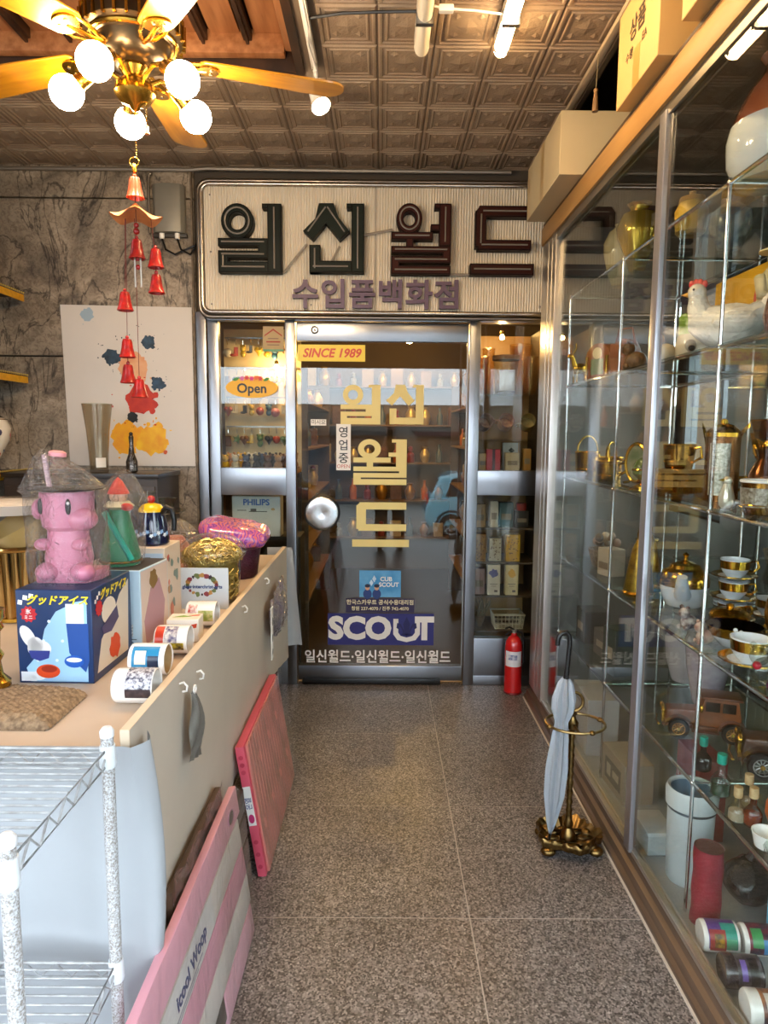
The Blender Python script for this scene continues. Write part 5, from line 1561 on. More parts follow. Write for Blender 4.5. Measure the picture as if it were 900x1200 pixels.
# ---- shelf two: hen, lidded jar, figurine, boxes
t = thing('lidded_canister', 'white canister with green lid and a black dot on shelf', 'canister', (1.03, 2.30, S(1)))
part('body', MB().lathe([(0.05, 0), (0.057, 0.008), (0.06, 0.04), (0.055, 0.07), (0.05, 0.076)], 28), mat('#e6dcc4', 0.25, coat=0.3), t)
part('lid', MB().lathe([(0.052, 0.075), (0.052, 0.135), (0.048, 0.142), (0.0001, 0.142)], 28), mat('#7ba23a', 0.3), t)
part('lid_tab', MB().bb((-0.008, -0.05, 0.142), (0.008, -0.034, 0.155)), mat('#5f8a2a', 0.3), t)
part('dot', MB().ball((-0.035, -0.05, 0.035), 0.02, 14, 8, (1, 0.5, 1)), mat('#b8a890', 0.3), t)
part('pupil', MB().ball((-0.035, -0.058, 0.026), 0.012, 12, 7, (1, 0.5, 0.8)), mat('#2a211a', 0.3), t)
hn = thing('hen_figurine', 'white ceramic hen figurine with red comb on shelf', 'figurine', (1.03, 2.07, S(1)), R(-27))
HEN = mat('#e4ddd0', 0.25, var=0.12, vs=40, bump=0.5, bs=80, coat=0.3)
def henfn(u, v):
    a = 2 * PI * u
    x = -0.115 + 0.23 * v
    r = 0.072 * math.sin(PI * (0.06 + 0.88 * v)) ** 0.6
    tail = max(0, v - 0.7) / 0.3
    chest = max(0, 0.35 - v) / 0.35
    cz = 0.066 + 0.055 * tail + 0.02 * chest
    k = 1 + 0.05 * math.sin(11 * a) * math.sin(14 * v)
    y = r * math.cos(a) * 0.85 * (1 - 0.55 * tail) * k
    z = cz + r * math.sin(a) * (0.95 - 0.1 * tail) * k
    return (x, y, max(0.0, z))
part('body', MB().grid(henfn, 26, 20, closed_u=True), HEN, hn)
part('neck', MB().tube([(-0.075, 0, 0.09), (-0.092, 0, 0.135), (-0.094, 0, 0.165)], [0.042, 0.030, 0.024], 16), HEN, hn)
hh = part('head', MB().ball((-0.096, 0, 0.172), 0.027, 16, 10), HEN, hn)
part('beak', MB().lathe([(0.009, 0), (0.0001, 0.022)], 10, Matrix.Translation((-0.118, 0, 0.168)) @ Matrix.Rotation(-PI / 2, 4, 'Y')), mat('#d8a03a', 0.4), hh)
for k in range(4):
    part('comb_lobe', MB().ball((-0.112 + 0.012 * k, 0, 0.198 + 0.004 * math.sin(k * 1.2)), 0.010, 10, 6, (0.8, 0.5, 1.2)), mat('#c8281c', 0.35), hh)
part('wattle', MB().ball((-0.112, 0, 0.146), 0.009, 10, 6, (0.7, 0.6, 1.3)), mat('#c8281c', 0.35), hh)
for s_ in (-1, 1):
    part('eye', MB().ball((-0.104, s_ * 0.023, 0.178), 0.004, 8, 5), BLACK, hh)
    part('wing', MB().ball((0.01, s_ * 0.055, 0.075), 0.05, 16, 9, (1.2, 0.3, 0.7)), HEN, hn)
for k in range(5):
    part('tail_feather', MB().ball((0.10 + 0.008 * k, (k - 2) * 0.008, 0.12 + 0.012 * k), 0.03, 12, 7, (0.9, 0.3, 1.1)), HEN, hn)
bx, FR = carton('yellow_gift_box', 'yellow box with red brush print behind white hen', 'box', (1.25, 2.42, S(1)), (0.05, 0.34, 0.30), mat('#dfa81c', 0.4))
decal(bx, FR['left'], [[(0.26, 0.05), (0.28, 0.12), (0.27, 0.2), (0.29, 0.26), (0.30, 0.2), (0.29, 0.1)], [(0.24, 0.12), (0.31, 0.16), (0.31, 0.14)], [(0.25, 0.06), (0.32, 0.06), (0.31, 0.045)]], mat('#c43a18', 0.4), 1)
decal(bx, FR['front'], [blob(0.025, 0.2, 0.016, 12, 0.3), rect(0.015, 0.06, 0.035, 0.16)], mat('#c43a18', 0.4), 1)
fg = thing('ivory_figurine', 'tall ivory figurine of a robed elder in hat on shelf', 'figurine', (1.17, 2.10, S(1)))
IV = mat('#cdbd94', 0.4, var=0.25, vs=30)
part('robe', MB().lathe([(0.055, 0), (0.058, 0.02), (0.048, 0.1), (0.05, 0.17), (0.045, 0.22), (0.02, 0.25)], 24, sx=1.0, sy=0.8), IV, fg)
part('arm', MB().tube([(-0.045, 0, 0.215), (-0.055, -0.03, 0.16), (-0.02, -0.05, 0.14)], [0.018, 0.016, 0.012], 10), IV, fg)
part('arm', MB().tube([(0.045, 0, 0.215), (0.055, -0.03, 0.16), (0.02, -0.05, 0.14)], [0.018, 0.016, 0.012], 10), IV, fg)
part('head', MB().ball((0, 0, 0.275), 0.027, 16, 10, (0.9, 1, 1.1)), mat('#d9c4a0', 0.4), fg)
part('beard', MB().ball((0, -0.02, 0.252), 0.014, 10, 6, (0.8, 0.6, 1.4)), mat('#e6ddc8', 0.5), fg)
part('hat', MB().lathe([(0.05, 0.29), (0.048, 0.295), (0.026, 0.30), (0.022, 0.325), (0.0001, 0.33)], 22), mat('#d2c294', 0.4), fg)
lathe_thing('brown_jar', 'glossy brown stoneware jar beside the hen', 'jar', (1.06, 1.83, S(1)), [('body', [(0.035, 0), (0.05, 0.01), (0.06, 0.06), (0.05, 0.11), (0.03, 0.13), (0.035, 0.14)], mat('#5a3324', 0.25, coat=0.4)), ('lid', [(0.034, 0.14), (0.03, 0.15), (0.0001, 0.155)], mat('#3f2218', 0.3))])
# far bay of shelf two: arch clock, deer, pouch
t = thing('arch_mantel_clock', 'orange brown arched mantel clock with green panel in the door side bay', 'clock', (1.0, 3.17, S(1)), R(-60))
AR = mat('#a8602e', 0.4, hex2='#7c4420', vs=8)
arch = [(-0.07, 0), (0.07, 0), (0.07, 0.10)] + [(0.07 * math.cos(R(a)), 0.10 + 0.06 * math.sin(R(a))) for a in range(15, 180, 15)] + [(-0.07, 0.10)]
part('case', MB().prism(arch, -0.03, 0.03, Matrix.Rotation(PI / 2, 4, 'X')), AR, t, bevel=0.004)
part('green_panel', MB().prism(rect(-0.035, 0.02, 0.035, 0.09), 0.030, 0.033, Matrix.Rotation(PI / 2, 4, 'X')), mat('#5f7a44', 0.4), t)
part('dial', MB().cyl((0, -0.031, 0.115), 0.026, 0.005, 24, 'Y'), mat('#e0cf9c', 0.4), t)
for sx in (-0.058, 0.058):
    part('column', MB().lathe([(0.009, 0), (0.006, 0.01), (0.006, 0.09), (0.009, 0.1)], 12, Matrix.Translation((sx, -0.034, 0))), BRASS, t)
t = thing('brown_satchel', 'tan leather miniature satchel beside the arched clock', 'bag', (1.02, 2.93, S(1)), R(-50))
part('bag', MB().prism([(-0.05, 0), (0.05, 0), (0.06, 0.10), (0.04, 0.14), (0.0, 0.15), (-0.04, 0.13), (-0.06, 0.09)], -0.03, 0.03, Matrix.Rotation(PI / 2, 4, 'X')), mat('#a56a48', 0.5, var=0.2, vs=20), t, bevel=0.012, seg=3)
part('flap', MB().bb((-0.05, -0.036, 0.07), (0.05, -0.030, 0.13)), mat('#8f5638', 0.5), t, bevel=0.003)
part('strap', MB().tube([(-0.05, 0, 0.10), (-0.03, 0, 0.19), (0.03, 0, 0.19), (0.05, 0, 0.11)], 0.005, 8), mat('#7a452c', 0.5), t)
def deer(label, loc, rz, s=1.0):
    t = thing('deer_figurine', label, 'figurine', loc, rz)
    part('body', MB().ball((0, 0, 0.07 * s), 0.03 * s, 14, 9, (1.5, 0.8, 0.85)), GOLD, t)
    part('neck', MB().tube([(-0.035 * s, 0, 0.08 * s), (-0.05 * s, 0, 0.12 * s)], [0.014 * s, 0.009 * s], 10), GOLD, t)
    part('head', MB().ball((-0.06 * s, 0, 0.125 * s), 0.013 * s, 10, 7, (1.5, 0.8, 0.9)), GOLD, t)
    for sx, sy in ((-0.03, 0.012), (-0.03, -0.012), (0.032, 0.012), (0.032, -0.012)):
        part('leg', MB().tube([(sx * s, sy * s, 0.06 * s), (sx * 1.08 * s, sy * s, 0.03 * s), (sx * s, sy * s, 0.0)], [0.008 * s, 0.0045 * s, 0.005 * s], 8), GOLD, t)
    for sy in (-1, 1):
        part('antler', MB().tube([(-0.052 * s, sy * 0.006 * s, 0.135 * s), (-0.045 * s, sy * 0.02 * s, 0.16 * s), (-0.05 * s, sy * 0.026 * s, 0.185 * s)], 0.003 * s, 6), GOLD, t)
deer('golden deer figurine at the door end of the shelf', (0.97, 3.40, S(1)), R(20))

# ---- shelf three: gilt ware
def gold_cup(name, label, loc, r, h, rz=0, cat='cup', spout=False):
    t = thing(name, label, cat, loc, rz)
    part('body', MB().lathe([(r * 0.8, 0), (r * 0.85, 0.006), (r * 0.95, h * 0.5), (r, h), (r - 0.004, h), (r * 0.9, h * 0.5), (r * 0.7, 0.01), (0.0001, 0.01)], 24), mat('#b98a3a', 0.2, 1.0, hex2='#6a451c', vs=30), t)
    part('handle', MB().tube([(r * 0.95, 0, h * 0.85), (r + 0.03, 0, h * 0.9), (r + 0.035, 0, h * 0.5), (r * 0.9, 0, h * 0.25)], 0.005, 8), GOLD, t)
    part('band', MB().ring((0, 0, h), r - 0.001, 0.003), GOLD, t)
    part('band', MB().ring((0, 0, h * 0.3), r * 0.93, 0.0025), GOLD, t)
    return t
bx, FR = carton('gold_casket', 'square gilt casket under a gold cup on shelf', 'casket', (1.06, 2.44, S(2)), (0.12, 0.13, 0.085), mat('#b5832c', 0.2, 0.9, hex2='#6a4218', vs=40), rz=R(20))
for f_ in ('front', 'left'):
    decal(bx, FR[f_], [rect(0.012, 0.012, 0.05, 0.07), rect(0.065, 0.012, 0.108, 0.07)], mat('#d9a83c', 0.2, 0.8), 1)
gold_cup('gold_tankard', 'squat gold tankard standing on the gilt casket', (1.06, 2.44, S(2) + 0.0857), 0.055, 0.085, R(-60), 'tankard')
t = thing('gold_leaf_ornament', 'cluster of tall curved gold leaves behind the tankard', 'ornament', (1.19, 2.42, S(2)))
part('stand', MB().lathe([(0.045, 0), (0.045, 0.01), (0.015, 0.025), (0.01, 0.06)], 18), GOLD, t)
for k in range(6):
    a = R(-150 + 50 * k)
    def leaf(u, v):
        h = 0.05 + 0.20 * v
        w = 0.022 * math.sin(PI * min(1, 0.08 + v * 0.92))
        r0 = 0.01 + 0.09 * v * v
        x = r0 * math.cos(a) - (u - 0.5) * 2 * w * math.sin(a)
        y = r0 * math.sin(a) + (u - 0.5) * 2 * w * math.cos(a)
        return (x, y, h - 0.03 * abs(u - 0.5))
    part('leaf', MB().grid(leaf, 4, 8), mat('#c7a437', 0.22, 1.0), t)
t = thing('cylindrical_tin', 'tall gilt tin with a silver mosaic panel and gold lid', 'tin', (1.06, 2.13, S(2)))
part('body', MB().lathe([(0.05, 0), (0.05, 0.20)], 24), mat('#8a5a2c', 0.25, 0.8, hex2='#5a3418', vs=40), t)
part('mosaic_panel', MB().grid(lambda u, v: (0.0508 * math.cos(R(-160 + 70 * u)), 0.0508 * math.sin(R(-160 + 70 * u)), 0.02 + 0.16 * v), 12, 1), mat('#d8d8cc', 0.25, 0.4, hex2='#9a9a8a', vs=120), t)
part('lid', MB().lathe([(0.052, 0.20), (0.052, 0.212), (0.03, 0.235), (0.012, 0.24), (0.01, 0.252), (0.0001, 0.256)], 24), GOLD, t)
t = thing('gold_jug', 'gold jug with a tall looped handle and brown belly', 'jug', (1.10, 1.95, S(2)), R(-80))
part('body', MB().lathe([(0.035, 0), (0.04, 0.008), (0.055, 0.05), (0.045, 0.10), (0.025, 0.14), (0.035, 0.165)], 24), mat('#7c4a20', 0.2, 0.8, hex2='#4a2a12', vs=25), t)
part('handle', MB().tube([(0.03, 0, 0.16), (0.07, 0, 0.19), (0.085, 0, 0.14), (0.075, 0, 0.08), (0.045, 0, 0.05)], [0.007, 0.008, 0.009, 0.008, 0.006], 10), GOLD, t)
part('spout', MB().tube([(-0.03, 0, 0.145), (-0.055, 0, 0.175)], [0.014, 0.007], 10), GOLD, t)
part('knob', MB().ball((0, 0, 0.178), 0.016, 12, 8), GOLD, t)
lathe_thing('bronze_pedestal_bowl', 'dark bronze pedestal bowl with gilt rim behind the tin', 'bowl', (1.22, 2.12, S(2)), [('stem', [(0.04, 0), (0.04, 0.01), (0.014, 0.03), (0.012, 0.16), (0.03, 0.175)], GOLD), ('bowl', [(0.02, 0.175), (0.06, 0.20), (0.075, 0.25), (0.07, 0.25), (0.05, 0.205), (0.0001, 0.19)], mat('#6a4028', 0.25, 0.7)), ('rim', [(0.074, 0.247), (0.077, 0.251), (0.072, 0.254)], GOLD)])
t = gold_cup('mosaic_mug', 'wide mug with speckled silver mosaic and white rim on shelf', (0.99, 1.76, S(2)), 0.055, 0.085, R(-30))
part('mosaic_band', MB().lathe([(0.0525, 0.02), (0.0558, 0.07)], 24, cap=False), mat('#b8b2a4', 0.3, 0.3, hex2='#6a5a44', vs=110), t)
part('white_rim', MB().ring((0, 0, 0.086), 0.054, 0.004), WHITE, t)
t = thing('silver_bird', 'small silver bird figurine with gold beak at shelf front', 'figurine', (0.965, 1.90, S(2)))
part('body', MB().lathe([(0.012, 0), (0.02, 0.01), (0.022, 0.03), (0.014, 0.06), (0.011, 0.07)], 16), mat('#ded6c4', 0.2, 0.5), t)
part('head', MB().ball((0, 0, 0.078), 0.013, 12, 8), mat('#ded6c4', 0.2, 0.5), t)
part('beak', MB().lathe([(0.005, 0), (0.0001, 0.018)], 8, Matrix.Translation((-0.01, 0, 0.08)) @ Matrix.Rotation(-PI / 2, 4, 'Y')), GOLD, t)
part('tail', MB().ball((0.02, 0, 0.02), 0.012, 10, 6, (1.6, 0.7, 0.5)), mat('#ded6c4', 0.2, 0.5), t)
lathe_thing('crystal_ashtray', 'low cut crystal dish at the front of shelf', 'dish', (0.99, 1.63, S(2)), [('dish', [(0.045, 0), (0.055, 0.005), (0.06, 0.03), (0.05, 0.03), (0.04, 0.012), (0.0001, 0.01)], GLASS_OBJ)], n=10)
# far bay gilt things
for k, (gx, gy, r, h, lab) in enumerate(((1.02, 3.40, 0.06, 0.12, 'gold handled basket cup at door end of gilt shelf'), (1.08, 3.22, 0.055, 0.10, 'gold embossed cup beside the basket cup'), (1.00, 3.03, 0.05, 0.09, 'small gold embossed cup near the picture easel'))):
    t = gold_cup('gold_basket_cup', lab, (gx, gy, S(2)), r, h, R(-70 + 30 * k))
    part('hoop', MB().tube([(0, r * math.cos(R(a)), h + r * 1.3 * math.sin(R(a))) for a in range(0, 181, 15)], 0.004, 8), GOLD, t)
t = thing('picture_easel', 'small gold framed oval picture on easel in the door side bay', 'picture', (1.05, 2.82, S(2)), R(-60))
part('frame', MB().ring((0, 0, 0.09), 0.065, 0.008, 'Y', 28, 8, 0.8, 1.2), GOLD, t)
part('picture', MB().prism(ell(0, 0.09, 0.052, 0.078), -0.002, 0.002, Matrix.Rotation(PI / 2, 4, 'X')), mat('#b0a48a', 0.4, hex2='#5f7048', vs=12), t)
part('foot', MB().tube([(-0.03, 0, 0.012), (-0.045, -0.02, 0.006), ], 0.005, 8).tube([(0.03, 0, 0.014), (0.045, -0.02, 0.006)], 0.005, 8).tube([(0, 0, 0.03), (0, 0.05, 0.006)], 0.005, 8), GOLD, t)
lathe_thing('gold_egg_box', 'green enamel egg box on gold foot in the door side bay', 'box', (1.0, 2.62, S(2)), [('foot', [(0.03, 0), (0.03, 0.008), (0.008, 0.02), (0.012, 0.035)], GOLD), ('egg', [(0.012, 0.034), (0.035, 0.055), (0.038, 0.075), (0.025, 0.105), (0.0001, 0.12)], mat('#5a6a34', 0.25, coat=0.4)), ('band', [(0.0385, 0.068), (0.040, 0.072), (0.0385, 0.076)], GOLD)])

# ---- shelf four: gilt porcelain tea ware
t = thing('teapot', 'white porcelain teapot with wide gold shoulder on shelf', 'teapot', (1.11, 2.45, S(3)), R(18))
part('lower_body', MB().lathe([(0.06, 0), (0.065, 0.005), (0.078, 0.04), (0.085, 0.075)], 32), PORC, t)
part('gold_shoulder', MB().lathe([(0.0852, 0.075), (0.086, 0.10), (0.075, 0.125), (0.05, 0.14)], 32), GILT, t)
part('lid', MB().lathe([(0.055, 0.138), (0.05, 0.15), (0.02, 0.162), (0.008, 0.166), (0.007, 0.178), (0.012, 0.186), (0.0001, 0.196)], 28), GILT, t)
part('spout', MB().tube([(-0.05, -0.05, 0.05), (-0.075, -0.072, 0.085), (-0.085, -0.082, 0.125)], [0.03, 0.024, 0.017], 14), PORC, t)
part('handle', MB().tube([(0.06, 0.05, 0.12), (0.095, 0.08, 0.125), (0.10, 0.085, 0.07), (0.06, 0.055, 0.035)], 0.007, 10), GILT, t)
cupspots = [((1.17, 2.22, S(3)), 'gold banded white teacup on saucer, lowest of the stack', 0), ((1.17, 2.22, S(3) + 0.0725), 'gold banded white teacup on saucer, second in the stack', 15), ((1.17, 2.22, S(3) + 0.145), 'gold banded white teacup on saucer topping the stack', 30)]
for loc, lab, a in cupspots:
    teacup(lab, loc, R(a - 60))
teacup('gold banded white teacup on saucer beside the cup stack', (1.28, 2.08, S(3)), R(-40))
teacup('gold banded white teacup at the shelf front by glass bear', (1.00, 1.79, S(3)), R(-20), s=1.12)
lathe_thing('sugar_bowl', 'covered white sugar bowl with gold bands on shelf', 'bowl', (1.10, 2.10, S(3)), [('lower_bowl', [(0.035, 0), (0.04, 0.004), (0.058, 0.03)], PORC), ('gilt_band', [(0.0582, 0.03), (0.06, 0.055), (0.055, 0.06)], GILT), ('lid', [(0.058, 0.06), (0.04, 0.075), (0.01, 0.08), (0.012, 0.09), (0.0001, 0.094)], GILT)])
lathe_thing('serving_bowl', 'wide white serving bowl with gold inside near the teapot', 'bowl', (1.045, 1.965, S(3)), [('lower_bowl', [(0.035, 0), (0.04, 0.004), (0.066, 0.032)], PORC), ('gilt_band', [(0.0662, 0.032), (0.078, 0.062)], GILT), ('interior', [(0.078, 0.062), (0.074, 0.06), (0.05, 0.02), (0.0001, 0.012)], GILT)], n=36)
t = thing('gilt_portrait_plate', 'oval plate in heavy gold frame standing on shelf', 'plate', (1.175, 1.845, S(3)), R(-50))
part('gold_frame', MB().ring((0, 0, 0.115), 0.098, 0.015, 'Y', 40, 10, 0.9, 1.03), mat('#c8963a', 0.25, 0.9, hex2='#8a5c1e', vs=40), t)
part('plate', MB().prism(ell(0, 0.115, 0.083, 0.095, 32), -0.004, 0.004, Matrix.Rotation(PI / 2, 4, 'X')), mat('#e4e4e2', 0.2, coat=0.4), t)
part('stand', MB().tube([(0, 0.0, 0.10), (0, 0.05, 0.003)], 0.005, 8), GOLD, t)
def animal_fig(name, label, loc, m, rz=0, s=1.0):
    t = thing(name, label, 'figurine', loc, rz)
    part('body', MB().ball((0, 0, 0.024 * s), 0.024 * s, 14, 9, (1.2, 0.9, 1)), m, t)
    part('head', MB().ball((-0.018 * s, 0, 0.055 * s), 0.018 * s, 14, 9), m, t)
    for sy in (-1, 1):
        part('ear', MB().ball((-0.018 * s, sy * 0.013 * s, 0.073 * s), 0.007 * s, 8, 5), m, t)
        part('paw', MB().ball((-0.024 * s, sy * 0.014 * s, 0.008 * s), 0.008 * s, 8, 5), m, t)
    return t
animal_fig('cat_figurine', 'brown and white striped cat figurine at front of shelf', (0.985, 2.13, S(3)), mat('#cfc4bc', 0.3, hex2='#5a3a34', vs=60), R(20))
animal_fig('mouse_figurine', 'cream mouse figurine with red bow at shelf edge', (0.965, 1.975, S(3)), mat('#d8c8b8', 0.3, hex2='#a87a6a', vs=40), R(0), 0.9)
t = animal_fig('bear_figurine', 'clear glass bear figurine with red ribbon on shelf', (0.965, 1.66, S(3)), GLASS_OBJ, R(30), 1.3)
part('ribbon', MB().ball((-0.03, 0, 0.048), 0.011, 8, 5), mat('#b81830', 0.3), t)
# perfume bottles at the front of the same shelf
for k, (bx_, by_, g, c, lq, lab) in enumerate(((0.96, 1.60, GLASS_OBJ, mat('#b8183c', 0.3), mat('#5a1a4a', 0.2), 'small perfume bottle with plum liquid and red cap'), (1.00, 1.56, GLASS_AMBER, WHITE, mat('#c98a1c', 0.15), 'small perfume bottle with amber liquid and white cap'), (0.98, 1.50, GLASS_OBJ, mat('#c8d24a', 0.3), mat('#d8d8d8', 0.2), 'clear perfume bottle with lime cap'))):
    bottle('perfume_bottle', lab, (bx_, by_, S(3)), 0.02, 0.055, g, c, 0.018, lq)
# far bay of shelf four: gilt bells, basket
for k, (gx, gy, lab) in enumerate(((1.0, 2.60, 'tall gold bell shaped tassel lamp in the door side bay'), (1.09, 2.75, 'second gold bell shaped tassel lamp behind the first'))):
    lathe_thing('gold_bell_lamp', lab, 'lamp', (gx, gy, S(3)), [('skirt', [(0.055, 0), (0.058, 0.01), (0.045, 0.1), (0.03, 0.18), (0.012, 0.22)], mat('#b8963a', 0.3, 0.8, hex2='#7a5a1c', vs=40)), ('neck', [(0.012, 0.218), (0.014, 0.24), (0.006, 0.27), (0.0001, 0.29)], GOLD), ('hem', [(0.056, 0.004), (0.062, 0.012), (0.056, 0.02)], GOLD)])
t = thing('wicker_basket', 'pale wicker basket of dried flowers in the door side bay', 'basket', (1.07, 3.20, S(3)))
part('basket', MB().lathe([(0.06, 0), (0.065, 0.005), (0.085, 0.08), (0.08, 0.08), (0.06, 0.01)], 20), mat('#a58c68', 0.7, hex2='#6a563c', vs=80, bump=0.8, bs=140), t)
for k in range(18):
    a = rg.uniform(0, 2 * PI)
    q = rg.uniform(0, 0.07)
    part('flower_head', MB().ball((q * math.cos(a), q * math.sin(a), 0.095 + rg.uniform(0, 0.05)), rg.uniform(0.013, 0.022), 8, 6), mat(rg.choice(['#b89a84', '#8f7a68', '#c9b49a', '#75695a']), 0.7), t)
bx, FR = carton('cream_box', 'small cream box leaning in the door side bay of tea shelf', 'box', (1.02, 2.98, S(3)), (0.08, 0.09, 0.12), mat('#bcae98', 0.5), rz=R(15))
decal(bx, FR['left'], [rect(0.01, 0.03, 0.08, 0.06)], mat('#7a6a54', 0.5), 1)

# ---- shelf five: model cars, tall vase, bottles
t = lathe_thing('pale_tall_vase', 'tall pale lilac vase standing at rear of car shelf', 'vase', (1.24, 2.50, S(4)), [('body', [(0.045, 0), (0.05, 0.01), (0.075, 0.14), (0.085, 0.24), (0.075, 0.29), (0.04, 0.32)], mat('#cabfc6', 0.25, hex2='#b4a8b2', vs=30, coat=0.3)), ('neck', [(0.04, 0.318), (0.035, 0.335), (0.048, 0.36), (0.045, 0.362)], mat('#cabfc6', 0.25))])
lathe_thing('pale_tall_vase', 'shorter pale grey vase beside the tall lilac vase', 'vase', (1.27, 2.75, S(4)), [('body', [(0.05, 0), (0.055, 0.01), (0.08, 0.10), (0.085, 0.18), (0.06, 0.24), (0.05, 0.28)], mat('#b9b3b4', 0.25, coat=0.3)), ('lip', [(0.05, 0.278), (0.06, 0.29), (0.055, 0.292)], mat('#a8a2a4', 0.25))])
def wheel(parent, loc, r, w, rimc):
    M = Matrix.Translation(loc) @ Matrix.Rotation(PI / 2, 4, 'X')
    wl = part('wheel', MB().lathe([(r * 0.62, -w / 2), (r * 0.9, -w / 2), (r, -w / 4), (r, w / 4), (r * 0.9, w / 2), (r * 0.62, w / 2), (r * 0.62, -w / 2)], 24, M, cap=False), mat('#14110f', 0.6), parent)
    rim = MB().lathe([(r * 0.55, -w / 2.2), (r * 0.64, -w / 2.1), (r * 0.64, w / 2.1), (r * 0.55, w / 2.2)], 20, M, cap=False)
    part('rim', rim, rimc, wl)
    for k in range(5):
        a = PI * k / 5
        part('spoke', MB().tube([tuple(M @ Vector((r * 0.6 * math.cos(a), r * 0.6 * math.sin(a), 0))), tuple(M @ Vector((-r * 0.6 * math.cos(a), -r * 0.6 * math.sin(a), 0)))], r * 0.05, 6), rimc, wl)
    part('hub', MB().cyl(loc, r * 0.16, w * 1.15, 12, 'Y'), BRASS, wl)
def vintage_car(label, loc, rz, s, c1, c2, rimc):
    t = thing('model_car', label, 'model car', loc, rz)
    m1, m2 = mat(c1, 0.3, hex2=c2, vs=8, coat=0.3), mat(c2, 0.3, coat=0.3)
    T = lambda x, y, z: (x * s, y * s, z * s)
    part('chassis', MB().bb(T(-1.0, -0.30, 0.26), T(0.95, 0.30, 0.34)), m2, t, bevel=0.01 * s)
    part('hood', MB().prism([(-0.95 * s, 0.34 * s), (-0.15 * s, 0.34 * s), (-0.15 * s, 0.72 * s), (-0.9 * s, 0.66 * s)], -0.22 * s, 0.22 * s, Matrix.Rotation(PI / 2, 4, 'X')), m1, t, bevel=0.05 * s, seg=3)
    part('cabin', MB().prism([(-0.18 * s, 0.34 * s), (0.75 * s, 0.34 * s), (0.80 * s, 0.6 * s), (0.72 * s, 1.05 * s), (-0.05 * s, 1.05 * s), (-0.14 * s, 0.72 * s)], -0.29 * s, 0.29 * s, Matrix.Rotation(PI / 2, 4, 'X')), m1, t, bevel=0.04 * s, seg=3)
    part('roof', MB().bb(T(-0.12, -0.32, 1.05), T(0.80, 0.32, 1.11)), m2, t, bevel=0.02 * s)
    for sy in (-1, 1):
        for (x0_, x1_) in ((-0.02, 0.30), (0.36, 0.66)):
            part('window', MB().bb(T(x0_, sy * 0.285, 0.74), T(x1_, sy * 0.297, 0.98)), mat('#2b2622', 0.1), t, bevel=0.01 * s)
        for cx in (-0.62, 0.60):
            wheel(t, T(cx, sy * 0.36, 0.25), 0.25 * s, 0.11 * s, rimc)
            arc = [T(cx + 0.33 * math.cos(R(a)), sy * 0.36, 0.25 + 0.33 * math.sin(R(a))) for a in range(0, 181, 18)]
            fb = MB()
            for (p, q) in zip(arc, arc[1:]):
                fb.add([(p[0], p[1] - 0.09 * s, p[2]), (q[0], q[1] - 0.09 * s, q[2]), (q[0], q[1] + 0.09 * s, q[2]), (p[0], p[1] + 0.09 * s, p[2])], [(0, 1, 2, 3)])
            part('fender', fb, m2, t, weld=True)
        part('running_board', MB().bb(T(-0.32, sy * 0.28 - (0.14 if sy < 0 else 0), 0.22), T(0.30, sy * 0.28 + (0.14 if sy > 0 else 0), 0.25)), m2, t)
        part('headlamp', MB().ball(T(-0.98, sy * 0.19, 0.62), 0.075 * s, 12, 8, (0.8, 1, 1)), BRASS, t)
    part('radiator', MB().bb(T(-1.0, -0.17, 0.34), T(-0.94, 0.17, 0.70)), BRASS, t, bevel=0.01 * s)
    part('lantern', MB().lathe([(0.03 * s, 0), (0.05 * s, 0.03 * s), (0.05 * s, 0.12 * s), (0.02 * s, 0.17 * s)], 10, Matrix.Translation(T(-0.12, -0.33, 0.72))), BRASS, t)
    part('bumper', MB().tube([T(-1.08, -0.3, 0.28), T(-1.12, 0, 0.28), T(-1.08, 0.3, 0.28)], 0.025 * s, 8), BRASS, t)
    return t
vintage_car('copper brown vintage model car with brass lamps on lower shelf', (1.10, 2.22, S(4)), R(-18), 0.135, '#9a5a30', '#6a3c20', mat('#c08a52', 0.3, 0.6))
vintage_car('dark brown vintage model car with black wheels on lower shelf', (1.25, 1.93, S(4)), R(-22), 0.17, '#5c3a22', '#3e2716', mat('#9a9a98', 0.3, 0.6))
bottle('oil_bottle', 'round dark green bottle with teal cap beside model car', (0.985, 1.98, S(4)), 0.025, 0.085, mat_pane('dark_green_glass', '#3c5a48', 1.5, 0.02), mat('#12a08c', 0.35), 0.028, mat('#20261a', 0.2))
bottle('oil_bottle', 'clear dressing bottle with teal cap and layered oil', (0.965, 1.83, S(4)), 0.027, 0.105, GLASS_OBJ, mat('#12a08c', 0.35), 0.028, mat('#2a4a3a', 0.15))
for k, (x_, y_, h_, g, lq, lab) in enumerate(((0.945, 1.70, 0.075, GLASS_OBJ, mat('#b8a890', 0.3), 'corked bottle with white label on lower shelf'), (0.975, 1.68, 0.085, GLASS_AMBER, mat('#a8742a', 0.2), 'round amber bottle with cork on lower shelf'), (1.0, 1.75, 0.085, GLASS_OBJ, mat('#8a7a5a', 0.3), 'tall corked bottle behind the amber one'))):
    t = bottle('corked_bottle', lab, (x_, y_, S(4)), 0.023, h_, g, mat('#cdb183', 0.7, hex2='#a88a5c', vs=60), 0.028, lq)
t = thing('rabbit_basket', 'orange pumpkin faced rabbit eared basket on lower shelf', 'basket', (1.055, 1.675, S(4)), R(20))
ORB = mat('#e0722c', 0.35)
part('bucket', MB().lathe([(0.03, 0), (0.036, 0.004), (0.045, 0.03), (0.044, 0.055), (0.038, 0.072), (0.034, 0.072), (0.038, 0.05), (0.0001, 0.006)], 24), ORB, t)
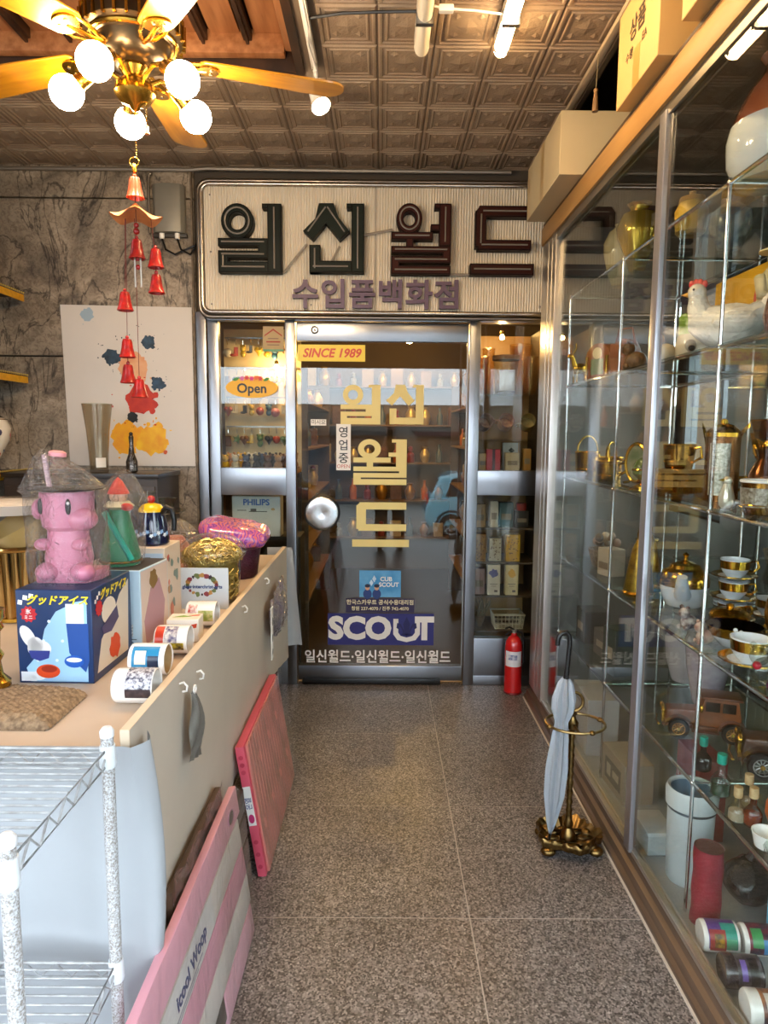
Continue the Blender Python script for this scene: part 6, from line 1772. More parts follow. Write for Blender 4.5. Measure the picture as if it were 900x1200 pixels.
for s_ in (-1, 1):
    part('ear', MB().ball((s_ * 0.018, 0, 0.098), 0.03, 14, 9, (0.36, 0.25, 1.1)), ORB, t)
    part('eye', MB().prism([(s_ * 0.018 - 0.008, 0.04), (s_ * 0.018 + 0.008, 0.04), (s_ * 0.018, 0.054)], 0.041, 0.0445, Matrix.Rotation(PI / 2, 4, 'X')), BLACK, t)
part('mouth', MB().prism([(-0.022, 0.026), (-0.01, 0.02), (0.01, 0.02), (0.022, 0.026), (0.01, 0.013), (-0.01, 0.013)], 0.041, 0.0455, Matrix.Rotation(PI / 2, 4, 'X')), BLACK, t)
lathe_thing('white_ramekin', 'white ramekin at the front of the lower shelf', 'bowl', (0.96, 1.585, S(4)), [('bowl', [(0.024, 0), (0.028, 0.003), (0.036, 0.04), (0.033, 0.04), (0.024, 0.01), (0.0001, 0.008)], CERAMIC)])
lathe_thing('crystal_dish', 'clear cut crystal sugar dish beside the white ramekin', 'dish', (0.955, 1.51, S(4)), [('dish', [(0.03, 0), (0.035, 0.004), (0.042, 0.04), (0.038, 0.04), (0.028, 0.01), (0.0001, 0.008)], GLASS_OBJ)], n=12)
# far bay of shelf five
for k, (x_, y_, sx, sy, h, c, lab) in enumerate(((1.05, 3.30, 0.12, 0.14, 0.16, '#4a4640', 'dark charcoal box in the door side bay of lower shelf'), (1.08, 3.05, 0.14, 0.16, 0.12, '#6d655c', 'grey brown box in the door side bay of lower shelf'), (1.02, 2.83, 0.1, 0.1, 0.2, '#3d4a44', 'deep green box in the door side bay of lower shelf'))):
    bx, FR = carton('stored_box', lab, 'box', (x_, y_, S(4)), (sx, sy, h), mat(c, 0.5, var=0.2, vs=12), rz=R(6 * k))
    decal(bx, FR['left'], [rect(sy * 0.2, h * 0.35, sy * 0.8, h * 0.6)], mat('#a89c88', 0.5), 1)

# ---- deck: bin, roll, bag, blue box, mugs, cartons
DZ = 0.0706
t = thing('pedal_bin', 'tall white plastic bin with dark ring on case floor', 'bin', (1.005, 2.075, DZ))
part('body', MB().lathe([(0.062, 0), (0.066, 0.006), (0.072, 0.245)], 32), mat('#d3dde0', 0.35), t)
part('ring', MB().lathe([(0.073, 0.243), (0.075, 0.247), (0.073, 0.251)], 32, cap=False), mat('#3a4850', 0.4), t)
part('rim', MB().lathe([(0.072, 0.25), (0.078, 0.255), (0.080, 0.30), (0.074, 0.315), (0.066, 0.31), (0.064, 0.2), (0.0001, 0.19)], 32, cap=False), mat('#d9e2e4', 0.35), t)
part('inside', MB().lathe([(0.0655, 0.305), (0.0635, 0.2), (0.0001, 0.195)], 28, cap=False), mat('#5f7c92', 0.4), t)
t = thing('red_roll', 'crimson foam roll standing on end on case floor', 'roll', (0.968, 1.875, DZ))
part('roll', MB().grid(lambda u, v: ((0.041 + 0.0015 * math.sin(14 * v + 3 * u * 6)) * math.cos(2 * PI * u), (0.041 + 0.0015 * math.sin(14 * v + 9)) * math.sin(2 * PI * u), 0.235 * v), 28, 20, closed_u=True), mat('#9c1d38', 0.5, var=0.25, vs=16), t)
part('end_face', MB().lathe([(0.0001, 0.232), (0.02, 0.231), (0.040, 0.234), (0.041, 0.236)], 28, cap=False), mat('#5a3a38', 0.6), t)
t = thing('black_bag', 'black crinkled plastic bag slumped on case floor', 'bag', (1.13, 1.95, DZ))
part('bag', MB().grid(lambda u, v: ((0.075 * math.sin(PI * (0.05 + 0.95 * (1 - v))) ** 0.7 * (1 + 0.12 * math.sin(6 * PI * u + 5 * v))) * math.cos(2 * PI * u), (0.075 * math.sin(PI * (0.05 + 0.95 * (1 - v))) ** 0.7 * (1 + 0.12 * math.sin(8 * PI * u - 4 * v))) * math.sin(2 * PI * u), 0.15 * v), 36, 16, closed_u=True), mat('#1b2024', 0.25, bump=0.8, bs=25), t)
part('tie', MB().tube([(0, 0, 0.148), (0.01, 0, 0.165), (0.025, 0.01, 0.172)], [0.012, 0.01, 0.006], 8), mat('#14181b', 0.3), t)
bx, FR = carton('blue_carton', 'bright blue striped carton on case floor', 'box', (1.22, 1.80, DZ), (0.16, 0.13, 0.20), mat('#6fb6d8', 0.4), rz=R(25))
for f_ in ('left', 'front'):
    decal(bx, FR[f_], [rect(0.01 + 0.028 * k, 0.01, 0.022 + 0.028 * k, 0.19) for k in range(4)], mat('#2b7fb4', 0.4), 1)
bx, FR = carton('red_mesh_box', 'red and white mesh patterned box at rear of case floor', 'box', (1.17, 2.36, DZ), (0.10, 0.18, 0.30), mat('#9a2a2a', 0.45))
decal(bx, FR['left'], [rect(0.01 + 0.028 * i, 0.02 + 0.03 * j, 0.028 + 0.028 * i, 0.042 + 0.03 * j) for i in range(6) for j in range(6)], mat('#c9a8a0', 0.5), 1)
bx, FR = carton('printed_carton', 'pale carton with printed panel in the door side bay of case floor', 'box', (1.0, 2.62, DZ), (0.12, 0.22, 0.16), mat('#a59a86', 0.5), rz=R(3))
decal(bx, FR['left'], [rect(0.03, 0.03, 0.19, 0.12)], mat('#6d6a5e', 0.5), 1)
decal(bx, FR['left'], [rect(0.05, 0.05, 0.09, 0.1), rect(0.11, 0.06, 0.17, 0.09)], mat('#b8b09c', 0.5), 2)
bx, FR = carton('white_carton', 'white blank carton in the door side bay of case floor', 'box', (1.0, 3.05, DZ), (0.14, 0.26, 0.26), mat('#c4c2be', 0.5), rz=R(-2))
decal(bx, FR['left'], [rect(0.02, 0.2, 0.24, 0.215)], mat('#9a9894', 0.5), 1)
bx, FR = carton('flat_tray_box', 'flat white lidded storage box in front of bin', 'box', (0.965, 2.26, DZ), (0.09, 0.14, 0.07), mat('#c3cbcc', 0.4))
part('lid', MB().bb((-0.05, -0.075, 0.0702), (0.05, 0.075, 0.085)), mat('#cfd6d6', 0.4), bx, bevel=0.004)
# mugs lying on their sides on the deck, base towards the passage
MD = [((0.895, 1.768, DZ + 0.0415), 'mug with purple and teal comic print lying by red roll', CERAMIC, [(-170, -20, 0.12, 0.92, mat('#5c3a8c', 0.3)), (-120, -20, 0.5, 0.92, mat('#2a9a8c', 0.3)), (-90, -10, 0.15, 0.6, mat('#a83238', 0.3)), (-75, -25, 0.28, 0.55, speck('#e0a82c', '#3a2a1a', 60)), (-60, -20, 0.6, 0.9, mat('#5ab48c', 0.3))]),
      ((1.00, 1.753, DZ + 0.0415), 'mug with red green and blue print behind the comic mug', CERAMIC, [(-170, -10, 0.12, 0.92, speck('#8a3040', '#2a2a44', 40)), (-110, -40, 0.2, 0.5, mat('#3f9a5a', 0.3)), (-70, -15, 0.5, 0.8, mat('#3a86c0', 0.3))]),
      ((0.892, 1.64, DZ + 0.0415), 'black mug with a lilac streak lying on case floor', mat('#26222a', 0.2, coat=0.4), [(-170, -10, 0.3, 0.95, speck('#5f5a62', '#2a262e', 40)), (-110, -40, 0.4, 0.55, mat('#7a62b4', 0.3)), (-120, -20, 0.62, 0.85, mat('#16141a', 0.3))]),
      ((0.893, 1.525, DZ + 0.0415), 'white mug with brown portrait print lying on case floor', CERAMIC, [(-150, -10, 0.3, 0.95, speck('#b8794a', '#3a2a3c', 30)), (-120, -60, 0.4, 0.6, mat('#d8d2cc', 0.3)), (-80, -20, 0.62, 0.8, mat('#2c3248', 0.3))]),
      ((0.893, 1.405, DZ + 0.0415), 'plain white mug at end of mug row on case floor', CERAMIC, [(-90, -20, 0.4, 0.9, mat('#d8dde0', 0.3))])]
for loc, lab, bm_, pr in MD:
    t = mug('mug', lab, (loc[0] + 0.007, loc[1], loc[2]), (0, 0, 0), bm_, pr)
    Mx = Matrix(((0.0, 0.0, 1.0), (-0.966, -0.259, 0.0), (0.259, -0.966, 0.0)))
    t.rotation_euler = (Matrix.Rotation(R(-6), 3, 'Z') @ Mx).to_euler()

# ---- more ware filling the shelves
def goblet(name, label, loc, s, m, cat='goblet'):
    return lathe_thing(name, label, cat, loc, [('foot', [(0.03 * s, 0), (0.03 * s, 0.006 * s), (0.006 * s, 0.02 * s), (0.006 * s, 0.07 * s)], m), ('cup', [(0.008 * s, 0.068 * s), (0.03 * s, 0.09 * s), (0.036 * s, 0.13 * s), (0.033 * s, 0.13 * s), (0.02 * s, 0.09 * s), (0.0001, 0.08 * s)], m), ('rim', [(0.0355 * s, 0.128 * s), (0.038 * s, 0.132 * s), (0.034 * s, 0.134 * s)], GOLD)])
BRZ = mat('#7a5228', 0.25, 0.9, hex2='#4a2e14', vs=30)
goblet('gold_goblet', 'tall gold goblet behind the gilt casket', (1.30, 2.30, S(2)), 1.6, BRASS)
goblet('gold_goblet', 'bronze goblet behind the gold jug', (1.30, 1.92, S(2)), 1.4, BRZ)
goblet('gold_goblet', 'small gold goblet near the green egg box', (1.16, 2.66, S(2)), 1.2, BRASS)
goblet('crystal_goblet', 'clear crystal goblet behind the portrait plate', (1.32, 1.93, S(3)), 1.3, GLASS_OBJ)
goblet('crystal_goblet', 'clear crystal goblet beside the cream box', (1.15, 2.92, S(3)), 1.3, GLASS_OBJ)
gold_cup('gold_tankard', 'broad bronze tankard beside the mosaic mug', (1.15, 1.76, S(2)), 0.06, 0.11, R(-100), 'tankard')
gold_cup('gold_tankard', 'small gold tankard between goblet and mosaic tin', (1.165, 2.315, S(2)), 0.04, 0.075, R(-40), 'tankard')
lathe_thing('gold_plate_stack', 'stack of gilt edged saucers behind the teapot', 'saucers', (1.28, 2.42, S(3)), [('saucers', [(0.04, 0), (0.07, 0.008), (0.07, 0.012), (0.05, 0.012), (0.07, 0.02), (0.07, 0.024), (0.05, 0.024), (0.07, 0.032), (0.07, 0.036), (0.0001, 0.034)], PORC), ('gilt_edge', [(0.068, 0.0345), (0.0715, 0.036), (0.069, 0.038)], GILT)])
teacup('gold banded white teacup beside the stacked saucers', (1.33, 2.28, S(3)), R(10))
animal_fig('dog_figurine', 'white porcelain dog figurine behind the mouse figurine', (1.03, 1.885, S(3)), PORC, R(10), 0.9)
animal_fig('rabbit_figurine', 'clear crystal rabbit figurine near the perfume bottles', (1.06, 1.68, S(3)), GLASS_OBJ, R(40), 1.1)
animal_fig('owl_figurine', 'brown owl figurine beside the tan satchel', (0.99, 2.72, S(1)), mat('#8a6844', 0.4, hex2='#4a3420', vs=50), R(-20), 1.5)
animal_fig('lamb_figurine', 'cream lamb figurine beside the green lidded canister', (1.02, 2.52, S(1)), mat('#d9cdb4', 0.5, var=0.2, vs=50), R(-20), 1.6)
lathe_thing('ginger_jar', 'blue and white ginger jar on top glass shelf', 'jar', (1.28, 2.62, S(0)), [('body', [(0.04, 0), (0.045, 0.008), (0.075, 0.08), (0.07, 0.13), (0.035, 0.16)], mat('#d5d9dc', 0.15, hex2='#3c5a94', vs=22, coat=0.4)), ('lid', [(0.038, 0.158), (0.04, 0.175), (0.012, 0.195), (0.0001, 0.2)], mat('#3c5a94', 0.2, coat=0.4))])
lathe_thing('amber_bowl', 'amber glass footed bowl on top glass shelf', 'bowl', (1.25, 2.25, S(0)), [('bowl', [(0.04, 0), (0.04, 0.008), (0.015, 0.02), (0.02, 0.035), (0.07, 0.07), (0.085, 0.11), (0.081, 0.11), (0.06, 0.07), (0.0001, 0.045)], GLASS_AMBER), ('rim', [(0.082, 0.108), (0.087, 0.112), (0.082, 0.115)], GILT)])

# ================================================================== UMBRELLA STAND, UMBRELLA, EXTINGUISHER
us = thing('umbrella_stand', 'antique brass umbrella stand with leafy tray and oval ring', 'umbrella stand', (0.693, 2.355, 0))
def tray(u, v):
    a = 2 * PI * u
    lob = 1 + 0.10 * math.cos(5 * a + 0.6) + 0.03 * math.cos(17 * a)
    prof = [(0.0, 0.030), (0.35, 0.024), (0.62, 0.028), (0.85, 0.05), (0.97, 0.062), (1.0, 0.056), (0.97, 0.035), (0.6, 0.012), (0.0, 0.012)]
    q = v * (len(prof) - 1)
    i = min(int(q), len(prof) - 2)
    f = q - i
    r = prof[i][0] + (prof[i + 1][0] - prof[i][0]) * f
    z = prof[i][1] + (prof[i + 1][1] - prof[i][1]) * f
    z += 0.006 * math.sin(19 * a) * r * (1 if v < 0.55 else 0)
    return (0.115 * r * lob * math.cos(a), 0.105 * r * lob * math.sin(a), z)
part('tray', MB().grid(tray, 80, 24, closed_u=True), ANT_BRASS, us)
for a in (25, 140, 215, 325):
    x_, y_ = 0.104 * math.cos(R(a)), 0.10 * math.sin(R(a))
    part('foot', MB().ball((x_, y_, 0.017), 0.022, 12, 8, (1.3, 1.1, 0.78)).ball((x_ * 0.82, y_ * 0.82, 0.032), 0.02, 12, 8, (1.2, 1.2, 0.9)), ANT_BRASS, us)
for k in range(8):
    a = 2 * PI * k / 8
    part('leaf_relief', MB().ball((0.062 * math.cos(a), 0.052 * math.sin(a), 0.034), 0.022, 10, 6, (1.4, 0.7, 0.5), Matrix.Identity(4)), mat('#7a6038', 0.3, 1.0, hex2='#2e2214', vs=50), us)
prof = [(0.03, 0.03), (0.026, 0.05), (0.014, 0.075), (0.018, 0.09), (0.011, 0.11)]
for k in range(9):
    z = 0.13 + k * 0.035
    prof += [(0.010, z), (0.0125, z + 0.012), (0.009, z + 0.024)]
prof += [(0.010, 0.445), (0.02, 0.455), (0.022, 0.475), (0.012, 0.49), (0.010, 0.50), (0.016, 0.508), (0.006, 0.52)]
part('pole', MB().lathe(prof, 18), ANT_BRASS, us)
rg_ = part('umbrella_ring', MB().ring((0.01, 0.0, 0.472), 0.105, 0.005, 'Z', 40, 8, 1.0, 0.85), mat('#a08658', 0.3, 1.0, var=0.4, vs=40), us)
for a in (20, 110, 200, 290):
    part('ring_knot', MB().ball((0.01 + 0.105 * math.cos(R(a)), 0.089 * math.sin(R(a)), 0.472), 0.010, 10, 6, (1.2, 1.2, 0.9)), ANT_BRASS, rg_)
part('ring_arm', MB().tube([(0, 0, 0.472), (0.0, 0.09, 0.472)], 0.005, 8).tube([(0, 0, 0.472), (0, -0.09, 0.472)], 0.005, 8), ANT_BRASS, us)
part('top_loop', MB().ring((0.0, 0, 0.552), 0.035, 0.006, 'Y', 24), ANT_BRASS, us)

um = thing('folded_umbrella', 'folded clear plastic umbrella with black hooked handle in stand', 'umbrella', (0.617, 2.325, 0.036))
ax = Vector((0.040, 0.0, 0.64)).normalized()
Q = ax.to_track_quat('Z', 'Y').to_matrix().to_4x4()
def fold(u, v):
    a = 2 * PI * u
    prof = [(0.004, 0.03), (0.016, 0.08), (0.032, 0.18), (0.035, 0.28), (0.026, 0.40), (0.020, 0.455), (0.034, 0.50), (0.036, 0.54), (0.022, 0.60), (0.012, 0.615)]
    q = v * (len(prof) - 1)
    i = min(int(q), len(prof) - 2)
    f = q - i
    r = prof[i][0] + (prof[i + 1][0] - prof[i][0]) * f
    z = prof[i][1] + (prof[i + 1][1] - prof[i][1]) * f
    r *= 1 + 0.22 * math.sin(8 * a + 2.5 * v)
    return tuple(Q @ Vector((r * math.cos(a), r * math.sin(a), z)))
part('canopy', MB().grid(fold, 64, 36, closed_u=True), mat_pane('umbrella_film', '#e4ecf2', 1.6, 0.15, bump=0.3, bs=30, haze=0.35, hazecol='#e4ecf4'), um, label='milky clear plastic canopy')
for k in range(8):
    a = 2 * PI * k / 8 + 0.2
    pts = [tuple(Q @ Vector((r * math.cos(a), r * math.sin(a), z))) for r, z in ((0.004, 0.04), (0.02, 0.16), (0.024, 0.28), (0.014, 0.42))]
    part('rib', MB().tube(pts, 0.0014, 5), mat('#a9b4bc', 0.3, 0.8), um)
part('shaft', MB().tube([tuple(Q @ Vector((0, 0, 0.03))), tuple(Q @ Vector((0, 0, 0.63)))], 0.004, 8), STEEL, um)
part('ferrule', MB().tube([tuple(Q @ Vector((0, 0, 0.0))), tuple(Q @ Vector((0, 0, 0.045)))], [0.004, 0.006], 8), BLACK, um)
hk = [tuple(ax * z + Vector((x_, 0, 0))) for x_, z in ((0, 0.605), (0, 0.66), (0, 0.745), (-0.004, 0.768), (-0.016, 0.782), (-0.030, 0.780), (-0.040, 0.768), (-0.043, 0.75), (-0.043, 0.735))]
part('handle', MB().tube(hk, 0.0085, 10), BLACK, um)
part('button', MB().tube([tuple(Q @ Vector((-0.014, 0, 0.622))), tuple(Q @ Vector((0.014, 0, 0.622)))], 0.006, 8).tube([tuple(Q @ Vector((0, 0, 0.60))), tuple(Q @ Vector((0, 0, 0.645)))], 0.010, 10), BLACK, um)

fe = thing('fire_extinguisher', 'red fire extinguisher with white label by the gift window', 'fire extinguisher', (0.775, 3.86, 0))
part('cylinder', MB().lathe([(0.046, 0), (0.05, 0.005), (0.05, 0.28), (0.045, 0.31), (0.03, 0.335), (0.016, 0.345), (0.016, 0.36)], 32), mat('#c41a1c', 0.22, coat=0.4), fe)
part('label', MB().grid(lambda u, v: (0.0505 * math.cos(R(-160 + 120 * u)), 0.0505 * math.sin(R(-160 + 120 * u)), 0.17 + 0.09 * v), 16, 1), mat('#dfe0e6', 0.4), fe)
part('label_print', MB().grid(lambda u, v: (0.0509 * math.cos(R(-135 + 60 * u)), 0.0509 * math.sin(R(-135 + 60 * u)), 0.21 + 0.03 * v), 12, 1), mat('#27408c', 0.4, hex2='#c9ccd8', vs=60), fe)
part('valve', MB().cyl((0, 0, 0.365), 0.014, 0.03, 14), mat('#a9a49a', 0.3, 0.9), fe)
part('lever', MB().tube([(0, 0, 0.378), (-0.03, -0.01, 0.395), (-0.055, -0.02, 0.39)], 0.006, 8), BLACK, fe)
part('lever', MB().tube([(0, 0, 0.368), (-0.03, -0.01, 0.365), (-0.05, -0.018, 0.352)], 0.005, 8), BLACK, fe)
part('hose', MB().tube([(0.015, 0, 0.37), (0.045, 0.0, 0.36), (0.058, 0.0, 0.30), (0.058, 0.0, 0.18)], 0.008, 8), BLACK, fe)
part('base_ring', MB().ring((0, 0, 0.008), 0.049, 0.006), mat('#7a1416', 0.3), fe)

# ================================================================== BOXES ON TOP OF THE CASE
CARD = mat('#c9a468', 0.6, var=0.1, vs=5)
bx, FR = carton('cream_carton', 'cream cardboard box overhanging the display case near sign', 'box', (0.93, 3.40, 2.613), (0.36, 0.66, 0.26), mat('#d2bf98', 0.6, var=0.08, vs=4))
decal(bx, FR['left'], [rect(0.30, 0.0, 0.36, 0.26)], mat('#b79a66', 0.35), 1, 'packing_tape')
decal(bx, FR['left'], [rect(0.0, 0.13, 0.05, 0.2)], mat('#b79a66', 0.35), 1, 'packing_tape')
for i, (y0, y1, x0_, h, lab, tx) in enumerate(((2.14, 2.50, 0.80, 0.30, 'brown cardboard box with stencilled lettering on display case', '상품'), (1.52, 1.98, 0.80, 0.34, 'larger brown cardboard box with handling notice on display case', '취급주의'))):
    bx, FR = carton('cardboard_box', lab, 'box', (x0_ + 0.17, (y0 + y1) / 2, 2.613), (0.34, y1 - y0, h), CARD)
    L_ = y1 - y0
    decal(bx, FR['left'], [rect(L_ * 0.42, 0, L_ * 0.58, 0.12)], mat('#b08a48', 0.3), 1, 'packing_tape')
    lettering(bx, tx, FR['left'], L_ * 0.5, h * 0.62, 0.075 if i == 0 else 0.06, mat('#3a2a1a', 0.6), 0.02, layer=3)
    lettering(bx, '수량', FR['left'], L_ * 0.32, h * 0.40, 0.035, mat('#4a3826', 0.6), 0.01, layer=3)
    lettering(bx, 'EA', FR['left'], L_ * 0.68, h * 0.40, 0.035, mat('#4a3826', 0.6), 0.01, layer=3)
    decal(bx, FR['front'], [rect(0.14, 0, 0.20, h)], mat('#b08a48', 0.3), 1, 'packing_tape')
t = thing('hanging_tassel', 'small brown key tassel dangling in gap beside cardboard box', 'tassel', (0.80, 2.75, 2.80))
part('string', MB().tube([(0, 0, 0.0), (0.005, 0, 0.13)], 0.0015, 5), mat('#8a7a5c', 0.6), t)
part('knot', MB().ball((0, 0, 0.0), 0.009, 10, 6), mat('#8a6a44', 0.6), t)
part('skirt', MB().lathe([(0.006, -0.005), (0.009, -0.03), (0.012, -0.075), (0.0001, -0.075)], 12), mat('#7a5a38', 0.7), t)

# ================================================================== SHOP INTERIOR BEHIND THE GLASS
DKW = mat('#5a4632', 0.7)
struct('wall_shop_left', MB().bb((-2.2, 4.1, 0), (-2.15, 8.0, 2.8)), DKW, label='brown inside wall of the shop, left')
struct('wall_shop_right', MB().bb((2.15, 4.1, 0), (2.2, 8.0, 2.8)), DKW, label='brown inside wall of the shop, right')
struct('wall_shop_back', MB().bb((-2.2, 8.0, 0), (2.2, 8.05, 2.8)), mat('#4a3826', 0.7), label='brown back wall of the shop')
struct('wall_shop_front', MB().bb((-2.2, 4.1, 0), (-1.06, 4.14, 2.8)), DKW, label='inside face of the marble wall')
struct('ceiling_shop', MB().bb((-2.2, 4.1, 2.75), (2.2, 8.05, 2.8)), mat('#6b5a44', 0.7), label='brown shop ceiling')
struct('floor_shop', MB().bb((-2.2, 4.05, -0.05), (2.2, 8.05, 0.0)), mat('#3a3029', 0.35, var=0.3, vs=6), label='dark shop floor')
struct('wall_shop_return', MB().bb((0.95, 4.1, 0), (2.2, 4.14, 2.8)), DKW, label='inside face of the narrow right wall')
SHOPM = emis('shop_lamp_glow', '#ffc878', SHOP)
for i, (lx, ly, lab) in enumerate(((-0.62, 4.75, 'gold globe pendant lamp behind the keychain window'), (0.72, 4.75, 'gold globe pendant lamp behind the gift window'), (-0.15, 5.5, 'gold globe pendant lamp over the shop aisle'), (0.25, 6.6, 'gold globe pendant lamp deep inside the shop'))):
    t = thing('pendant_lamp', lab, 'lamp', (lx, ly, 2.75))
    part('cord', MB().cyl((0, 0, -0.13), 0.005, 0.26, 8), BLACK, t)
    part('cap', MB().lathe([(0.03, -0.28), (0.02, -0.25), (0.008, -0.24)], 14), BRASS, t)
    part('globe', MB().ball((0, 0, -0.33), 0.065, 18, 12), SHOPM, t)

for lx, ly, lz, lab in ((-0.645, 4.22, 1.90, 'tiny lit spot lamp clipped inside the keychain window'), (0.70, 4.10, 2.07, 'tiny lit spot lamp clipped inside the gift window')):
    t = thing('clip_lamp', lab, 'lamp', (lx, ly, lz))
    part('bulb', MB().ball((0, 0, 0), 0.013, 14, 9), emis('clip_lamp_glow', '#ffd08a', 420.0), t)
    part('holder', MB().lathe([(0.006, 0.012), (0.012, 0.016), (0.012, 0.035), (0.004, 0.04)], 12), BRASS, t)
    part('stem', MB().tube([(0, 0, 0.038), (0.0, 0.03, 0.08), (0, 0.09, 0.10)], 0.003, 6), BLACK, t)
# ---- keychain display in the left window
kd = thing('keychain_board', 'cream display board with rows of hooks behind keychain window', 'display board', (-0.75, 4.34, 1.28))
part('board', MB().bb((-0.24, 0.0, 0.0), (0.24, 0.015, 0.86)), mat('#d9c39a', 0.6, var=0.1, vs=5), kd)
for z in (0.80, 0.62, 0.44, 0.26):
    part('hook_bar', MB().bb((-0.22, -0.055, z - 0.004), (0.22, -0.047, z + 0.004)), STEEL, kd)
    for sx in (-0.21, 0.21):
        part('bracket', MB().bb((sx - 0.004, -0.05, z - 0.004), (sx + 0.004, 0.0, z + 0.004)), STEEL, kd)
part('ledge', MB().bb((-0.24, -0.28, -0.02), (0.24, 0.015, 0.0)), mat('#8a6c48', 0.5), kd)
part('leg', MB().bb((-0.24, -0.02, -1.28), (-0.21, 0.01, -0.02)), DARK, kd)
part('leg', MB().bb((0.21, -0.02, -1.28), (0.24, 0.01, -0.02)), DARK, kd)
CC = [('#b3402e', 'red'), ('#2a2a34', 'black'), ('#d8b23a', 'yellow'), ('#3c6a8c', 'blue'), ('#8a5a34', 'brown'), ('#d9d0c0', 'white'), ('#c97a8a', 'pink'), ('#5a7a4a', 'green')]
def charm(kind, m):
    mb = MB()
    if kind == 'star':
        mb.prism(star(0, -0.055, 0.022, 5, 0.45), -0.004, 0.004, FO)
    elif kind == 'heart':
        mb.ball((-0.008, 0, -0.048), 0.012, 10, 7).ball((0.008, 0, -0.048), 0.012, 10, 7).lathe([(0.0001, -0.078), (0.017, -0.052)], 12)
    elif kind == 'bear':
        mb.ball((0, 0, -0.048), 0.015, 12, 8).ball((-0.011, 0, -0.035), 0.006, 8, 5).ball((0.011, 0, -0.035), 0.006, 8, 5).ball((0, 0, -0.072), 0.014, 12, 8, (1, 0.8, 1.1))
    elif kind == 'tag':
        mb.bb((-0.014, -0.003, -0.082), (0.014, 0.003, -0.038))
    elif kind == 'boot':
        mb.bb((-0.008, -0.008, -0.075), (0.008, 0.008, -0.038)).ball((-0.010, 0, -0.072), 0.011, 10, 6, (1.5, 0.8, 0.6))
    else:
        mb.ball((0, 0, -0.06), 0.019, 14, 9)
    return mb.mesh('charm', m)
KINDS = ['bear', 'star', 'heart', 'tag', 'boot', 'ball']
RINGM = MB().ring((0, 0, -0.010), 0.009, 0.0013, 'X', 12, 5).mesh('ring', CHROME)
CHAINM = MB().tube([(0, 0, -0.018), (0.001, 0, -0.04)], 0.0022, 5).mesh('chain', CHROME)
protos = {}
rk2 = random.Random(5)
def keychain(x, y, z, kind, ci):
    k = (kind, ci)
    if k not in protos:
        protos[k] = charm(kind, mat(CC[ci][0], 0.3, var=0.3, vs=60))
    t = thing('keychain', 'small %s %s charm keychain hanging in keychain window' % (CC[ci][1], kind), 'keychain', (x, y, z), 0, 'keychains in the side window')
    t.rotation_euler = (0, 0, rk2.uniform(-0.6, 0.6))
    link('ring', RINGM, t)
    link('chain', CHAINM, t)
    o = link('charm', protos[k], t)
    s_ = rk2.uniform(1.15, 1.5)
    o.scale = (s_, s_, s_)
for zi, z in enumerate((2.08, 1.90, 1.72, 1.54)):
    for i in range(9):
        keychain(-0.955 + i * 0.049 + rk2.uniform(-0.006, 0.006), 4.34 - 0.058, z - 0.002, KINDS[rk2.randrange(6)], rk2.randrange(8))
# small plush toys along the ledge
def plush(label, loc, c, s):
    t = thing('plush_toy', label, 'plush toy', loc, rk2.uniform(-0.4, 0.4), 'plush toys on the window ledge')
    m = mat(c, 0.8, var=0.2, vs=40)
    part('body', MB().ball((0, 0, 0.028 * s), 0.026 * s, 12, 8, (1, 0.9, 1.1)), m, t)
    part('head', MB().ball((0, -0.005 * s, 0.068 * s), 0.022 * s, 12, 8), m, t)
    for sx in (-1, 1):
        part('ear', MB().ball((sx * 0.018 * s, 0, 0.088 * s), 0.009 * s, 8, 6), m, t)
        part('paw', MB().ball((sx * 0.02 * s, -0.02 * s, 0.012 * s), 0.010 * s, 8, 6), m, t)
PT = [('#e0b020', 'yellow'), ('#1f2430', 'black'), ('#8a6038', 'brown'), ('#d8cfc0', 'white'), ('#5a3626', 'dark brown'), ('#c98a50', 'orange'), ('#3c4a6a', 'navy'), ('#b08a6a', 'tan')]
for row, (yy, zz, n_) in enumerate(((4.12, 1.2805, 7), (4.20, 1.2805, 7))):
    for i in range(n_):
        c = PT[(i * 3 + row * 5) % 8]
        plush('tiny %s plush toy sitting on ledge of keychain window' % c[1], (-0.945 + i * 0.064 + 0.02 * row, yy, zz), c[0], 1.0 + 0.08 * row)

# lower keychain window: boxed appliance
ld = thing('low_stock_shelf', 'dark stock shelf behind the lower keychain window', 'shelf', (-0.75, 4.2, 0))
part('top', MB().bb((-0.26, -0.12, 0.86), (0.26, 0.12, 0.88)), DARK, ld)
part('side', MB().bb((-0.26, -0.12, 0.0), (-0.24, 0.12, 0.86)), DARK, ld)
part('side', MB().bb((0.24, -0.12, 0.0), (0.26, 0.12, 0.86)), DARK, ld)
part('shelf', MB().bb((-0.24, -0.12, 0.45), (0.24, 0.12, 0.47)), DARK, ld)
bx, FR = carton('appliance_box', 'white boxed appliance with blue lettering in lower keychain window', 'box', (-0.755, 4.15, 0.8806), (0.29, 0.12, 0.245), mat('#cfd2d0', 0.45))
lettering(bx, 'PHILIPS', FR['front'], 0.145, 0.205, 0.05, mat('#1d5aa8', 0.45), 0.03, layer=2)
decal(bx, FR['front'], [rect(0.03, 0.155, 0.085, 0.160), rect(0.11, 0.15, 0.145, 0.168), rect(0.10, 0.148, 0.21, 0.153)], mat('#4a4a4a', 0.5), 1)
decal(bx, FR['front'], [ell(0.245, 0.165, 0.012, 0.008)], mat('#b89a6a', 0.5), 1)

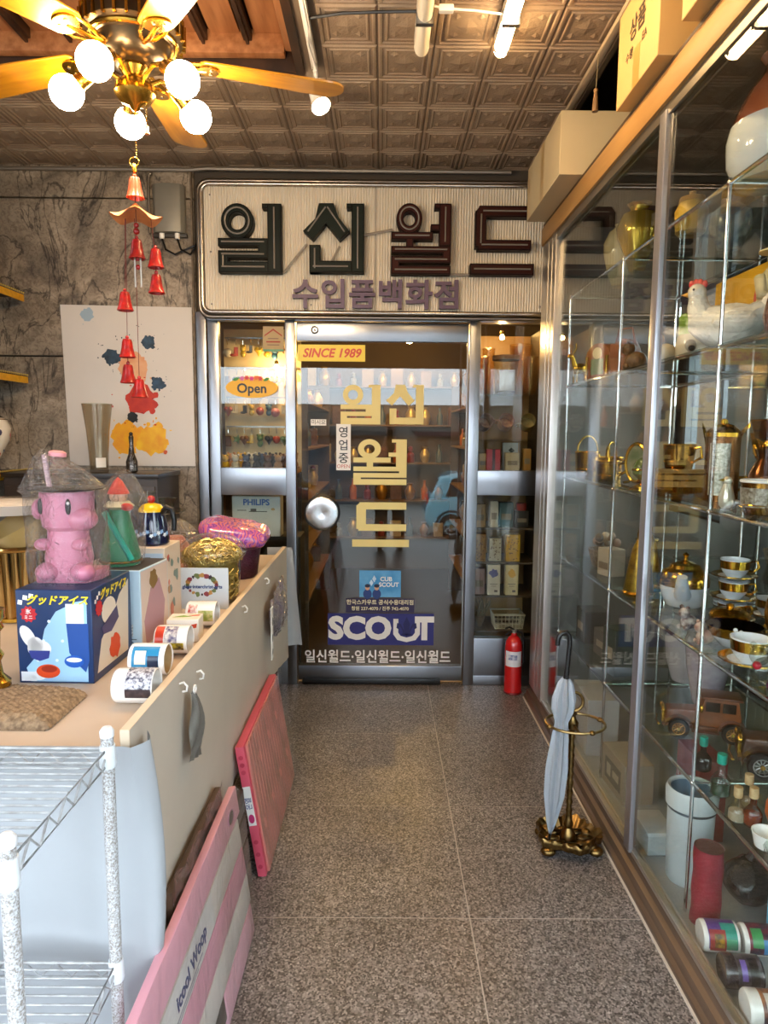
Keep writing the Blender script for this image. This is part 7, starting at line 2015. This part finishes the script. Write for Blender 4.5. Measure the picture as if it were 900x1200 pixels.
# ---- right window shelves
rs = thing('window_shelf_unit', 'brown shelf unit of gifts behind the gift window', 'shelf', (0.735, 4.24, 0))
for z in (0.31, 0.53, 0.735, 0.945, 1.29, 1.475, 1.74):
    part('shelf', MB().bb((-0.19, -0.17, z - 0.012), (0.20, 0.17, z)), mat('#4a3a2a', 0.4) if z < 1.4 else GLASS_SHELF, rs)
for sx in (-0.195, 0.205):
    part('side', MB().bb((sx - 0.006, -0.17, 0), (sx + 0.006, 0.17, 2.12)), mat('#3a2c20', 0.5), rs)
part('back', MB().bb((-0.2, 0.165, 0.0), (0.2, 0.175, 2.12)), mat('#a8804c', 0.5), rs)
AMB = mat_pane('honey_glass', '#f6ebcf', 1.6, 0.02)
def tumbler(name, label, loc, r, h, m=AMB, cat='glass'):
    t = thing(name, label, cat, loc)
    part('wall', MB().lathe([(r * 0.75, 0), (r * 0.8, 0.004), (r, h), (r - 0.003, h), (r * 0.75, 0.01), (0.0001, 0.01)], 20), m, t)
    part('rim', MB().ring((0, 0, h), r - 0.001, 0.0018, 'Z', 20), m, t)
    return t
t = tumbler('storage_jar', 'large clear storage jar with wooden lid in gift window', (0.735, 4.14, 1.7406), 0.075, 0.20, GLASS_OBJ, 'jar')
part('lid', MB().lathe([(0.08, 0.202), (0.082, 0.208), (0.08, 0.228), (0.0001, 0.23)], 24), mat('#8a5a34', 0.5), t)
part('paper_label', MB().grid(lambda u, v: (0.072 * math.cos(R(-130 + 80 * u)), 0.072 * math.sin(R(-130 + 80 * u)), 0.02 + 0.12 * v), 10, 1), mat('#b4b0b8', 0.5), t)
tumbler('tall_glass', 'tall honey tinted glass beside the tall storage jar', (0.60, 4.13, 1.7406), 0.032, 0.22)
tumbler('tall_glass', 'tall honey tinted glass behind the storage jar lid', (0.645, 4.24, 1.7406), 0.04, 0.28)
tumbler('tall_glass', 'flared honey tinted glass next to the storage jar label', (0.874, 4.13, 1.7406), 0.05, 0.22)
tumbler('tall_glass', 'wide honey tinted vase at back of jar shelf', (0.85, 4.285, 1.7406), 0.07, 0.31)
for k, (x_, c1, c2, lab) in enumerate(((0.60, '#b89a86', '#7a4a3a', 'patterned mug tilted on its side in gift window'), (0.73, '#c98a54', '#8a4a2a', 'orange striped mug tilted on its side in gift window'), (0.865, '#a8925c', '#8a7440', 'olive gold mug tilted on its side in gift window'))):
    t = mug('display_mug', lab, (x_, 4.12, 1.622), (0, 0, 0), speck(c1, c2, 40), [], None, r=0.045, h=0.085)
    t.rotation_euler = (R(70), R(25 - 20 * k), 0)
    t.location.z = 1.475 + 0.085
for k, (x_, y_, w, d, h, c, z, lab) in enumerate(((0.605, 4.12, 0.05, 0.05, 0.10, '#c8a060', 1.29, 'gold packet at end of the box row'), (0.665, 4.11, 0.085, 0.05, 0.125, '#b02034', 1.29, 'crimson box with dark stripe in gift window'), (0.78, 4.11, 0.085, 0.05, 0.105, '#b8a580', 1.29, 'tan rounded box in gift window'), (0.78, 4.18, 0.09, 0.04, 0.165, '#9fa6a8', 1.29, 'grey box with dark bird drawing in gift window'), (0.87, 4.12, 0.045, 0.05, 0.13, '#a8762e', 1.29, 'amber slim box ending the box row'),
        (0.595, 4.12, 0.07, 0.06, 0.14, '#b08a58', 0.945, 'tan pouch shaped packet on middle shelf'), (0.68, 4.12, 0.05, 0.06, 0.16, '#c4b49a', 0.945, 'cream slim box on middle shelf'), (0.755, 4.13, 0.085, 0.06, 0.15, '#2a4a4a', 0.945, 'dark teal box on middle shelf'), (0.85, 4.13, 0.08, 0.06, 0.10, '#26221e', 0.945, 'black box under a red tin on middle shelf'),
        (0.60, 4.12, 0.07, 0.06, 0.17, '#a87a3a', 0.735, 'gold patterned packet on lower shelf'), (0.695, 4.14, 0.075, 0.06, 0.14, '#b8ac94', 0.735, 'dotted beige box on lower shelf'), (0.80, 4.12, 0.085, 0.06, 0.165, '#c99a1c', 0.735, 'yellow speckled box on lower shelf'),
        (0.60, 4.12, 0.065, 0.06, 0.16, '#a88a86', 0.53, 'dusty pink printed box on low shelf'), (0.685, 4.10, 0.078, 0.05, 0.187, '#d2c8b4', 0.53, 'cream box with violet flower drawing'), (0.795, 4.10, 0.078, 0.05, 0.187, '#d6c496', 0.53, 'cream box with yellow flower drawing'))):
    bx, FR = carton('gift_box', lab, 'box', (x_, y_, z + 0.0006), (w, d, h), mat(c, 0.45, var=0.15, vs=30))
    F = FR['front']
    if 'violet' in lab or 'yellow flower' in lab:
        c_ = '#4a4a86' if 'violet' in lab else '#c9961c'
        decal(bx, F, [blob(w * 0.5, h * 0.72, w * 0.33, 14, 0.3, rk2)], mat(c_, 0.5), 1)
        decal(bx, F, [rect(w * 0.2, h * 0.36, w * 0.8, h * 0.38), rect(w * 0.3, h * 0.29, w * 0.7, h * 0.305), rect(w * 0.55, h * 0.1, w * 0.8, h * 0.17)], mat('#4a3f3a', 0.5), 1)
    elif 'stripe' in lab:
        decal(bx, F, [rect(w * 0.42, 0, w * 0.62, h)], mat('#3a2230', 0.5), 1)
    elif 'bird' in lab:
        decal(bx, F, [[(w * 0.35, h * 0.72), (w * 0.55, h * 0.82), (w * 0.8, h * 0.7), (w * 0.55, h * 0.62)]], mat('#2a3438', 0.5), 1)
    elif 'speckled' in lab or 'dotted' in lab or 'patterned' in lab:
        decal(bx, F, [ell(rk2.uniform(0.1, 0.9) * w, rk2.uniform(0.06, 0.94) * h, 0.004, 0.004, 8) for _ in range(26)], mat('#5a3a1c', 0.5), 1)
    else:
        decal(bx, F, [rect(w * 0.15, h * 0.3, w * 0.85, h * 0.55)], mat('#7a6a52', 0.5), 1)
lathe_thing('red_tin', 'small red tin on the black box in gift window', 'tin', (0.85, 4.13, 1.0462), [('tin', [(0.028, 0), (0.03, 0.002), (0.03, 0.04), (0.028, 0.042), (0.0001, 0.042)], mat('#a82a20', 0.35)), ('lid', [(0.031, 0.034), (0.031, 0.045), (0.0001, 0.046)], mat('#8c2018', 0.35))])
t = thing('lattice_basket', 'cream plastic lattice basket on bottom shelf of gift window', 'basket', (0.79, 4.17, 0.3106))
PB = mat('#c8bfa8', 0.5)
part('floor', MB().bb((-0.085, -0.065, 0), (0.085, 0.065, 0.004)), PB, t)
part('rim', MB().tube([(-0.095, -0.075, 0.09), (0.095, -0.075, 0.09), (0.095, 0.075, 0.09), (-0.095, 0.075, 0.09)], 0.005, 6, closed=True), PB, t)
for k in range(9):
    x_ = -0.085 + 0.02125 * k
    part('bar', MB().tube([(x_, -0.065, 0.002), (x_ * 1.1, -0.075, 0.09)], 0.0022, 5), PB, t)
for sx in (-1, 1):
    for k in range(6):
        y_ = -0.065 + 0.026 * k
        part('bar', MB().tube([(sx * 0.085, y_, 0.002), (sx * 0.095, y_ * 1.1, 0.09)], 0.0022, 5), PB, t)
for z in (0.03, 0.06):
    part('band', MB().tube([(-0.088, -0.068, z), (0.088, -0.068, z), (0.088, 0.068, z), (-0.088, 0.068, z)], 0.002, 5, closed=True), PB, t)
t = thing('dried_bouquet', 'bundle of dried twigs on bottom shelf of gift window', 'bouquet', (0.62, 4.17, 0.3106))
tw = MB()
for k in range(40):
    a = rk2.uniform(0, 2 * PI)
    tw.tube([(0.01 * math.cos(a), 0.01 * math.sin(a), 0.0), (0.03 * math.cos(a), 0.03 * math.sin(a), 0.08), (0.065 * math.cos(a + 0.5), 0.065 * math.sin(a + 0.5), rk2.uniform(0.12, 0.19))], 0.0022, 4)
o = part('twigs', tw, mat('#8a7a58', 0.7), t)
o['kind'] = 'stuff'
part('wrap', MB().lathe([(0.012, 0), (0.014, 0.002), (0.03, 0.05), (0.035, 0.07)], 16, cap=False), mat('#7a6248', 0.6), t)

# ---- aisle shelves deep inside the shop
def ware_protos():
    P = []
    cols = ['#a87a2c', '#b8a88c', '#8a3a2c', '#4a5a6a', '#c9b070', '#6a4a34', '#8c8c86', '#b86a3a']
    for i, c in enumerate(cols):
        m = mat(c, 0.3, 0.5 if i in (0, 4) else 0.0, var=0.3, vs=30)
        if i % 4 == 0:
            mb = MB().lathe([(0.03, 0), (0.045, 0.04), (0.05, 0.08), (0.02, 0.13), (0.03, 0.15)], 14)
            P.append(('small_vase', 'vase', mb.mesh('small_vase', m)))
        elif i % 4 == 1:
            mb = MB().bb((-0.05, -0.03, 0), (0.05, 0.03, 0.14))
            P.append(('stock_box', 'box', mb.mesh('stock_box', m, bevel=0.003, seg=1)))
        elif i % 4 == 2:
            mb = MB().lathe([(0.03, 0), (0.035, 0.01), (0.032, 0.07), (0.012, 0.09), (0.022, 0.105), (0.02, 0.13), (0.0001, 0.14)], 14)
            P.append(('doll_figurine', 'figurine', mb.mesh('doll_figurine', m)))
        else:
            mb = MB().lathe([(0.028, 0), (0.03, 0.09), (0.012, 0.12), (0.012, 0.16), (0.016, 0.165)], 14)
            P.append(('stock_bottle', 'bottle', mb.mesh('stock_bottle', m)))
    names = ['brass', 'cream', 'brick red', 'slate blue', 'pale gold', 'brown', 'grey', 'orange']
    return P, names
WP, WN = ware_protos()
LEV = ['the lowest', 'the second', 'the middle', 'the fourth', 'the top']
def gondola(label, loc, L, zs, shelf_side, wares_label, nper):
    t = thing('stock_shelf', label, 'shelf', loc)
    part('back', MB().bb((-0.01, 0, 0), (0.01, L, 1.95)), mat('#4a3a2a', 0.5), t)
    for z in zs:
        a, b = (0.01, 0.30) if shelf_side > 0 else (-0.30, -0.01)
        part('shelf', MB().bb((a, 0, z - 0.015), (b, L, z)), mat('#6a5238', 0.5), t)
    for yy in (0.01, L - 0.01):
        a, b = (0.01, 0.30) if shelf_side > 0 else (-0.30, -0.01)
        part('end', MB().bb((a, yy - 0.008, 0), (b, yy + 0.008, 1.95)), mat('#4a3a2a', 0.5), t)
    for zi, z in enumerate(zs):
        for i in range(nper):
            k = rk2.randrange(8)
            nm, cat_, me = WP[k]
            o = link(nm, me, None, (loc[0] + shelf_side * rk2.uniform(0.12, 0.2), loc[1] + 0.12 + i * (L - 0.22) / max(1, nper - 1), z + 0.0006), (0, 0, rk2.uniform(-0.5, 0.5)))
            s_ = rk2.uniform(0.9, 1.25)
            o.scale = (s_, s_, s_)
            tag(o, '%s %s on %s shelf of %s' % (WN[k], nm.replace('_', ' '), LEV[zi], wares_label), cat_, 'goods on ' + wares_label)
gondola('dark stock shelf on the keychain side of the shop aisle', (-0.80, 4.62, 0), 1.9, (0.35, 0.70, 1.05, 1.40, 1.72), 1, 'the keychain side aisle unit', 12)
gondola('dark stock shelf on the gift side of the shop aisle', (0.95, 4.62, 0), 1.9, (0.35, 0.70, 1.05, 1.40, 1.72), -1, 'the gift side aisle unit', 12)
bk = thing('back_stock_shelf', 'tall stock shelf across the back of the shop', 'shelf', (0, 7.4, 0))
for zi, z in enumerate((0.4, 0.8, 1.2, 1.6, 2.0)):
    part('shelf', MB().bb((-1.2, -0.15, z - 0.015), (1.2, 0.15, z)), mat('#6a5238', 0.5), bk)
    for i in range(15):
        k = rk2.randrange(8)
        nm, cat_, me = WP[k]
        o = link(nm, me, None, (-1.08 + i * 0.154, 7.36, z + 0.0006))
        s_ = rk2.uniform(1.0, 1.4)
        o.scale = (s_, s_, s_)
        tag(o, '%s %s on %s shelf along the back wall' % (WN[k], nm.replace('_', ' '), LEV[zi]), cat_, 'goods on the back wall shelf')
for sx in (-1.2, 1.2):
    part('side', MB().bb((sx - 0.015, -0.15, 0), (sx + 0.015, 0.15, 2.2)), mat('#4a3a2a', 0.5), bk)
part('backing', MB().bb((-1.2, 0.15, 0), (1.2, 0.165, 2.2)), mat('#5a4630', 0.6), bk)

# ================================================================== THE STREET BEHIND THE CAMERA (seen only in reflections)
def slope(u, v):
    y = -1.5 - 30 * v
    z = -0.02 - 0.9 * min(1, (v * 30) / 5.0)
    return (-30 + 60 * u, y, z)
struct('ground_street', MB().grid(slope, 6, 60), mat('#8e8c88', 0.85, var=0.15, vs=2), label='grey asphalt street sloping away from the shop')
fc = struct('building_street', MB().bb((-30, -16.5, -1.0), (30, -15.5, 2.5)), mat('#7c7268', 0.8, var=0.2, vs=1), label='low row of buildings across the street')
for k in range(14):
    x_ = -26 + k * 3.9
    part('shutter', MB().bb((x_, -15.52, -0.92), (x_ + 2.9, -15.44, 1.4)), mat(['#5a5650', '#6f6a66', '#4a5058', '#7a6a58'][k % 4], 0.6), fc)
    part('awning', MB().bb((x_ - 0.2, -15.5, 1.45), (x_ + 3.1, -14.9, 1.6)), mat(['#4a4440', '#5a3a34', '#3c4648'][k % 3], 0.7), fc)
struct('wall_street_left', MB().bb((-2.56, -1.8, -0.3), (-2.3, -1.5, 3.25)), MARBLE, label='marble pier at the street opening')
struct('wall_street_right', MB().bb((1.3, -1.8, -0.3), (1.6, -1.5, 3.25)), MARBLE, label='marble pier at the street opening by display case')

# pale blue hatchback parked across the street
car = thing('parked_car', 'pale blue hatchback parked on the street, reflected in door', 'car', (1.0, -8.5, -0.92))
CB = mat('#8fc4d4', 0.15, coat=0.8)
side = [(0.0, 0.45), (0.03, 0.75), (0.10, 0.95), (0.35, 1.42), (0.75, 1.54), (1.6, 1.54), (2.3, 1.05), (3.3, 0.90), (3.58, 0.70), (3.6, 0.35), (3.45, 0.28), (0.1, 0.28)]
part('body', MB().prism(side, -0.78, 0.78, Matrix.Rotation(PI / 2, 4, 'X')), CB, car, bevel=0.09, seg=4)
for sy in (-1, 1):
    part('side_window', MB().prism([(0.48, 1.0), (0.62, 1.40), (0.85, 1.46), (1.25, 1.46), (1.25, 1.0)], 0.775, 0.79, Matrix.Rotation(PI / 2, 4, 'X') @ Matrix.Diagonal((1, 1, sy, 1))), mat('#1c2226', 0.05), car)
    part('side_window', MB().prism([(1.32, 1.0), (1.32, 1.46), (1.6, 1.46), (2.15, 1.02)], 0.775, 0.79, Matrix.Rotation(PI / 2, 4, 'X') @ Matrix.Diagonal((1, 1, sy, 1))), mat('#1c2226', 0.05), car)
    for cx in (0.62, 2.95):
        wheel(car, (cx, sy * 0.72, 0.30), 0.30, 0.2, mat('#b8bcc0', 0.3, 0.9))
        part('arch', MB().tube([(cx + 0.36 * math.cos(R(a)), sy * 0.785, 0.30 + 0.36 * math.sin(R(a))) for a in range(0, 181, 12)], 0.03, 6), mat('#20262a', 0.6), car)
    part('tail_lamp', MB().ball((0.06, sy * 0.66, 0.92), 0.09, 12, 8, (0.4, 1, 1.5)), mat('#a81c1c', 0.2), car)
part('rear_window', MB().add([(0.14, -0.6, 1.02), (0.14, 0.6, 1.02), (0.32, 0.52, 1.40), (0.32, -0.52, 1.40)], [(0, 1, 2, 3)]), mat('#1c2226', 0.05), car)

# the photographer, standing back in the passage and mirrored in the door
pn = thing('person', 'person in dark trousers and jacket standing in the passage holding a phone', 'person', (0.10, -0.80, 0))
def figure(name, tubes, balls, m, vox=0.016, parent=pn):
    mb = MB()
    for pts, rr in tubes:
        mb.tube(pts, rr, 14)
        for p, r_ in zip(pts, rr):
            mb.ball(p, r_, 14, 9)
    for c, r_, s_ in balls:
        mb.ball(c, r_, 18, 12, s_)
    o = part(name, mb, m, parent)
    md = o.modifiers.new('remesh', 'REMESH')
    md.mode = 'VOXEL'
    md.voxel_size = vox
    md.use_smooth_shade = True
    sm = o.modifiers.new('smooth', 'SMOOTH')
    sm.iterations = 6
    return o
SKIN = mat('#c99a7c', 0.5)
leg_l = [(-0.10, 0, 0.90), (-0.105, 0.01, 0.50), (-0.11, -0.01, 0.09)]
leg_r = [(0.10, 0, 0.90), (0.115, 0.01, 0.50), (0.13, -0.01, 0.09)]
hands = []
body_t = [([(0, 0, 0.95), (0, 0, 1.2), (0, 0, 1.40), (0, 0.01, 1.47), (0, 0.02, 1.55)], [0.13, 0.125, 0.10, 0.055, 0.05]),
          (leg_l, [0.085, 0.06, 0.04]), (leg_r, [0.085, 0.06, 0.04]),
          ([(-0.17, 0, 1.40), (-0.22, 0.08, 1.18), (-0.09, 0.28, 1.32), (-0.055, 0.33, 1.40)], [0.05, 0.042, 0.032, 0.026]),
          ([(0.17, 0, 1.40), (0.22, 0.08, 1.18), (0.09, 0.28, 1.32), (0.055, 0.33, 1.40)], [0.05, 0.042, 0.032, 0.026])]
for s_ in (-1, 1):
    body_t.append(([(s_ * 0.055, 0.33, 1.40), (s_ * 0.05, 0.345, 1.45)], [0.028, 0.03]))
    for k in range(4):
        z = 1.415 + 0.017 * k
        body_t.append(([(s_ * 0.055, 0.35, z), (s_ * 0.048, 0.378, z + 0.004), (s_ * 0.022, 0.382 - 0.002 * k, z + 0.006)], [0.0085, 0.008, 0.007]))
    body_t.append(([(s_ * 0.045, 0.325, 1.42), (s_ * 0.030, 0.335, 1.455), (s_ * 0.022, 0.342, 1.475)], [0.010, 0.009, 0.008]))
figure('body', body_t, [((0, 0.035, 1.64), 0.098, (0.80, 0.95, 1.18)), ((0, 0.13, 1.625), 0.018, (0.8, 1, 1.3)), ((-0.08, 0.02, 1.635), 0.02, (0.5, 1, 1.4)), ((0.08, 0.02, 1.635), 0.02, (0.5, 1, 1.4)), ((0, 0.09, 1.575), 0.035, (1.1, 0.8, 0.7))], SKIN, 0.008)
for s_ in (-1, 1):
    part('eye', MB().ball((s_ * 0.032, 0.118, 1.645), 0.009, 10, 7), mat('#221a16', 0.2), pn)
part('mouth', MB().ball((0, 0.122, 1.585), 0.02, 12, 7, (1, 0.3, 0.3)), mat('#9a5a50', 0.4), pn)
figure('hair', [], [((0, 0.015, 1.675), 0.104, (0.86, 0.98, 1.0))], mat('#17130f', 0.5), 0.012)
figure('trousers', [(leg_l, [0.105, 0.085, 0.075]), (leg_r, [0.105, 0.085, 0.075]), ([(0, 0, 0.86), (0, 0, 1.0)], [0.145, 0.14])], [], mat('#1c1b1e', 0.8), 0.014)
figure('jacket', [([(0, 0, 0.96), (0, 0, 1.2), (0, 0, 1.38), (0, 0.01, 1.45)], [0.155, 0.155, 0.14, 0.075]), ([(-0.16, 0, 1.39), (-0.22, 0.08, 1.18), (-0.10, 0.265, 1.31)], [0.068, 0.058, 0.045]), ([(0.16, 0, 1.39), (0.22, 0.08, 1.18), (0.10, 0.265, 1.31)], [0.068, 0.058, 0.045])], [], mat('#262a30', 0.8), 0.014)
for s_, x_ in ((-1, -0.11), (1, 0.13)):
    figure('shoe', [([(x_, -0.05, 0.045), (x_ + s_ * 0.01, 0.06, 0.042), (x_ + s_ * 0.015, 0.14, 0.036)], [0.042, 0.04, 0.034])], [], mat('#5a4030', 0.5), 0.008)
ph = thing('phone', 'black phone held up by the person in the passage', 'phone', (0.10, -0.412, 1.40))
part('slab', MB().bb((-0.036, -0.004, 0.0), (0.036, 0.004, 0.155)), BLACK, ph, bevel=0.003)
part('lens', MB().cyl((-0.018, 0.005, 0.135), 0.008, 0.004, 14, 'Y'), mat('#2a2c30', 0.1, 0.5), ph)

struct('ground_side_street', MB().bb((1.6, -1.5, -0.5), (14, 8, -0.4)), mat('#8e8c88', 0.85), label='side street ground beyond the case window')
sb_ = struct('building_side_street', MB().bb((9.0, 5.0, -0.4), (11, 30, 1.8)), mat('#6f747a', 0.8, var=0.2, vs=1), label='grey building across the side street')
for k in range(4):
    part('window', MB().bb((8.94, 9.5 + k * 2.2, 0.4), (9.0, 10.9 + k * 2.2, 1.4)), mat('#9fb2bd', 0.2), sb_)
